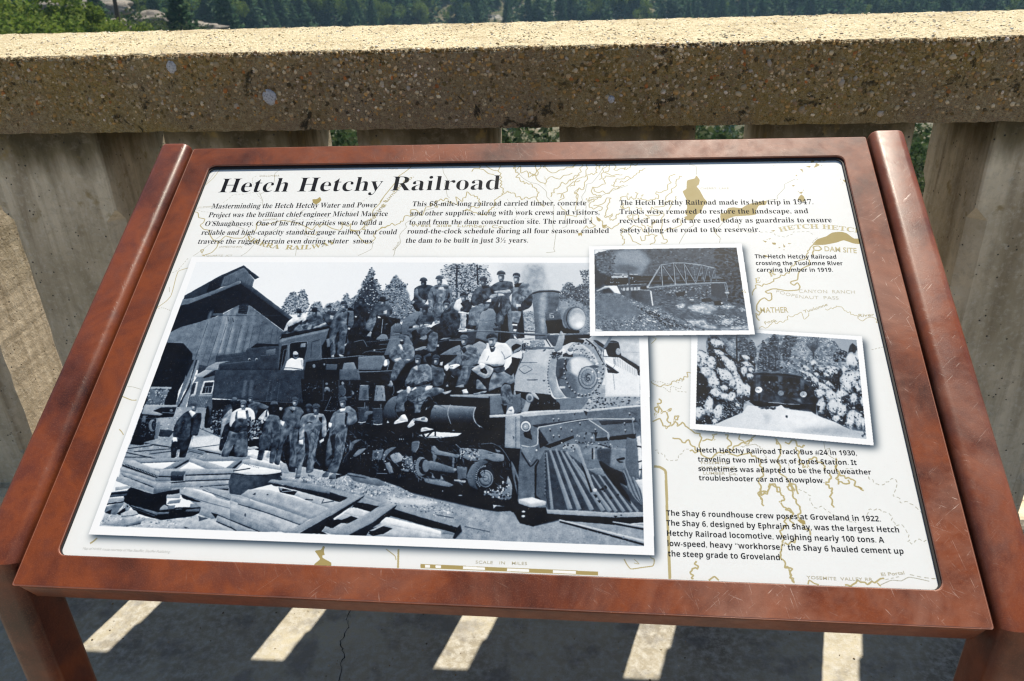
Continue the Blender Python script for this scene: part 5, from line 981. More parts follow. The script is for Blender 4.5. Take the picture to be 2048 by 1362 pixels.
    for a, b, wd in (("925,290", "940,520", 3.4), ("940,290", "1085,500", 3), ("1065,265", "1085,505", 3.4), ("1080,280", "1210,495", 3), ("1185,265", "1210,500", 3), ("1195,285", "1315,490", 3), ("1290,280", "1315,480", 2), ("1380,290", "1320,485", 2.4), ("1385,290", "1410,480", 2.2), ("1455,310", "1412,480", 2.2), ("1462,310", "1488,478", 2.2), ("1530,325", "1490,475", 2.2), ("1530,325", "1552,470", 1.6)):
        L(.1, wd*1.5, a+' '+b); L(.66, wd*.7, a+' '+b)
    L(.4, 1.6, "1270,285 1380,300"); L(.2, 2.6, "1172,270 1190,420"); El(.7, 770, 535, 14, 14); El(.65, 1085, 500, 12, 12); El(.6, 1210, 495, 10, 10)
def photo_snow():
    REL[0] = 0
    fr('Q')
    img = "133,-20 800,35 1802,105 1907,1145 112,988"
    P(.70, img, sm=0, a=.008, b=.008, g2=.62, d="200,100 1700,200")
    back = "250,60 640,40 740,180 830,110 900,60 960,40 1010,60 1060,60 1160,70 1300,70 1540,95 1620,180 1700,240 1720,420 1300,500 1180,470 700,470 250,260"
    P(.50, back, b=.04); speck(1700, [.22, .34, .48, .62, .74, .82], back, .9, 2.6, .45, .4, .9, seed=4)
    for tr, w_ in (("940,40 980,80 985,150 1010,220 1000,330 980,430 880,430 870,300 860,160 900,80", 0), ("1060,55 1160,70 1180,130 1120,200 1090,330 1030,330 1010,180", 0), ("820,110 860,180 850,330 870,440 760,440 780,240", 0), ("700,100 745,190 730,330 660,330 660,170", 0), ("600,70 660,120 680,300 560,300 560,120", 0)):
        P(.30, tr, alpha=.8); speck(240, [.1, .18, .26, .4, .6], tr, 1.2, 3, .4)
    L(.08, 3, "543,50 545,340"); L(.15, 1.6, "948,250 952,430"); L(.18, 1.8, "820,300 822,440"); L(.16, 2, "1350,200 1350,420")
    for i in range(16):
        a = -2.9+i*.18; L(.26, 1.2, [(1345, 240), (1345+70*math.cos(a), 180+60*math.sin(a)), (1345+170*math.cos(a), 160+110*math.sin(a))], w1=.5)
    P(.12, "1760,140 1802,180 1810,230 1715,260 1730,170"); speck(60, [.08, .2], "1760,140 1802,180 1810,230 1715,260", 1, 3)
    P(.25, "1560,260 1620,200 1700,240 1700,330 1560,330", alpha=.8); speck(120, [.1, .3, .6], "1560,260 1620,200 1700,240 1700,330 1560,330", 1, 2.6)
    # left snowy firs
    lf = "133,230 250,250 240,90 330,60 400,140 440,240 560,330 590,260 700,270 740,360 720,520 690,640 720,720 620,760 600,860 380,960 300,1000 112,988"
    P(.12, lf, b=.04); speck(700, [.03, .08, .18, .3, .5], lf, 1.4, 4.5, .4, .8)
    def snow(x, y, rx, ry, rot):
        r = np.random.default_rng(int(x*7+y)); c_, s_ = math.cos(rot), math.sin(rot)
        def pt(u, v): return (x+u*rx*c_-v*ry*s_, y+u*rx*s_+v*ry*c_)
        ang = np.linspace(0, 2*PI, 15)[:-1]; q = [pt((1+r.normal()*.13)*math.cos(a), (1+r.normal()*.13)*math.sin(a)) for a in ang]
        P(.42, [(a+4, b+9) for a, b in q], soft=1.4); P(.66, q, soft=.8, b=.05)
        P(.81, [(a*.8+(x-rx*.1)*.2, b*.72+(y-ry*.25)*.28-ry*.06) for a, b in q], soft=2.4, a=.02)
        for _ in range(int(5+rx/8)):
            a = r.uniform(.1, 3.0); u = pt(.9*math.cos(a), .92*math.sin(a)); El(r.choice([.06, .12, .3]), u[0], u[1], 3.5, r.uniform(7, 16), r.normal()*.5, soft=.7)
        if rx > 35:
            u = pt(r.uniform(-.4, .4), r.uniform(0, .5)); El(.45, u[0], u[1], 4, 12, r.normal()*.6, soft=1.2)
    for x, y, rx, ry, rt in ((320, 130, 70, 40, .3), (380, 150, 40, 28, .4), (180, 270, 70, 50, .5), (170, 340, 55, 60, .6), (275, 350, 50, 70, .1), (360, 240, 70, 26, .5), (430, 320, 70, 34, .7), (480, 380, 70, 50, .9), (290, 520, 60, 110, -.3), (220, 440, 60, 60, .8), (430, 470, 100, 60, .7), (540, 480, 60, 34, 1.0), (570, 600, 50, 100, -.1), (660, 640, 46, 90, -.5), (410, 610, 40, 40, .3), (330, 660, 60, 50, .5), (420, 700, 60, 36, .3), (250, 800, 50, 100, .1), (350, 860, 54, 80, .1), (160, 880, 50, 80, -.3), (490, 700, 40, 60, .2), (560, 800, 34, 50, .1), (640, 290, 54, 26, .3), (650, 360, 60, 24, .3), (620, 430, 40, 50, .2), (680, 480, 34, 30, .3), (310, 960, 30, 30, 0), (140, 300, 30, 50, 0), (500, 560, 40, 40, .4), (690, 420, 30, 30, .3)):
        snow(x, y, rx, ry, rt)
    P(.04, "130,520 200,560 250,660 230,720 150,720 122,640", soft=2); P(.05, "125,430 200,470 240,560 130,510", soft=2); P(.08, "180,880 260,920 240,970 130,975", soft=2, alpha=.7); P(.08, "400,820 560,800 600,860 480,920 400,930", soft=2, alpha=.7); speck(160, [.04, .1, .5, .7], "380,760 640,760 600,870 400,940", 1, 4, .3, .7)
    for reg in (lf,): speck(200, [.05, .12, .25], reg, .7, 2.6, .35, 1.1, .5, seed=8); speck(200, [.72, .84, .9], reg, .7, 2.6, .45, .6, .8, seed=9)
    # bus
    P(.06, "690,560 750,500 1280,500 1360,560 1380,800 1370,880 1300,850 1080,820 960,800 760,810 680,740", sm=0)
    P(.17, "720,455 800,445 1100,460 1280,490 1330,520 1360,780 1200,770 860,760 720,740", sm=0, b=.03); L(.42, 2.6, "715,452 830,440 1050,452 1200,478 1340,515"); L(.06, 2.4, "760,462 1060,475 1280,505")
    P(.28, "745,470 790,470 790,700 740,700", sm=0); P(.28, "980,480 1022,484 1022,690 985,690", sm=0); P(.28, "1212,500 1252,505 1252,700 1215,700", sm=0)
    P(.05, "800,482 975,490 975,545 800,535", sm=0); P(.05, "1030,495 1208,510 1208,560 1030,550", sm=0); P(.10, "800,540 975,548 975,650 800,640", sm=0); P(.10, "1030,552 1208,562 1208,680 1030,670", sm=0); P(.05, "1255,560 1300,600 1350,680 1280,710 1255,680", sm=0)
    P(.22, "720,690 1000,700 1210,705 1345,740 1340,780 1000,765 720,745", sm=0); speck(80, [.04, .28, .35], "800,540 1208,560 1208,680 800,650", 1, 3); P(.6, "880,540 892,540 890,560 880,560", sm=0); P(.04, "690,600 740,590 740,660 690,650"); P(.55, "1100,710 1210,725 1230,770 1180,750", soft=2); L(.7, 2, "870,760 1000,768 1060,778 1210,782"); P(.03, "700,740 870,760 960,800 740,800 670,750", sm=0); P(.03, "1060,780 1375,790 1378,890 1320,860 1100,830", sm=0); P(.03, "770,650 790,650 790,780 765,780", sm=0); L(.3, 1.2, "1000,390 1000,450"); El(.05, 1015, 395, 14, 12)
    for x, y, r in ((773, 628, 38), (1008, 662, 32), (1243, 675, 37)):
        El(.25, x, y, r+4, r+2); El(.90 if r > 33 else .58, x, y, r, r*.85, b=.03); El(.72 if r > 33 else .4, x, y, r*.6, r*.5); El(.9 if r > 33 else .65, x, y, r*.5, r*.42); L(.3, 1.2, [(x-8, y+2), (x+2, y-6), (x+6, y+6)])
    # right firs
    rf = "1200,460 1300,480 1400,400 1500,380 1600,400 1690,420 1760,420 1835,440 1895,1060 1740,1050 1540,960 1400,900 1380,780 1340,600 1230,480"
    P(.14, rf, b=.04); speck(900, [.04, .1, .2, .35, .6], rf, 1.3, 4.2, .4, .9)
    for x, y, rx, ry, rt in ((1270, 400, 50, 22, .6), (1345, 345, 30, 40, .3), (1300, 470, 60, 24, .4), (1430, 410, 44, 22, .2), (1540, 400, 70, 26, .1), (1540, 435, 60, 30, .1), (1670, 420, 30, 40, .1), (1760, 320, 66, 86, -.2), (1815, 270, 24, 60, 0), (1360, 520, 60, 30, .6), (1480, 470, 40, 20, .5), (1740, 520, 100, 90, -.4), (1700, 590, 60, 60, -.5), (1810, 480, 30, 50, 0), (1450, 590, 70, 30, .5), (1500, 560, 70, 20, .5), (1640, 700, 70, 90, .2), (1530, 690, 60, 60, .3), (1770, 720, 36, 60, 0), (1560, 800, 60, 80, .1), (1640, 830, 50, 90, .1), (1740, 930, 50, 90, .1), (1820, 940, 40, 90, -.1), (1420, 660, 50, 50, .3), (1430, 800, 50, 80, .1), (1820, 600, 30, 60, .2), (1380, 470, 40, 20, .5), (1870, 980, 20, 60, 0), (1590, 930, 40, 40, .1), (1860, 760, 16, 60, 0), (1230, 440, 40, 14, .4), (1840, 560, 20, 40, 0)):
        snow(x, y, rx, ry, rt)
    L(.05, 2.6, "1610,450 1625,640"); P(.05, "1640,700 1720,680 1700,760 1650,790", soft=2, alpha=.8); P(.05, "1780,800 1860,780 1850,880 1800,860", soft=2, alpha=.8); P(.05, "1640,920 1700,900 1690,1000 1620,980", soft=2, alpha=.8); P(.05, "1440,840 1520,860 1540,950 1480,900", soft=2, alpha=.8)
    speck(220, [.05, .12, .25], rf, .7, 2.6, .35, 1.5, .5, seed=8); speck(220, [.72, .84, .9], rf, .7, 2.6, .45, .6, .8, seed=9)
    # snow on the ground
    P(.80, "310,992 600,870 660,790 760,800 860,830 960,810 1010,785 1060,830 1200,850 1330,860 1390,900 1560,960 1740,1050 1895,1070 1907,1146 112,990", sm=0, b=.02, a=.02, g2=.86, d="400,1000 1000,850"); P(.68, "1100,1060 1600,1000 1895,1080 1900,1140 1300,1090", soft=8, a=.02); P(.90, "1050,860 1300,860 1500,980 1200,1000 1020,950", soft=8, a=.02); P(.72, "820,860 900,900 860,1000 840,960", soft=6, a=.02)
    P(.1, "1060,895 1080,900 1075,925 1055,915"); speck(60, [.1, .2], "760,800 950,810 940,835 800,830", 1, 3, .4); P(.12, "1380,790 1420,800 1410,850 1385,840"); P(.35, "1850,1110 1890,1090 1870,1130"); P(.15, "1875,1060 1895,1090 1890,1120")
# ------------------------------------------------------------------ base sheet: pale stock, tan map, drop shadows of the prints
def duo(g):
    xs = [0, .12, .25, .5, .75, .9, 1.05]; cs = np.array([(3, 6, 14), (12, 20, 34), (40, 53, 70), (108, 123, 140), (188, 195, 204), (229, 232, 237), (250, 251, 252)])/255.
    return np.stack([np.interp(g, xs, cs[:, i]) for i in range(3)], -1).astype(np.float32)
TAN = (.585, .52, .33)
BASE = None
def tan_fill(mk, c=(.70, .635, .44), al=1.):
    if mk is None: return
    x0, y0, x1, y1, m_ = mk
    for i in range(3): BASE[y0:y1, x0:x1, i][m_] = BASE[y0:y1, x0:x1, i][m_]*(1-al)+c[i]*al
C1, C2, C3 = (.72, .665, .485), (.67, .60, .39), (.68, .665, .60)
def ML(w_, s, c=C1, sm=1, dash=0):
    p = PT(s); p = smooth(p, False) if (sm and len(p) > 2) else p
    q = can(p)
    if dash:
        seg = np.r_[0, np.cumsum(np.hypot(*np.diff(q, axis=0).T))]; n = int(seg[-1]/dash)
        for i in range(n):
            t = np.linspace(i*dash, (i+.6)*dash, 4); tan_fill(maskof(ribbon(np.c_[np.interp(t, seg, q[:, 0]), np.interp(t, seg, q[:, 1])], w_*2.1)), c)
    else: tan_fill(maskof(ribbon(q, w_*2.1)), c)
def MP(s, c=C2, sm=1):
    p = PT(s); tan_fill(maskof(can(smooth(p) if sm else p)), c)
def wig(s, amp=3., n=5, seed=0):
    p = PT(s); keep = FR[:]; r = np.random.default_rng(seed+int(p[0, 0])); o = []
    for a, b in zip(p[:-1], p[1:]):
        d = b-a; L_ = np.hypot(*d)+1e-6; nn = np.array([-d[1], d[0]])/L_
        for i in range(n): o.append(a+d*i/n+nn*r.normal()*min(amp, L_*.15)*(i > 0))
    o.append(p[-1]); return (np.array(o)-[FR[0], FR[1]])*FR[2]
def draw_map():
    W = 1.9
    fr('a')
    ML(1.2, "315,135 240,235 150,315", C1); ML(.8, "285,140 200,250 130,330", C3)
    ML(1.0, "960,125 870,190 860,280 760,380 720,400 745,470 740,520", C3); ML(.8, "680,215 640,240 650,310 720,400 680,390 730,460 710,550 690,640", C3, dash=14); ML(.8, "660,380 560,400 450,405 380,460 320,500", C3, dash=16); ML(.8, "60,560 130,580 210,585", C3, dash=14)
    ML(W, "0,575 80,590 90,640 150,655 140,690 105,720 140,760 190,770 200,810 230,860 260,880 290,900 270,950 220,1000 130,1030", C1); ML(W, "130,1030 110,975 140,970 120,1010 150,1035", C1); ML(W, "290,900 340,850 370,830 440,850 540,850 580,810 660,780 680,750 680,700 720,690 740,720 830,700 900,680 960,670 1060,690 1130,710 1200,740 1250,765 1290,720 1310,710 1330,740 1360,700 1400,720 1450,750 1530,770 1560,740 1550,690 1580,710 1620,730 1650,700 1640,760 1700,775", C1)
    ML(W, "2048,350 1990,420 1940,500 1880,560 1870,600 1900,640 1850,660 1780,690 1790,720 1740,770 1640,780"); ML(W, "1640,770 1700,790 1740,850 1800,905 1860,890 1900,850 1880,830 1900,790 1960,750 2048,720"); ML(W, "1190,740 1190,800 1280,815 1300,780")
    ML(.9, "1180,555 1140,580 1150,620 1080,650 1020,670 990,690 900,740 820,800 750,860", C3); ML(.9, "670,900 590,990 520,1035", C3); ML(.8, "1080,660 1200,665 1330,650 1500,630", C3, dash=15); ML(.8, "1640,590 1700,530 1800,450 1880,400", C3, dash=16); ML(.9, "1870,900 1860,960 1790,1000 1720,1030", C3); ML(.9, "1090,960 1080,1030", C3); ML(.8, "30,1035 130,970 240,880 360,800 480,790", C3); ML(.8, "1080,740 1130,790 1190,830 1300,850 1400,850", C3, dash=16)
    MP("1255,455 1300,450 1330,430 1345,460 1320,490 1290,505 1260,490"); ML(.9, "440,670 400,700 560,760", C3)
    fr('b')
    ML(W, "320,95 310,130 260,170 190,220 150,290 60,400 0,480"); ML(.9, "640,95 650,180 690,250 660,300 680,370 690,420 715,440", C3); ML(W, "940,170 960,140 1000,140 1060,150 1110,190 1170,200"); ML(W, "990,95 1030,120 1010,140"); ML(W, "1070,95 1110,130 1160,155 1210,160 1240,95"); ML(W, wig("1210,160 1240,190 1230,290 1260,360 1250,410", 6, 5)); 
    ML(W, wig("1250,410 1190,450 1170,520 1120,560 1110,590", 8, 4)); ML(W, wig("1250,410 1310,370 1340,390 1450,460 1500,430 1600,430", 8, 4)); ML(W, wig("1600,430 1630,380 1580,330 1510,290 1440,270 1400,180 1370,140 1390,95", 9, 5)); ML(1, "1380,140 1420,190 1470,240 1540,280 1620,300 1700,370 1710,430 1760,480 1780,560 1770,740 1800,800 1780,960 1790,990 1700,1000", C3)
    ML(W, wig("1400,150 1520,190 1590,190 1600,95", 6, 5)); ML(W, wig("1520,190 1600,240 1700,320 1680,220 1790,235 1970,185", 7, 4)); ML(W, wig("1670,130 1700,95 1690,130 1720,160 1880,150 2040,90", 7, 4)); ML(W, wig("1640,95 1620,180 1560,220", 5, 4)); ML(W, wig("2048,200 1950,250 1850,300 1780,370 1750,430", 6, 5)); ML(W, wig("2048,260 1930,320 1900,380 1830,470", 7, 4)); ML(W, "1810,400 1860,395 1850,440")
    ML(W, wig("1600,430 1620,480 1680,530", 6, 3)); ML(W, wig("700,470 760,500 850,440 960,410 1020,450 1010,540 920,560 860,570", 8, 4)); ML(W, wig("860,570 960,590 1030,600 1090,620 1110,560", 8, 3)); ML(W, wig("700,455 600,470 520,530 320,560 310,590 340,620 240,670 200,700 100,720 0,755", 5, 4)); ML(1, "710,460 560,540 420,580 340,650 260,700 270,740 220,790 200,830 210,900 160,960 140,1035", C3)
    for s in ("1230,450 1210,540 1140,570", "1300,450 1380,540 1400,580 1390,640 1340,660", "1480,650 1600,650", "1420,460 1440,490"): ML(.9, s, C3, dash=11)
    ML(1.6, wig("1850,520 1900,580 1960,620 2048,610", 7, 4)); ML(1.4, "1900,610 1895,670"); ML(1, "1860,750 1910,730 1920,690", C3); ML(1.6, "2048,335 1990,380 2030,410 2000,560 2048,560")
    fr('c')
    for s in ("95,95 60,140 0,160", "170,95 160,160 120,250 40,330 0,360", "0,430 60,380 150,310 220,270 240,180 230,95", "230,270 200,430 180,470 120,450 100,500 60,520 100,540 90,640", "240,265 320,270 370,240 350,180 330,95", "370,95 400,190 430,130 470,110", "470,110 460,230 400,340", "530,95 545,120 530,150", "545,120 600,130 630,160 600,200 660,200 760,170 740,200 820,170 925,115", "540,150 530,210 470,240 530,260 620,270 715,270", "620,290 480,290 470,350 480,395 400,430 310,440 290,490 310,530 350,540 420,550", "320,445 330,490 370,510 480,520 590,460 740,415", "560,410 600,420 600,370 640,325 740,325 830,320", "590,430 680,440 640,460", "680,380 760,360 830,320 900,270 950,210 1030,185", "420,555 300,580 260,600 210,630 230,590", "430,560 370,600 290,640 260,680 320,740 440,715 390,760"):
        ML(1.75, wig(s, 6, 3))
    ML(W, wig("260,650 270,620 330,620", 4, 3)); ML(W, wig("320,690 370,690 440,670 560,590 540,650 510,690 500,750 490,820 480,850 520,850 580,800 550,890 600,880 640,810 690,790", 7, 3)); ML(W, wig("360,840 410,890 440,900 450,980 520,980 640,960 680,930", 8, 3)); MP("360,840 420,880 400,910 370,890"); MP("440,960 500,950 500,970 450,1000"); ML(W, wig("180,1000 270,1000 350,970 290,920 290,850", 7, 4)); MP("110,1070 165,1060 160,1110 140,1090 120,1110"); ML(1, "480,110 400,260 300,380 230,400 210,490 160,570 180,640 220,700 200,860 170,900", C3); ML(1, "790,415 600,480 420,560 280,610 210,660", C3)
    for s in ("700,620 690,580 790,520 780,570 790,610 840,570 870,610 900,590 930,520 890,510", "920,600 960,600 1000,540 970,580 1000,610 1100,610 1160,610", "1160,610 1210,570 1180,500 1280,490 1380,380 1360,290 1440,262", "1300,620 1310,570 1390,510 1450,420 1460,330 1530,300", "1440,610 1450,560", "700,680 690,710 730,730 710,650", "720,700 800,710 810,760", "900,710 970,720 970,770", "1060,770 1110,710 1180,740 1200,790 1280,790 1190,830 1120,820 1030,810", "1150,710 1280,700 1300,640 1370,620 1400,640 1350,750", "850,810 860,870 800,880 790,830 850,810 940,830 930,870 850,880", "1030,830 1080,850 1060,870 1000,880", "1280,790 1260,900 1250,1000 1270,1120 1330,1180 1240,1200", "1440,870 1520,900 1510,960 1350,1000 1290,1040", "700,1000 720,1050 700,1100 745,1150 740,1210 710,1230", "720,1000 850,980 920,970 980,1000 1080,1100 980,1170 960,1110", "790,1070 860,1180 970,1225", "980,930 1030,990 1010,1020", "1080,1100 1190,1100 1150,1200 1090,1225", "1110,940 1180,900 1120,1000 1050,960"):
        ML(1.75, wig(s, 7, 3))
    ML(1, "1670,85 1630,130 1720,155 1725,270", C3)
    MP("1725,280 1770,340 1760,400 1730,430 1770,480 1830,590 1870,640 1820,700 1790,780 1720,820 1680,890 1600,890 1560,850 1600,830 1570,790 1600,720 1590,610 1540,500 1590,460 1600,350 1700,320"); ML(1.2, "1670,890 1690,960 1620,1000 1550,1100 1490,1210", C3); ML(1.2, "1970,1000 2000,1080 2048,1130", C2)
    fr('d')
    MP("75,800 140,790 180,725 260,715 360,725 420,690 500,660 700,625 690,680 600,690 560,760 560,810 480,825 400,830 260,840 160,880 110,910 80,890"); ML(1, "700,620 850,600 850,560 950,450 950,400 1090,330", C3); ML(1, "110,920 40,1000 0,1060 70,1130 60,1200", C3); ML(1, "290,850 310,920 330,1000 430,1050 560,1065", C3)
    for s in ("420,70 460,70 450,95 430,92", "840,80 870,85 850,92", "1310,85 1350,75 1355,95 1315,105", "1395,80 1440,75 1440,90", "1380,110 1430,135 1390,160 1350,172 1370,140", "1245,155 1305,150 1290,172", "1465,85 1510,70 1500,85", "1160,195 1195,195 1200,220 1180,215", "1100,275 1125,270 1110,290", "1055,410 1090,415 1065,432", "1145,515 1200,500 1180,530", "1180,540 1215,570 1230,620 1200,640 1130,610 1150,570", "1750,335 1790,350 1780,375 1755,355", "765,1035 820,1025 800,1045", "650,1165 700,1180 690,1195", "780,1195 830,1200 825,1225 790,1220", "1000,1205 1048,1205 1010,1215", "930,1215 960,1250 940,1260", "730,1145 765,1138 745,1152", "1210,185 1222,190 1212,196", "1185,225 1210,228 1190,236"): MP(s)
    for x, y in ((805, 143), (1008, 88), (1240, 88), (1457, 145), (1122, 335), (1716, 330), (1745, 382), (1138, 500), (1206, 480), (712, 1157), (880, 1262)): MP([(x-6, y), (x, y-6), (x+6, y), (x, y+6)])
    ML(1, "620,1055 700,1050 800,1065 830,1100 950,1120 1060,1080 1070,1050 1280,1047 1330,1080 1400,1130", C3, sm=0, dash=18); ML(1.3, "1400,1130 1330,1190 1370,1200", C3, dash=10)
    MP("1335,1225 1400,1150 1520,1110 1600,1060 1720,1048 1800,1070 1900,1140 2040,1140 2060,1215 1900,1210 1760,1165 1660,1195 1500,1225")
    fr('e')
    ML(2.0, wig("900,95 850,130 800,190 790,240 760,290 690,310 650,350 600,385 590,430 540,460 470,500 400,520 360,570 280,580 210,590 170,640 150,715", 3, 3)); ML(2.6, "880,180 870,140 930,130 965,165 930,185 880,180 860,210 870,240", C1); ML(2.4, "815,290 830,350 770,380 720,410 690,460 680,530 610,550 600,570 640,595 680,565 710,610 690,650 560,660 440,640 380,640 300,670 330,690 370,690 375,760 340,780 290,745 240,770 200,830 200,890 240,920 220,950 190,930 200,980 230,1015"); 
    ML(1.0, wig("230,1110 260,1080 360,1060 380,1040 440,1050 460,1030 520,1030 560,970 600,970 680,940 810,960 815,920", 4, 3), C1); ML(1.0, wig("1010,875 1100,875 1140,840 1200,850 1260,900 1340,940 1400,990 1600,985 1640,1040 1690,1100", 4, 4), C1)
    MP("272,65 315,75 305,85"); MP("380,92 425,95 420,115 390,110"); MP("570,98 610,100 575,108"); MP("510,110 530,140 520,150"); MP("275,238 310,240 335,262 300,260"); MP("515,172 528,172 520,182"); MP("455,148 480,150 465,156"); ML(1, "1560,1360 1680,1330 1750,1320", C3, dash=12)
    fr('f')
    ML(1.6, wig("50,410 90,440 210,435 260,400 310,400 370,345", 3, 4)); ML(1, wig("60,400 200,430 280,400 330,380", 3, 4), C3, dash=9); ML(1, "90,450 150,460 200,500 210,450 280,470 300,430", C3, dash=8); ML(1, "245,470 260,490 370,500", C3, dash=12); ML(1.4, "50,110 90,70 60,60")
    ML(2.6, wig("110,550 130,580 100,590 110,640 90,700 80,640 100,600", 6, 3)); ML(2.4, wig("110,610 130,670 180,650 210,630 180,680 190,740 220,760 170,790 140,750 60,735", 6, 3)); ML(2.4, wig("210,770 240,690 270,690 240,720 260,770 300,740 340,780 440,830 450,880 450,960", 6, 3)); ML(2.4, wig("220,865 260,870 300,900 350,880 380,930 420,970 360,970", 5, 3)); ML(2.2, wig("460,890 520,880 560,880 540,840 580,835", 5, 3)); ML(2.4, wig("640,840 670,880 690,900 660,950 700,970 720,930 800,900 850,890 890,840", 6, 3)); ML(2, wig("760,840 800,910 870,880", 5, 3)); ML(2.4, wig("420,970 470,1010 560,1000 660,970 740,1010 820,990 880,1010 930,1060 940,1130 910,1220 920,1330 940,1362", 4, 3)); ML(2.4, wig("930,1310 980,1300 990,1250 1020,1240 1082,1300", 5, 3))
    ML(1, wig("80,965 130,985 160,1020 230,1045 300,990 330,955 390,955", 4, 3), C3, dash=16); ML(1, "780,940 880,915 940,950 990,1060", C3, dash=14); ML(2.2, wig("1040,870 1082,910", 4, 3)); ML(1, "560,1010 640,1000 700,1000", C3, dash=14)
    fr('g')
    ML(4.2, "80,240 130,245 175,270 190,310 200,620 215,950 225,1262", sm=1); ML(2.4, "1190,0 1230,50 1230,130 1200,190 1230,240 1220,300 1280,340 1362,460"); ML(2.4, wig("1290,420 1362,500 1340,430 1300,400", 5, 3)); ML(2.4, wig("1040,440 1050,520 1080,600", 4, 4)); ML(2.4, wig("1060,510 1060,470 1110,490 1130,400 1180,400 1200,470 1260,510 1260,550 1220,560 1260,610 1310,640 1350,670", 5, 3)); ML(2.4, wig("1280,700 1280,780 1240,860 1270,940 1240,960 1230,1020 1240,1080 1310,1160 1330,1230 1350,1290", 4, 4)); ML(2.4, wig("470,1100 475,1170 430,1170 420,1220 440,1262", 4, 3)); ML(2.4, "580,1275 630,1240 670,1275"); ML(1, "870,60 1000,40 1060,90 1110,190 1140,200", C3, dash=13); ML(1, "1310,180 1305,240 1330,320", C3, dash=13)
    fr('h')
    for s in ("0,100 90,90 100,130 130,140 165,130", "90,140 120,180 130,250 110,260 150,310 180,290 210,320 200,240 260,230 320,290 330,330", "370,360 380,400 340,430 340,450 390,480 390,520 370,550 390,600 405,640", "420,230 430,290 410,330 450,350 420,400 440,450", "450,350 500,400 560,410 600,470 650,500", "440,400 480,440 530,440 520,410", "20,470 50,440 60,500 70,560 110,620 130,670 110,720 150,760 160,820 210,870", "40,440 110,530", "0,655 40,650 70,690 50,720 60,800", "0,930 80,930 90,880"): ML(2.5, wig(s, 5, 3))
    MP("100,740 160,745 170,780 130,770"); MP("600,460 640,480 625,495"); MP("410,290 430,300 420,330")
    ML(1.1, wig("690,385 730,430 780,455 830,430 880,400 915,410 910,500 890,545 940,560 950,600 1010,590 1060,620 1170,720", 3, 3), C3, dash=19); ML(1.1, wig("680,700 690,660 740,660 770,655 820,675 860,690 890,720 910,790 1010,850 1030,900 1010,920 1040,940 1080,910 1170,905 1210,880", 3, 3), C3, dash=18); ML(1, wig("90,450 180,520 210,540 240,640 330,655 440,710 560,760 590,770 570,745", 3, 3), C3, dash=17); ML(1, "320,90 330,160 370,150 350,200 410,240", C3); ML(1, "500,320 540,320 600,320", C3, dash=14); ML(1, "30,280 50,360 70,400", C3, dash=14)
    ML(2.2, wig("0,1115 30,1140 50,1220 75,1265", 3, 3)); ML(2, "190,1275 200,1240 240,1265 280,1278"); ML(2.4, wig("495,1280 540,1290 600,1240 680,1275 740,1260 820,1225", 4, 3)); ML(2, "760,1260 790,1290"); ML(1.1, "790,1278 880,1240 960,1245 1030,1215 1190,1248", C3); ML(1.1, "1030,1193 1130,1215 1240,1228 1280,1200", C3, dash=20); ML(1, "830,1235 990,1200", C3, dash=16)
    fr('R')
    ML(1.4, "1170,150 1050,190 1020,260 990,380 960,480 900,550 750,655", C1); ML(1, "780,640 860,625 960,660", C3, dash=10); ML(1, "1160,40 1100,110 1040,180 950,220", C3, dash=14); ML(1, "940,380 940,440", C3)
    fr('H'); ML(1.6, "0,460 60,485 150,520 215,520"); ML(1.6, "-10,900 20,930 45,970"); ML(.8, "90,345 170,350 270,380", C3)
    fr('K'); ML(3, "0,1225 40,1200 85,1160"); fr('L'); MP("1190,1230 1215,1240 1200,1290 1210,1344 1150,1344 1175,1310 1145,1290 1170,1270"); 
    fr('X'); MP("630,1102 648,1100 645,1115 662,1125 660,1133 628,1130 640,1118"); ML(3, "797,1098 796,1136"); ML(1.4, "772,1098 790,1112 792,1120", C1); ML(1.6, wig("1248,1118 1262,1138 1305,1132 1308,1118 1300,1112", 2, 2)); ML(1, "1268,1118 1278,1128 1268,1126", C1)
    # scale bar
    ML(1, "840,1132 1196,1147", C2); 
    MP("841,1128 1196,1143 1196,1151 841,1136", C2, 0)
    for a, b in ((850, 860), (871, 882), (926, 970), (1014, 1058), (1106, 1152)):
        y = lambda x: 1128+(x-841)*15/355
        MP([(a, y(a)+1.2), (b, y(b)+1.2), (b, y(b)+6.8), (a, y(a)+6.8)], (.97, .97, .96), 0)
QUADS = dict(main=("384,514 1291,515 1309,1111 177,1069", "393,524 1274.5,526 1288,1092.5 198,1052"),
             bridge=("1178,493 1483,487 1510,669 1180,672", "1188.6,499.3 1473,495 1497.5,660.7 1190.8,662.5"),
             snow=("1383,652 1723.8,672.4 1747.5,891 1379.5,858", "1395.7,657.7 1713,680 1733,878 1391.3,848"))
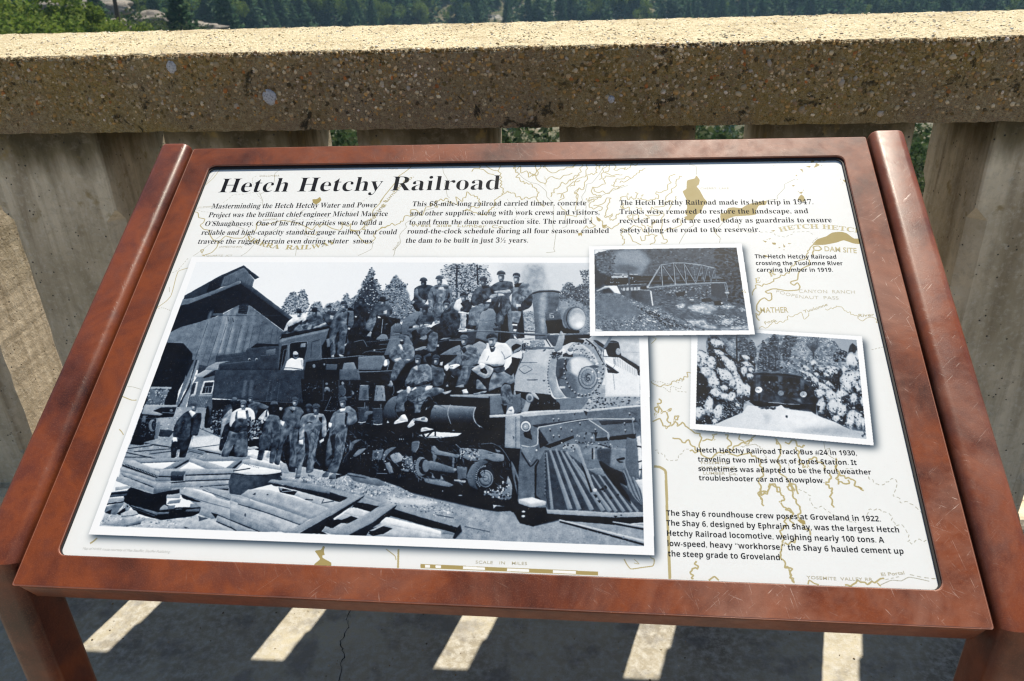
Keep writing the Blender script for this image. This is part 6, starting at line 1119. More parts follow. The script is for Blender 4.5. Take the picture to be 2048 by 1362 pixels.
def build_sheet():
    global BASE, G
    BASE = np.empty((CHt, CW, 3), np.float32); BASE[:] = (.928, .929, .925)
    BASE += (NB*.0015+NM*.001)[..., None]
    fr('X'); draw_map(); fr('X')
    done = np.zeros((CHt, CW), bool)
    for nm, fn in (('main', lambda: (photo_main(), photo_men())), ('snow', photo_snow), ('bridge', photo_bridge)):
        fr('X'); o, i = QUADS[nm]; co = can(PT(o)); ci = can(PT(i))
        G = np.full((CHt, CW), .5, np.float32); fn(); fr('X')
        mi = maskof(ci); x0, y0, x1, y1, m_ = mi
        g = blur(G[y0:y1, x0:x1], 1.0); g = g-.015*np.sin(2*np.pi*np.clip(g, 0, 1))+NF[y0:y1, x0:x1]*.006
        # printed drop shadow
        sh = maskof(co+np.array([9., 12.])); p = 60; X0, Y0, X1, Y1 = max(sh[0]-p, 0), max(sh[1]-p, 0), min(sh[2]+p, CW), min(sh[3]+p, CHt)
        mm = np.zeros((Y1-Y0, X1-X0), np.float32); mm[sh[1]-Y0:sh[3]-Y0, sh[0]-X0:sh[2]-X0] = sh[4]
        q = mm[::3, ::3]; q = blur(q, 4.6); q = np.repeat(np.repeat(q, 3, 0), 3, 1)[:mm.shape[0], :mm.shape[1]]; q = blur(q, 1.5)
        sc = np.array((.10, .17, .24), np.float32); a = (np.clip(q*1.15, 0, 1)**1.3*.92)[..., None]
        BASE[Y0:Y1, X0:X1] = BASE[Y0:Y1, X0:X1]*(1-a)+sc*a
        mo = maskof(co); BASE[mo[1]:mo[3], mo[0]:mo[2]][mo[4]] = (.955, .957, .965)
        BASE[y0:y1, x0:x1][m_] = duo(np.clip(g, 0, 1.04))[m_]
    return BASE
# ------------------------------------------------------------------ the sign
sign = tag(empty('info_sign', (SGO.x, .62, 0)), 'brown metal interpretive sign about a historic railroad, tilted towards the viewer on two legs', 'information sign')
SB = Vector((SGO.x, .62, 0))
MF = Matrix(((SGU.x, SGV.x, SGN.x, SGO.x), (SGU.y, SGV.y, SGN.y, SGO.y), (SGU.z, SGV.z, SGN.z, SGO.z), (0, 0, 0, 1)))
def on_sign(o):
    o.parent = sign; o.matrix_local = Matrix.Translation(-SB) @ MF
    return o
def rr(x0, x1, y0, y1, r, h, n=6):
    v = []
    for cx, cy, a0 in ((x1-r, y1-r, 0), (x0+r, y1-r, 90), (x0+r, y0+r, 180), (x1-r, y0+r, 270)):
        for i in range(n+1):
            a = R_(a0+90*i/n); v.append((cx+r*math.cos(a), cy+r*math.sin(a), h))
    return v
def rings(name, rs, mat, close_first=False, close_last=False, smooth=False):
    v = []; f = []; k = len(rs[0])
    for r in rs: v += r
    for j in range(len(rs)-1):
        for i in range(k):
            a = j*k+i; b = j*k+(i+1) % k; f.append((a, b, b+k, a+k))
    if close_first: f.append(tuple(reversed(range(k))))
    if close_last: f.append(tuple(range((len(rs)-1)*k, len(rs)*k)))
    return mesh(name, v, f, mat, None, smooth)
M['edge'] = plain('rubbed_edge', (.27, .125, .09), .4, .4)
HW, HH = .5, .6792
OX0, OX1, OY0, OY1 = -.4632, .4632, .0355, .6412
b_ = .0012
fr_ = on_sign(rings('frame', [rr(OX0, OX1, OY0, OY1, .010, -.0075), rr(OX0, OX1, OY0, OY1, .010, -b_), rr(OX0-b_*.3, OX1+b_*.3, OY0-b_*.3, OY1+b_*.3, .010, -b_*.3), rr(OX0-b_, OX1+b_, OY0-b_, OY1+b_, .010, 0),
      rr(-HW+b_, HW-b_, b_, HH-b_, .003, 0), rr(-HW+b_*.3, HW-b_*.3, b_*.3, HH-b_*.3, .003, -b_*.3), rr(-HW, HW, 0, HH, .003, -b_), rr(-HW, HW, 0, HH, .003, 0), rr(-HW+.005, HW-.005, .005, HH-.005, .003, -.0036)], M['bronze']))
fr_.data.materials.append(M['edge']); kk_ = 28
for p_ in fr_.data.polygons:
    if p_.index//kk_ in (1, 4, 5): p_.material_index = 1
# shallow tray carrying the frame plate, open joint under the plate
on_sign(rings('tray', [rr(-HW+.008, HW-.008, .0075, HH-.006, .003, -.0036), rr(-HW+.008, HW-.008, .0075, HH-.006, .003, -.0068), rr(-HW+.003, HW-.003, .002, HH-.003, .004, -.0072), rr(-HW+.002, HW-.002, .001, HH-.002, .004, -.009),
      rr(-HW+.002, HW-.002, .001, HH-.002, .004, -.040), rr(-HW+.004, HW-.004, .003, HH-.004, .004, -.042)], M['rail'], close_last=True))
on_sign(rings('recess_shade', [rr(OX0-.001, OX1+.001, OY0-.001, OY1+.001, .009, -SDEP+.0022), rr(OX0+.0016, OX1-.0026, OY0+.0008, OY1-.0042, .008, -SDEP+.0022), rr(OX0+.0018, OX1-.0028, OY0+.0010, OY1-.0044, .008, -SDEP+.0002)], M['black']))  # added black ring standing in for shade around the recessed sheet, widest on top
# side rails and legs, mitred round tube with soft corners
def prof(W, D, r1=.0115, n=6):
    p = []
    for cx, cy, a0 in ((W-r1, -r1, 0), (r1, -r1, 90), (r1, -D+r1, 180), (W-r1, -D+r1, 270)):
        for i in range(n+1):
            a = R_(a0+90*i/n); p.append((cx+r1*math.cos(a), cy+r1*math.sin(a)))
    return p
RH, RW, RD = .0115, .0475, .060
YLEG = .5915
for side in (-1, 1):
    u0 = -.5028-RW if side < 0 else .5028
    pr = prof(RW, RD)
    def rail_pt(a, b, t): return SGO+SGU*(u0+a)+SGN*(RH+b)+SGV*t
    # mitre: rail parameter t at which each profile line reaches the leg line
    mit = []
    for a, b in pr:
        p0 = rail_pt(a, b, 0); depth = -b; yl = YLEG+depth-(.0327*(p0.x-SGO.x))
        t = (yl-p0.y)/SGV.y; mit.append(rail_pt(a, b, t))
    rs = [[tuple(p-SB) for p in mit]]
    cen = (RW/2, -RD/2)
    def shr(q, s_): return (cen[0]+(q[0]-cen[0])*s_, cen[1]+(q[1]-cen[1])*s_)
    for t, s_ in ((.6755, 1), (.6785, .985), (.680, .94)):
        rs.append([tuple(rail_pt(*shr(q, s_), t)-SB) for q in pr])
    k = len(pr); v = sum(rs, []); f = []
    for j in range(len(rs)-1):
        for i in range(k):
            a = j*k+i; b = j*k+(i+1) % k; f.append((a, b, b+k, a+k))
    f.append(tuple(range((len(rs)-1)*k, len(rs)*k)))
    o = mesh('side_rail', v, f, M['rail'], sign)
    o.data.polygons.foreach_set('use_smooth', [len(p.vertices) == 4 for p in o.data.polygons])
    o.data.set_sharp_from_angle(angle=R_(40)) if hasattr(o.data, 'set_sharp_from_angle') else None
    v = [tuple(p-SB) for p in mit]+[(p.x-SB.x, p.y-SB.y, .0) for p in mit]
    f = [(i, i+k, (i+1) % k+k, (i+1) % k) for i in range(k)]
    o = mesh('leg', v, f, M['rail'], sign, True)
    cx = sum(p.x for p in mit)/k-SB.x; cy = sum(p.y for p in mit)/k-SB.y
    mesh('foot_plate', [(cx+a, cy+b, z) for a in (-.07, .07) for b in (-.08, .08) for z in (.001, .009)], [(0, 1, 3, 2), (4, 6, 7, 5), (0, 4, 5, 1), (2, 3, 7, 6), (1, 5, 7, 3)], M['rail'], sign)

# ------------------------------------------------------------------ printed sheet
B_ = build_sheet()
img = bpy.data.images.new('sheet_print', CW, CHt, alpha=False)
px = np.ones((CHt, CW, 4), np.float32); px[..., :3] = np.clip(B_[::-1], 0, 1); img.pixels.foreach_set(px.ravel()); img.update(); img.pack()
def m_print(name, gain=.69):
    k = NT(name); t = k.n('ShaderNodeTexImage'); t.image = img; t.interpolation = 'Linear'; t.extension = 'EXTEND'
    uv = k.n('ShaderNodeTexCoord'); k.link(uv.outputs['UV'], t.inputs[0])
    c = k.coords(); n = k.noise(c, 40, 5, .6)
    g = k.mix(1., t.outputs[0], (gain, gain, gain*1.015), 'MULTIPLY')
    d = k.noise(c, 900, 2, .5); g = k.mix(k.mapr(d, .72, .76, 0, .35), g, (.35, .30, .25))
    return k.out(g, k.mapr(n, .3, .7, .38, .5), k.bump(k.noise(c, 1600, 2, .5), .06, .0002), .10)
M['print'] = m_print('laminated_print')
def uvsheet(o):
    me = o.data; uvl = me.uv_layers.new(name='UVMap')
    for lp in me.loops:
        c = me.vertices[lp.vertex_index].co; uvl.data[lp.index].uv = ((c.x-SH0)/(SH1-SH0), (c.y-SV0)/(SV1-SV0))
    return o
v = [(SH0, SV0, -SDEP), (SH1, SV0, -SDEP), (SH1, SV1, -SDEP), (SH0, SV1, -SDEP), (SH0, SV0, -SDEP-.002), (SH1, SV0, -SDEP-.002), (SH1, SV1, -SDEP-.002), (SH0, SV1, -SDEP-.002)]
sheet = mesh('printed_sheet', v, [(0, 1, 2, 3), (4, 5, 1, 0), (5, 6, 2, 1), (6, 7, 3, 2), (7, 4, 0, 3)], M['print']); uvsheet(sheet); on_sign(sheet)
def flat_print(name, quad, h, label):
    q = sheet_xy(PT(quad)); fr('X')
    o = mesh(name, [(x, y, -SDEP+h) for x, y in q], [(3, 2, 1, 0)], M['print']); uvsheet(o); o.parent = sheet; o['label'] = label
    return o
fr('X')
flat_print('photograph', QUADS['main'][0], .00003, 'printed blue-toned photograph of a crew sitting on a steam locomotive beside a barn')
flat_print('photograph', QUADS['snow'][0], .00005, 'small printed photograph of a rail bus between snow-laden firs')
flat_print('photograph', QUADS['bridge'][0], .00007, 'small printed photograph of a train crossing a steel truss bridge')

# ------------------------------------------------------------------ lettering: outlines laid flat on the sheet along a traced baseline
dg = bpy.context.evaluated_depsgraph_get()
def glyphs(body, offset=0., shear=0., space=1.):
    cu = bpy.data.curves.new('lettering', 'FONT'); cu.body = body; cu.size = 1; cu.offset = offset; cu.shear = shear; cu.space_character = space
    cu.fill_mode = 'FRONT'; cu.resolution_u = 3
    o = bpy.data.objects.new('lettering', cu); COL.objects.link(o)
    dgx = bpy.context.evaluated_depsgraph_get(); me = bpy.data.meshes.new_from_object(o.evaluated_get(dgx))
    V = np.array([v.co[:2] for v in me.vertices]); F = [tuple(p.vertices) for p in me.polygons]
    bpy.data.objects.remove(o); bpy.data.curves.remove(cu); bpy.data.meshes.remove(me)
    return V, F
def serif(s, style='bold'):
    o = ''
    for c in s:
        if style == 'sans':
            if 'A' <= c <= 'Z': o += chr(0x1D5D4+ord(c)-65)
            elif 'a' <= c <= 'z': o += chr(0x1D5EE+ord(c)-97)
            elif '0' <= c <= '9': o += chr(0x1D7EC+ord(c)-48)
            else: o += c
        elif style == 'italic':
            if c == 'h': o += '\u210E'
            elif 'A' <= c <= 'Z': o += chr(0x1D434+ord(c)-65)
            elif 'a' <= c <= 'z': o += chr(0x1D44E+ord(c)-97)
            else: o += c
        elif style == 'bolditalic':
            if 'A' <= c <= 'Z': o += chr(0x1D468+ord(c)-65)
            elif 'a' <= c <= 'z': o += chr(0x1D482+ord(c)-97)
            else: o += c
        else:
            if 'A' <= c <= 'Z': o += chr(0x1D400+ord(c)-65)
            elif 'a' <= c <= 'z': o += chr(0x1D41A+ord(c)-97)
            elif '0' <= c <= '9': o += chr(0x1D7CE+ord(c)-48)
            else: o += c
    return o
class Lettering:
    def __init__(s): s.V = []; s.F = []; s.n = 0; s.N = []
    def line(s, body, base, cap, offset=0., shear=0., space=1., slant=0.):
        """base: proof-space baseline points 'x,y x,y[ x,y]'; cap: letter height in proof pixels at the start"""
        V, F = glyphs(body, offset, shear, space)
        if not len(V): return
        p = PT(base); keep = FR[:]; FR[:] = [0, 0, 1]
        q = sheet_xy(smooth(p, False, 8) if len(p) > 2 else p)
        hh = sheet_xy([p[0], p[0]-[0, cap]]); H_ = abs(hh[1, 1]-hh[0, 1]); FR[:] = keep
        x = (V[:, 0]-V[:, 0].min())/(V[:, 0].max()-V[:, 0].min())
        y = V[:, 1]/.70*H_
        L_ = np.r_[0, np.cumsum(np.hypot(*np.diff(q, axis=0).T))]; tx = x*L_[-1]
        bx = np.interp(tx, L_, q[:, 0]); by = np.interp(tx, L_, q[:, 1])
        d = np.diff(q, axis=0); d /= np.linalg.norm(d, axis=1)[:, None]; m_ = (L_[:-1]+L_[1:])/2
        dx = np.interp(tx, m_, d[:, 0]); dy = np.interp(tx, m_, d[:, 1])
        X = bx-dy*y+dx*y*slant; Y = by+dx*y+dy*y*slant
        s.V.append(np.c_[X, Y, np.full(len(X), -SDEP+.00009)]); s.F += [tuple(i+s.n for i in f) for f in F]; s.n += len(X); s.N.append(len(X))
    def each(s, name, mat, h=0.):
        k = 0
        for V, n in zip(s.V, s.N):
            V[:, 2] += h; f = [tuple(i-k for i in q) for q in s.F if k <= q[0] < k+n]; k += n
            o = mesh(name, V, f, mat); o.parent = sheet
    def build(s, name, mat, label, h=0.):
        V = np.concatenate(s.V); V[:, 2] += h
        o = mesh(name, V, s.F, mat); o.parent = sheet; o['label'] = label; return o
INK = plain('black_ink', (.004, .005, .009), .6, .06)
TANI = plain('tan_ink', (.31, .26, .12), .5, .3); TANL = plain('pale_tan_ink', (.33, .295, .20), .5, .3); GREYI = plain('grey_ink', (.42, .42, .40), .5, .3)
fr('X')
T = Lettering()
T.line(serif('Hetch Hetchy Railroad', 'bold'), '436,385 999,379', 28.5, -.009)
T.build('title_text', INK, 'large black serif title reading Hetch Hetchy Railroad')
T = Lettering()
for s_, b in (('Masterminding the Hetch Hetchy Water and Power', '422,417 753,414.5'), ('Project was the brilliant chief engineer Michael Maurice', '416,434.5 775,432'),
              ('O’Shaughnessy. One of his first priorities was to build a', '409,452 764,449.5'), ('reliable and high-capacity standard gauge railway that could', '402,469.5 793,468.5'),
              ('traverse the rugged terrain even during winter  snows.', '395,487.5 747,486.5')):
    T.line(serif(s_, 'bold'), b, 10, -.003)
T.build('body_text', INK, 'first column of black serif text')
T = Lettering()
for s_, b in (('This 68-mile-long railroad carried timber, concrete', '824,412.5 1172,410.5'), ('and other supplies, along with work crews and visitors,', '820,431 1199,429'),
              ('to and from the dam construction site. The railroad’s', '818,449 1184,447'), ('round-the-clock schedule during all four seasons enabled', '814,467 1218,466'),
              ('the dam to be built in just 3½ years.', '811,485.5 1056,485')):
    T.line(serif(s_, 'bold'), b, 10, -.003)
T.build('body_text', INK, 'second column of black serif text')
T = Lettering()
for s_, b in (('The Hetch Hetchy Railroad made its last trip in 1947.', '1239,410 1627,408.5'), ('Tracks were removed to restore the landscape, and', '1239,428 1617,426.5'),
              ('recycled parts of it are used today as guardrails to ensure', '1239,446 1664,444.5'), ('safety along the road to the reservoir.', '1240,465 1520,463.5')):
    T.line(serif(s_, 'bold'), b, 10, -.003)
T.build('body_text', INK, 'third column of black serif text')
T = Lettering()
for s_, b, c in (('The Hetch Hetchy Railroad', '1510,516.5 1673,517.5', 7.6), ('crossing the Tuolumne River', '1512,530 1686,530.5', 7.6), ('carrying lumber in 1919.', '1514,543.5 1666,543.5', 7.8)):
    T.line(serif(s_, 'sans'), b, c)
T.build('caption_text', INK, 'small bold caption beside the bridge photograph')
T = Lettering()
for s_, b, c in (('Hetch Hetchy Railroad Track Bus #24 in 1930,', '1394,904.5 1714,911', 9.4), ('traveling two miles west of Jones Station. It', '1396,923 1714,930', 9.6),
                 ('sometimes was adapted to be the foul weather', '1397,942 1743,949', 9.6), ('troubleshooter car and snowplow.', '1398,960.5 1649,966', 9.8)):
    T.line(serif(s_, 'sans'), b, c)
T.build('caption_text', INK, 'black caption under the snow photograph')
T = Lettering()
for s_, b, c in (('The Shay 6 roundhouse crew poses at Groveland in 1922.', '1333,1031 1762,1043', 10.4), ('The Shay 6, designed by Ephraim Shay, was the largest Hetch', '1333,1051 1799,1065', 10.6),
                 ('Hetchy Railroad locomotive, weighing nearly 100 tons. A', '1334,1071.5 1769,1085.5', 10.8), ('low-speed, heavy “workhorse,” the Shay 6 hauled cement up', '1335,1092 1808,1108', 11),
                 ('the steep grade to Groveland.', '1336,1112.5 1564,1120.5', 11.2)):
    T.line(serif(s_, 'sans'), b, c)
T.build('caption_text', INK, 'black five-line caption at the lower right of the sheet')
T = Lettering(); T.line('Map of HHRR route courtesy of Max Stauffer, Stauffer Publishing', '165,1099 339,1106', 5, 0, 0, 1, .15); T.build('credit_text', GREYI, 'tiny grey credit line in the lower left corner')
T = Lettering()   # tan map lettering
fr('a'); T.line(serif('SIERRA  RAILWAY'), '565,860 640,900 760,940 910,962 1060,968 1250,962 1380,935 1495,905', 8.6)
fr('b'); T.line('West  Side  Lumber  Co.', '312,735 780,737 1100,745 1275,752', 6.4)
fr('a'); T.line('Pickering L', '1800,770 1850,680 1960,560 2048,450', 6.2); fr('b'); T.line('ing Lumber Co.', '0,580 60,490 150,400 230,310 350,225', 6.2)
fr('d'); T.line(serif('HETCH HETCH'), '890,1050 1060,1015 1240,1005 1420,1005 1640,1020 1830,1045 2020,1070', 9)
fr('e'); T.line('DAM SITE', '1003,190 1385,215', 10, .01); T.line('MATHER', '245,922 575,918', 11, .008)
T.line(serif('E'), '180,575 245,560', 10, 0, 0, 1, .3); T.line(serif('R'), '360,500 430,465', 10, 0, 0, 1, .3)
T.line('River', '1405,972 1590,960', 6, .004, 0, 1, .2); T.line('Tuolumne', '760,925 830,905 940,870 1040,835', 5.4, .004, 0, 1, .2); T.line('Fork', '300,1060 370,1035 440,1025', 5.6, .004, 0, 1, .1)
T.line('V  ', '60,700 90,680', 8)
T.each('map_text', TANI)
T = Lettering()
fr('e'); T.line('CANYON  RANCH', '700,685 1362,695', 6.8, -.008, 0, 1.05); T.line('POOPENAUT  PASS', '425,680 560,720 760,755 1170,765', 6.4, -.01, 0, 1.05)
fr('h'); T.line('YOSEMITE  VALLEY RR', '180,1228 430,1240 725,1245', 6.2, .004, 0, 1.05); T.line('El Portal', '797,1205 880,1200 988,1190', 6.6, .008)
fr('X'); T.line('SCALE   IN   MILES', '951,1127 1054,1130', 6, .002, 0, 1.1)
fr('g'); T.line('YOSEMITE', '497,218 752,220', 5.2, .006); T.line('SUGAR PINE', '508,262 820,265', 5.2, .006); T.line('LUMBER  Co.', '530,312 840,318', 5.2, .006)
fr('a'); T.line('COLUMBIA', '710,222 915,220', 3.2, 0, 0, 1.1); T.line('SONORA', '745,675 895,662', 3.4, 0, 0, 1.1); T.line('JAMESTOWN', '295,948 530,950', 3.6, 0, 0, 1.1); T.line('QUARTZ  JCT', '165,1038 430,1038', 3.2, 0, 0, 1.1); T.line('TUTTLETOWN', '50,552 225,535', 3.2, 0, 0, 1.1)
fr('b'); T.line('Twain', '100,120 195,120', 3); T.line('Harte', '88,148 180,147', 3); T.line('North', '150,975 190,920 205,890', 4)
fr('c'); T.line('CHERRY', '1783,468 2000,466', 3.6, 0, 0, 1.1); fr('d'); T.line('LAKE', '62,468 190,466', 3.6, 0, 0, 1.1)
T.each('map_text', TANL, -.00001)
fr('X')

# ------------------------------------------------------------------ crack in the paving
cv, cf = [], []
for pts in ([(-.505, 1.32), (-.518, 1.26), (-.508, 1.228), (-.514, 1.19), (-.498, 1.16), (-.494, 1.12), (-.482, 1.03)],):
    v, f = crack(pts, .0011); n0 = len(cv); cv += v; cf += [tuple(i+n0 for i in q) for q in f]
ck = mesh('crack', cv, cf, plain('crack_dirt', (.015, .014, .014), .9), deck); tag(ck, kind='structure')
def pl_ground(r, n):
    x = r.uniform(-1.1, 1.1, n); y = r.uniform(.75, 1.5, n)
    return np.c_[x, y, np.full(n, .0006)], np.tile([0, 0, 1.], (n, 1))
pebbles('grit', 900, pl_ground, .0008, .0030, 21, [(.30, .26, .2), (.12, .10, .08), (.45, .4, .32), (.22, .14, .07)], [5, 5, 3, 2], parent=deck)
# ------------------------------------------------------------------ canyon beyond the parapet
def hgt(x, y):
    r = math.hypot(x, y)
    if y < 3.2 and abs(x) < 60: base = -3
    d = max(0., y-3.2)
    base = -3.2-8.5*(1-math.exp(-d/7.))-30*(1-math.exp(-max(0, d-14)/70.))
    base += .30*max(0., y-210)*(1-math.exp(-max(0., y-210)/160.))
    # left flank comes nearer
    lf = max(0., -x-14-.16*y)
    base += 26*(1-math.exp(-lf/40.))*math.exp(-max(0, y-260)/400.)
    rf = max(0., x-60-.2*y); base += 22*(1-math.exp(-rf/90.))
    n = noise.fractal(Vector((x*.012, y*.012, 1)), 1, 2, 5)*min(9, 1+r*.03)+noise.noise(Vector((x*.12, y*.12, 4)))*min(.9, r*.012)
    return min(base+n, 330)
NXT, NYT = 150, 150
xs = [math.copysign(abs(t)**2.2, t)*900 for t in np.linspace(-1, 1, NXT)]; ys = [2.3+(t**2.3)*1350 for t in np.linspace(0, 1, NYT)]
TV = np.array([(x, y, hgt(x, y)) for y in ys for x in xs]); TF = np.array([(j*NXT+i, j*NXT+i+1, (j+1)*NXT+i+1, (j+1)*NXT+i) for j in range(NYT-1) for i in range(NXT-1)])
ter = fast_mesh('hillside', TV, TF, M['terrain'], None, True); tag(ter, kind='structure')
plate('valley_floor', -2500, 2500, -2500, 3400, -60, M['terrain'])
# dam wall face below the parapet
dw = mesh('dam_wall', [(x, y, z) for x in (-30, 30) for y, z in ((2.05, -.004), (2.6, -20))], [(0, 2, 3, 1)], M['pillar']); tag(dw, kind='structure')

def crown_mesh(name, kind, seed, n):
    r = np.random.default_rng(seed)
    if kind == 'pine':
        h = r.random(n)**.85; z = .12+.88*h; rad = (1-h)**.75*.20*(.55+.6*np.abs(np.sin(h*38+r.normal(size=n)*.25)))*np.sqrt(r.random(n)*.85+.15); a = r.random(n)*2*PI
        P_ = np.c_[rad*np.cos(a), rad*np.sin(a), z]; s = .016+.022*(1-h)
    else:
        nb = 26; bc = r.normal(size=(nb, 3))*[.26, .26, .20]+[0, 0, .58]; br = r.uniform(.10, .20, nb); bi = r.integers(0, nb, n)
        q = r.normal(size=(n, 3)); q /= np.linalg.norm(q, axis=1)[:, None]
        P_ = bc[bi]+q*br[bi][:, None]*(r.random(n)**.3)[:, None]; P_[:, 2] = np.maximum(P_[:, 2], .06); s = np.full(n, .022 if n > 4000 else .034)*(.7+.6*r.random(n))
    t = r.normal(size=(n, 3)); t /= np.linalg.norm(t, axis=1)[:, None]; b = np.cross(t, r.normal(size=(n, 3))); b /= np.linalg.norm(b, axis=1)[:, None]
    s = s[:, None]
    V = np.stack([P_-t*s, P_+b*s*.55, P_+t*s, P_-b*s*.55], 1).reshape(-1, 3); F = np.arange(4*n).reshape(-1, 4)
    o = fast_mesh(name, V, F, None); me = o.data; bpy.data.objects.remove(o); return me
def trunk_mesh(kind, seed):
    r = random.Random(seed); bm = bmesh.new()
    segs = [(Vector((0, 0, -.05)), Vector((0, 0, .95 if kind == 'pine' else .45)), .022, .004 if kind == 'pine' else .014)]
    for i in range(5 if kind != 'pine' else 8):
        z = r.uniform(.25, .8) if kind == 'pine' else r.uniform(.2, .45); a = r.uniform(0, 6.28); L_ = (.12*(1-z)+.03) if kind == 'pine' else .32
        segs.append((Vector((0, 0, z)), Vector((L_*math.cos(a), L_*math.sin(a), z+(.0 if kind == 'pine' else .25))), .006, .002))
    for a, b, r0, r1 in segs:
        d = (b-a); M4 = Matrix.Translation((a+b)/2) @ d.to_track_quat('Z', 'Y').to_matrix().to_4x4()
        bmesh.ops.create_cone(bm, segments=6, radius1=r0, radius2=r1, depth=d.length, matrix=M4)
    me = bpy.data.meshes.new('trunk'); bm.to_mesh(me); bm.free(); me.materials.append(M['bark']); return me
CR = {}; TR = {}
for kd, mats, n, k in (('pine', 'fol_pine', 1500, 3), ('oak', 'fol_oak', 8000, 3), ('shrub', 'fol_shrub', 700, 2)):
    for i in range(k):
        me = crown_mesh('crown', 'pine' if kd == 'pine' else 'oak', 10*i+len(kd), n); me.materials.append(M[mats]); CR[kd, i] = me; TR[kd, i] = trunk_mesh('pine' if kd == 'pine' else 'oak', i)
NM_ = dict(pine='pine_tree', oak='oak_tree', shrub='shrub'); CATS = dict(pine='tree', oak='tree', shrub='shrub')
def put(kd, i, x, y, h, wd, label, group, z=None, parts=True, rz=None):
    root = empty(NM_[kd], (x, y, hgt(x, y)-.3 if z is None else z)); root.rotation_euler = (0, 0, rng.uniform(0, 6.28) if rz is None else rz); root.scale = (wd, wd, h)
    c = bpy.data.objects.new('crown', CR[kd, i]); COL.objects.link(c); c.parent = root
    t = bpy.data.objects.new('trunk', TR[kd, i]); COL.objects.link(t); t.parent = root
    tag(root, label, CATS[kd], group); return root
def ray_xy(px, py, dist):
    d = cam_r*((px-1024)/1605.11)+cam_d*((py-681)/1605.11)+cam_f; d = d/math.hypot(d.x, d.y)
    return d.x*dist, d.y*dist, CAMH+d.z*dist
def crown_at(kd, i, px, py_top, dist, h, wd, label, group):
    x, y, z = ray_xy(px, py_top, dist); return put(kd, i, x, y, h, wd, label, group, z=z-h)
# the leafy mass at the far left, close trees
for n_, (px_, top, dist, h, wd, lb) in enumerate(((20, -8, 66, 9, 9, 'bright green oak filling the far left corner above the coping'), (78, -12, 62, 8, 8, 'bright green oak, second from the left above the coping'),
        (128, 4, 60, 7, 7.5, 'bright green oak at the right end of the near leafy mass'), (165, 22, 57, 5, 5, 'low rounded green oak just left of the bare granite slab'), (55, 20, 52, 5.5, 6.5, 'sunlit yellow-green oak low in the left corner'))):
    crown_at('oak', n_ % 3, px_, top, dist, h, wd, lb, 'near oaks at the left')
for n_, (px_, top, dist, h, wd, lb) in enumerate(((262, 18, 95, 5, 7, 'olive rounded shrub right of the dead leaning trunk'), (205, 10, 110, 6, 7, 'dark shrub just above the granite slab'), (250, 40, 80, 2.6, 4, 'small olive shrub hugging the coping edge'), (292, 34, 100, 3.5, 5, 'small dark shrub on the pale granite slab'), (205, 44, 78, 2, 3, 'low olive shrub in front of the tan slab'), (275, 46, 90, 2.4, 4, 'low dark shrub left of the tall pine'), (325, 40, 96, 2.6, 3.6, 'small green shrub at the foot of the tall pine'), (385, 44, 110, 3.4, 5, 'yellow-green shrub right of the tall pine'), (185, 50, 74, 1.8, 2.6, 'low bright shrub beside the corner oaks'))):
    crown_at('shrub', n_ % 2, px_, top, dist, h, wd, lb, 'shrubs on the left slope')
for n_, (px_, top, dist, h, wd, lb) in enumerate(((345, -34, 100, 12, 17, 'tall dark pine standing above the coping, left of centre'), (440, -30, 170, 15, 22, 'mid-green pine right of the tall dark pine'), (300, -28, 190, 14, 18, 'pale grey-green pine behind the dead trunk'), (180, -30, 150, 14, 20, 'dark pine rising behind the near oaks'))):
    crown_at('pine', n_ % 3, px_, top, dist, h, wd, lb, 'nearer pines at the left')
# mid slope trees: sown where lines of sight over the coping meet the slope
def hit(px_, py_):
    d = cam_r*((px_-1024)/1605.11)+cam_d*((py_-681)/1605.11)+cam_f; d = d/math.hypot(d.x, d.y); t = 60.
    while t < 1100:
        x, y, z = d.x*t, d.y*t, CAMH+d.z*t; g = hgt(x, y)
        if z < g: return x, y, g, t
        t += max(6., (z-g)*.9)
    return None
REFS = ((330, 'above the left rail of the sign'), (480, 'above the first word of the title'), (640, 'above the second word of the title'), (820, 'above the title, left of the middle'), (1000, 'above the end of the title'),
        (1180, 'above the middle of the coping'), (1360, 'above the third text column'), (1540, 'above the bridge photograph'), (1700, 'above the inner right corner of the sheet'), (1850, 'above the right rail of the sign'), (2200, 'in the far right corner'))
cnt = 0
for k_ in range(400):
    px_ = rng.uniform(190, 2080); py_ = rng.uniform(8, 82); h_ = hit(px_, py_)
    if not h_ or h_[3] < 95: continue
    x, y, g, t = h_; cnt += 1
    if cnt > 210: break
    h = rng.uniform(7, 14); kd = 'pine' if rng.random() < (.6 if px_ < 900 else .85) else 'oak'
    ref = [b for a, b in REFS if px_ < a][0]; hs = 'tall' if h > 11.5 else ('middling' if h > 9 else 'short'); fs = 'near' if t < 200 else ('mid-distance' if t < 380 else 'distant')
    put(kd, rng.randrange(3), x, y, h, h*rng.uniform(1.0, 1.5) if kd == 'pine' else h*.9, f'{hs} dark {"conifer" if kd == "pine" else "round-crowned tree"} on the {fs} slope {ref}', f'{"conifers" if kd == "pine" else "round-crowned trees"} on the slope beyond the parapet', z=g-.4)
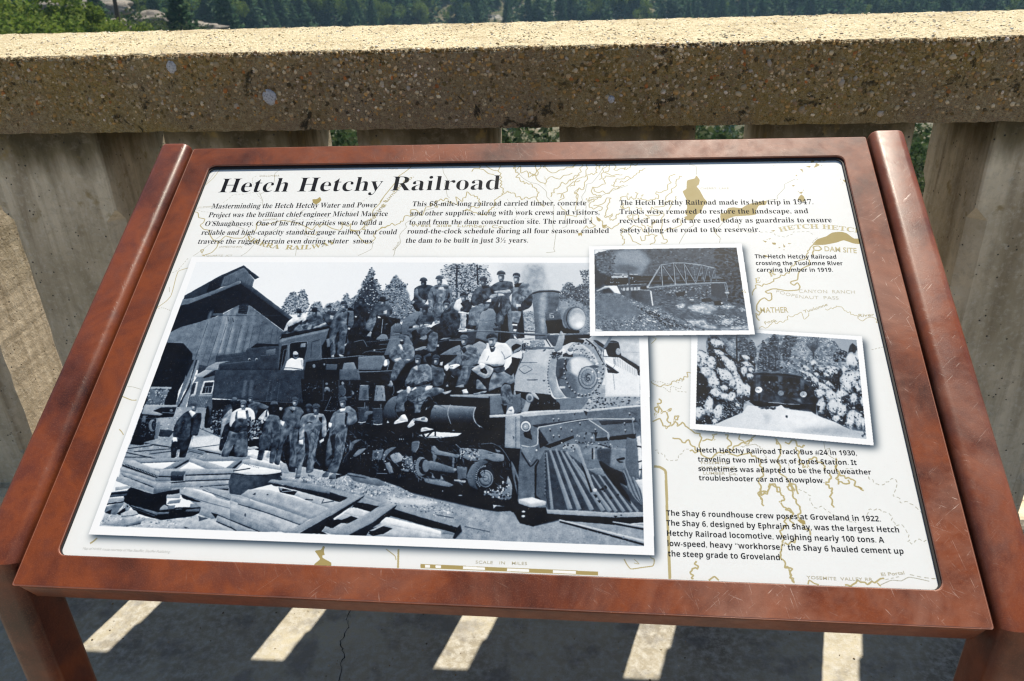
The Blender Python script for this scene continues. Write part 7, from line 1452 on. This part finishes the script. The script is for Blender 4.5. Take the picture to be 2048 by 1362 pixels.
# bushes seen through the openings of the balustrade
GAPS = ((690, 'in the gap above the first word of the title'), (1055, 'in the gap above the end of the title'), (1440, 'in the gap above the third text column'), (1852, 'in the gap beside the top of the right rail'))
for n_ in range(36):
    gx, gl = GAPS[n_ % 4]; px_ = gx+rng.uniform(-60, 60); dist = 22+n_ // 4*4.2+rng.uniform(0, 2); x, y, z = ray_xy(px_, rng.uniform(250, 330), dist)
    dl = ('nearest', 'near', 'near', 'middle', 'middle', 'middle', 'farther', 'farther', 'farthest')[n_ // 4]; h = rng.uniform(2.2, 4.5)
    put('shrub', n_ % 2, x, y, h, h*1.1, f'{dl} leafy bush glimpsed {gl}', 'bushes glimpsed through the balustrade', z=z-h*.8)
# granite outcrops
def outcrop(x, y, z, sx, sy, sz, seed, label):
    bm = bmesh.new(); bmesh.ops.create_icosphere(bm, subdivisions=4, radius=1)
    for v in bm.verts:
        q = 1+.35*noise.fractal(v.co*1.6+Vector((seed, 0, 0)), 1, 2, 4); v.co = Vector((v.co.x*sx*q, v.co.y*sy*q, v.co.z*sz*q))
    o = from_bm('granite_outcrop', bm, M['rock'], None, True); o.location = (x, y, z); tag(o, label, 'rock', 'granite outcrops on the slopes'); return o
for n_, (px_, py_, dist, sx, sz, lb) in enumerate(((198, 54, 85, 3.2, 1.2, 'tan granite slab at the foot of the dead trunk'), (300, 38, 125, 3.2, 1.5, 'pale granite slab left of the tall dark pine'), (160, 6, 170, 8, 2, 'pale ledge behind the near oaks'),
      (380, 52, 140, 5, 1.1, 'pinkish bare ledge right of the tall dark pine'), (560, 10, 330, 16, 5, 'grey cliff patch in the upper middle left'), (490, 36, 260, 8, 3, 'brownish outcrop among the mid-slope trees'), (1690, 12, 480, 11, 7, 'pale brown cliff on the right slope'), (1860, 8, 460, 10, 5, 'pale cliff near the right corner'), (700, 22, 380, 10, 4, 'grey boulders left of the middle'))):
    x, y, z = ray_xy(px_, py_, dist); outcrop(x, y, z-sz*.5, sx, sx*.7, sz, n_*3.7, lb)
# dead leaning trunk
x, y, z = ray_xy(238, 56, 78); x2, y2, z2 = ray_xy(224, -30, 78)
bm = bmesh.new(); a = Vector((x, y, z-2)); b = Vector((x2, y2, z2+1)); d = b-a
bmesh.ops.create_cone(bm, segments=8, radius1=.22, radius2=.13, depth=d.length, matrix=Matrix.Translation((a+b)/2) @ d.to_track_quat('Z', 'Y').to_matrix().to_4x4())
o = from_bm('dead_trunk', bm, M['bark'], None, True); tag(o, 'bare dark tree trunk leaning left above the coping', 'dead tree')
# far forest that reads as one mass, one mesh
Vs = []; Fs = []; n0 = 0; rr_ = np.random.default_rng(77)
me = CR['pine', 0]; base = np.empty(len(me.vertices)*3, np.float32); me.vertices.foreach_get('co', base); base = base.reshape(-1, 4, 3)
for k_ in range(1500):
    if k_ < 800:
        h_ = hit(rr_.uniform(-60, 2110), rr_.uniform(-60, 84))
        if not h_ or h_[3] < 110: continue
        x, y, g, t = h_
    else: x = rr_.uniform(-700, 700); y = rr_.uniform(60, 1000); g = hgt(x, y)
    h = rr_.uniform(6, 13); a = rr_.uniform(0, 6.28); ca, sa = math.cos(a), math.sin(a); q = base[rr_.integers(0, 12)::12]
    w_ = rr_.uniform(1.1, 2.2); q = np.stack([(q[..., 0]*ca-q[..., 1]*sa)*h*w_, (q[..., 0]*sa+q[..., 1]*ca)*h*w_, q[..., 2]*h], -1)+[x, y, g-.5]
    c = q.mean(1, keepdims=True); q = c+(q-c)*1.8
    Vs.append(q.reshape(-1, 3)); Fs.append(np.arange(len(q)*4).reshape(-1, 4)+n0); n0 += len(q)*4
fo = fast_mesh('far_forest', np.concatenate(Vs), np.concatenate(Fs), M['fol_pine']); tag(fo, kind='stuff')
# blue-grey summer haze in the canyon
bm = bmesh.new(); bmesh.ops.create_cube(bm, size=1); hz = from_bm('haze', bm, None); hz.scale = (5200, 6200, 420); hz.location = (0, 450, 420/2-62)
k = bpy.data.materials.new('haze'); k.use_nodes = True; t = k.node_tree; t.nodes.clear(); ov = t.nodes.new('ShaderNodeOutputMaterial'); pv = t.nodes.new('ShaderNodeVolumePrincipled')
pv.inputs['Color'].default_value = (.42, .70, 1, 1); pv.inputs['Density'].default_value = .00026; pv.inputs['Anisotropy'].default_value = .3; t.links.new(pv.outputs[0], ov.inputs['Volume']); hz.data.materials.append(k); tag(hz, kind='stuff')
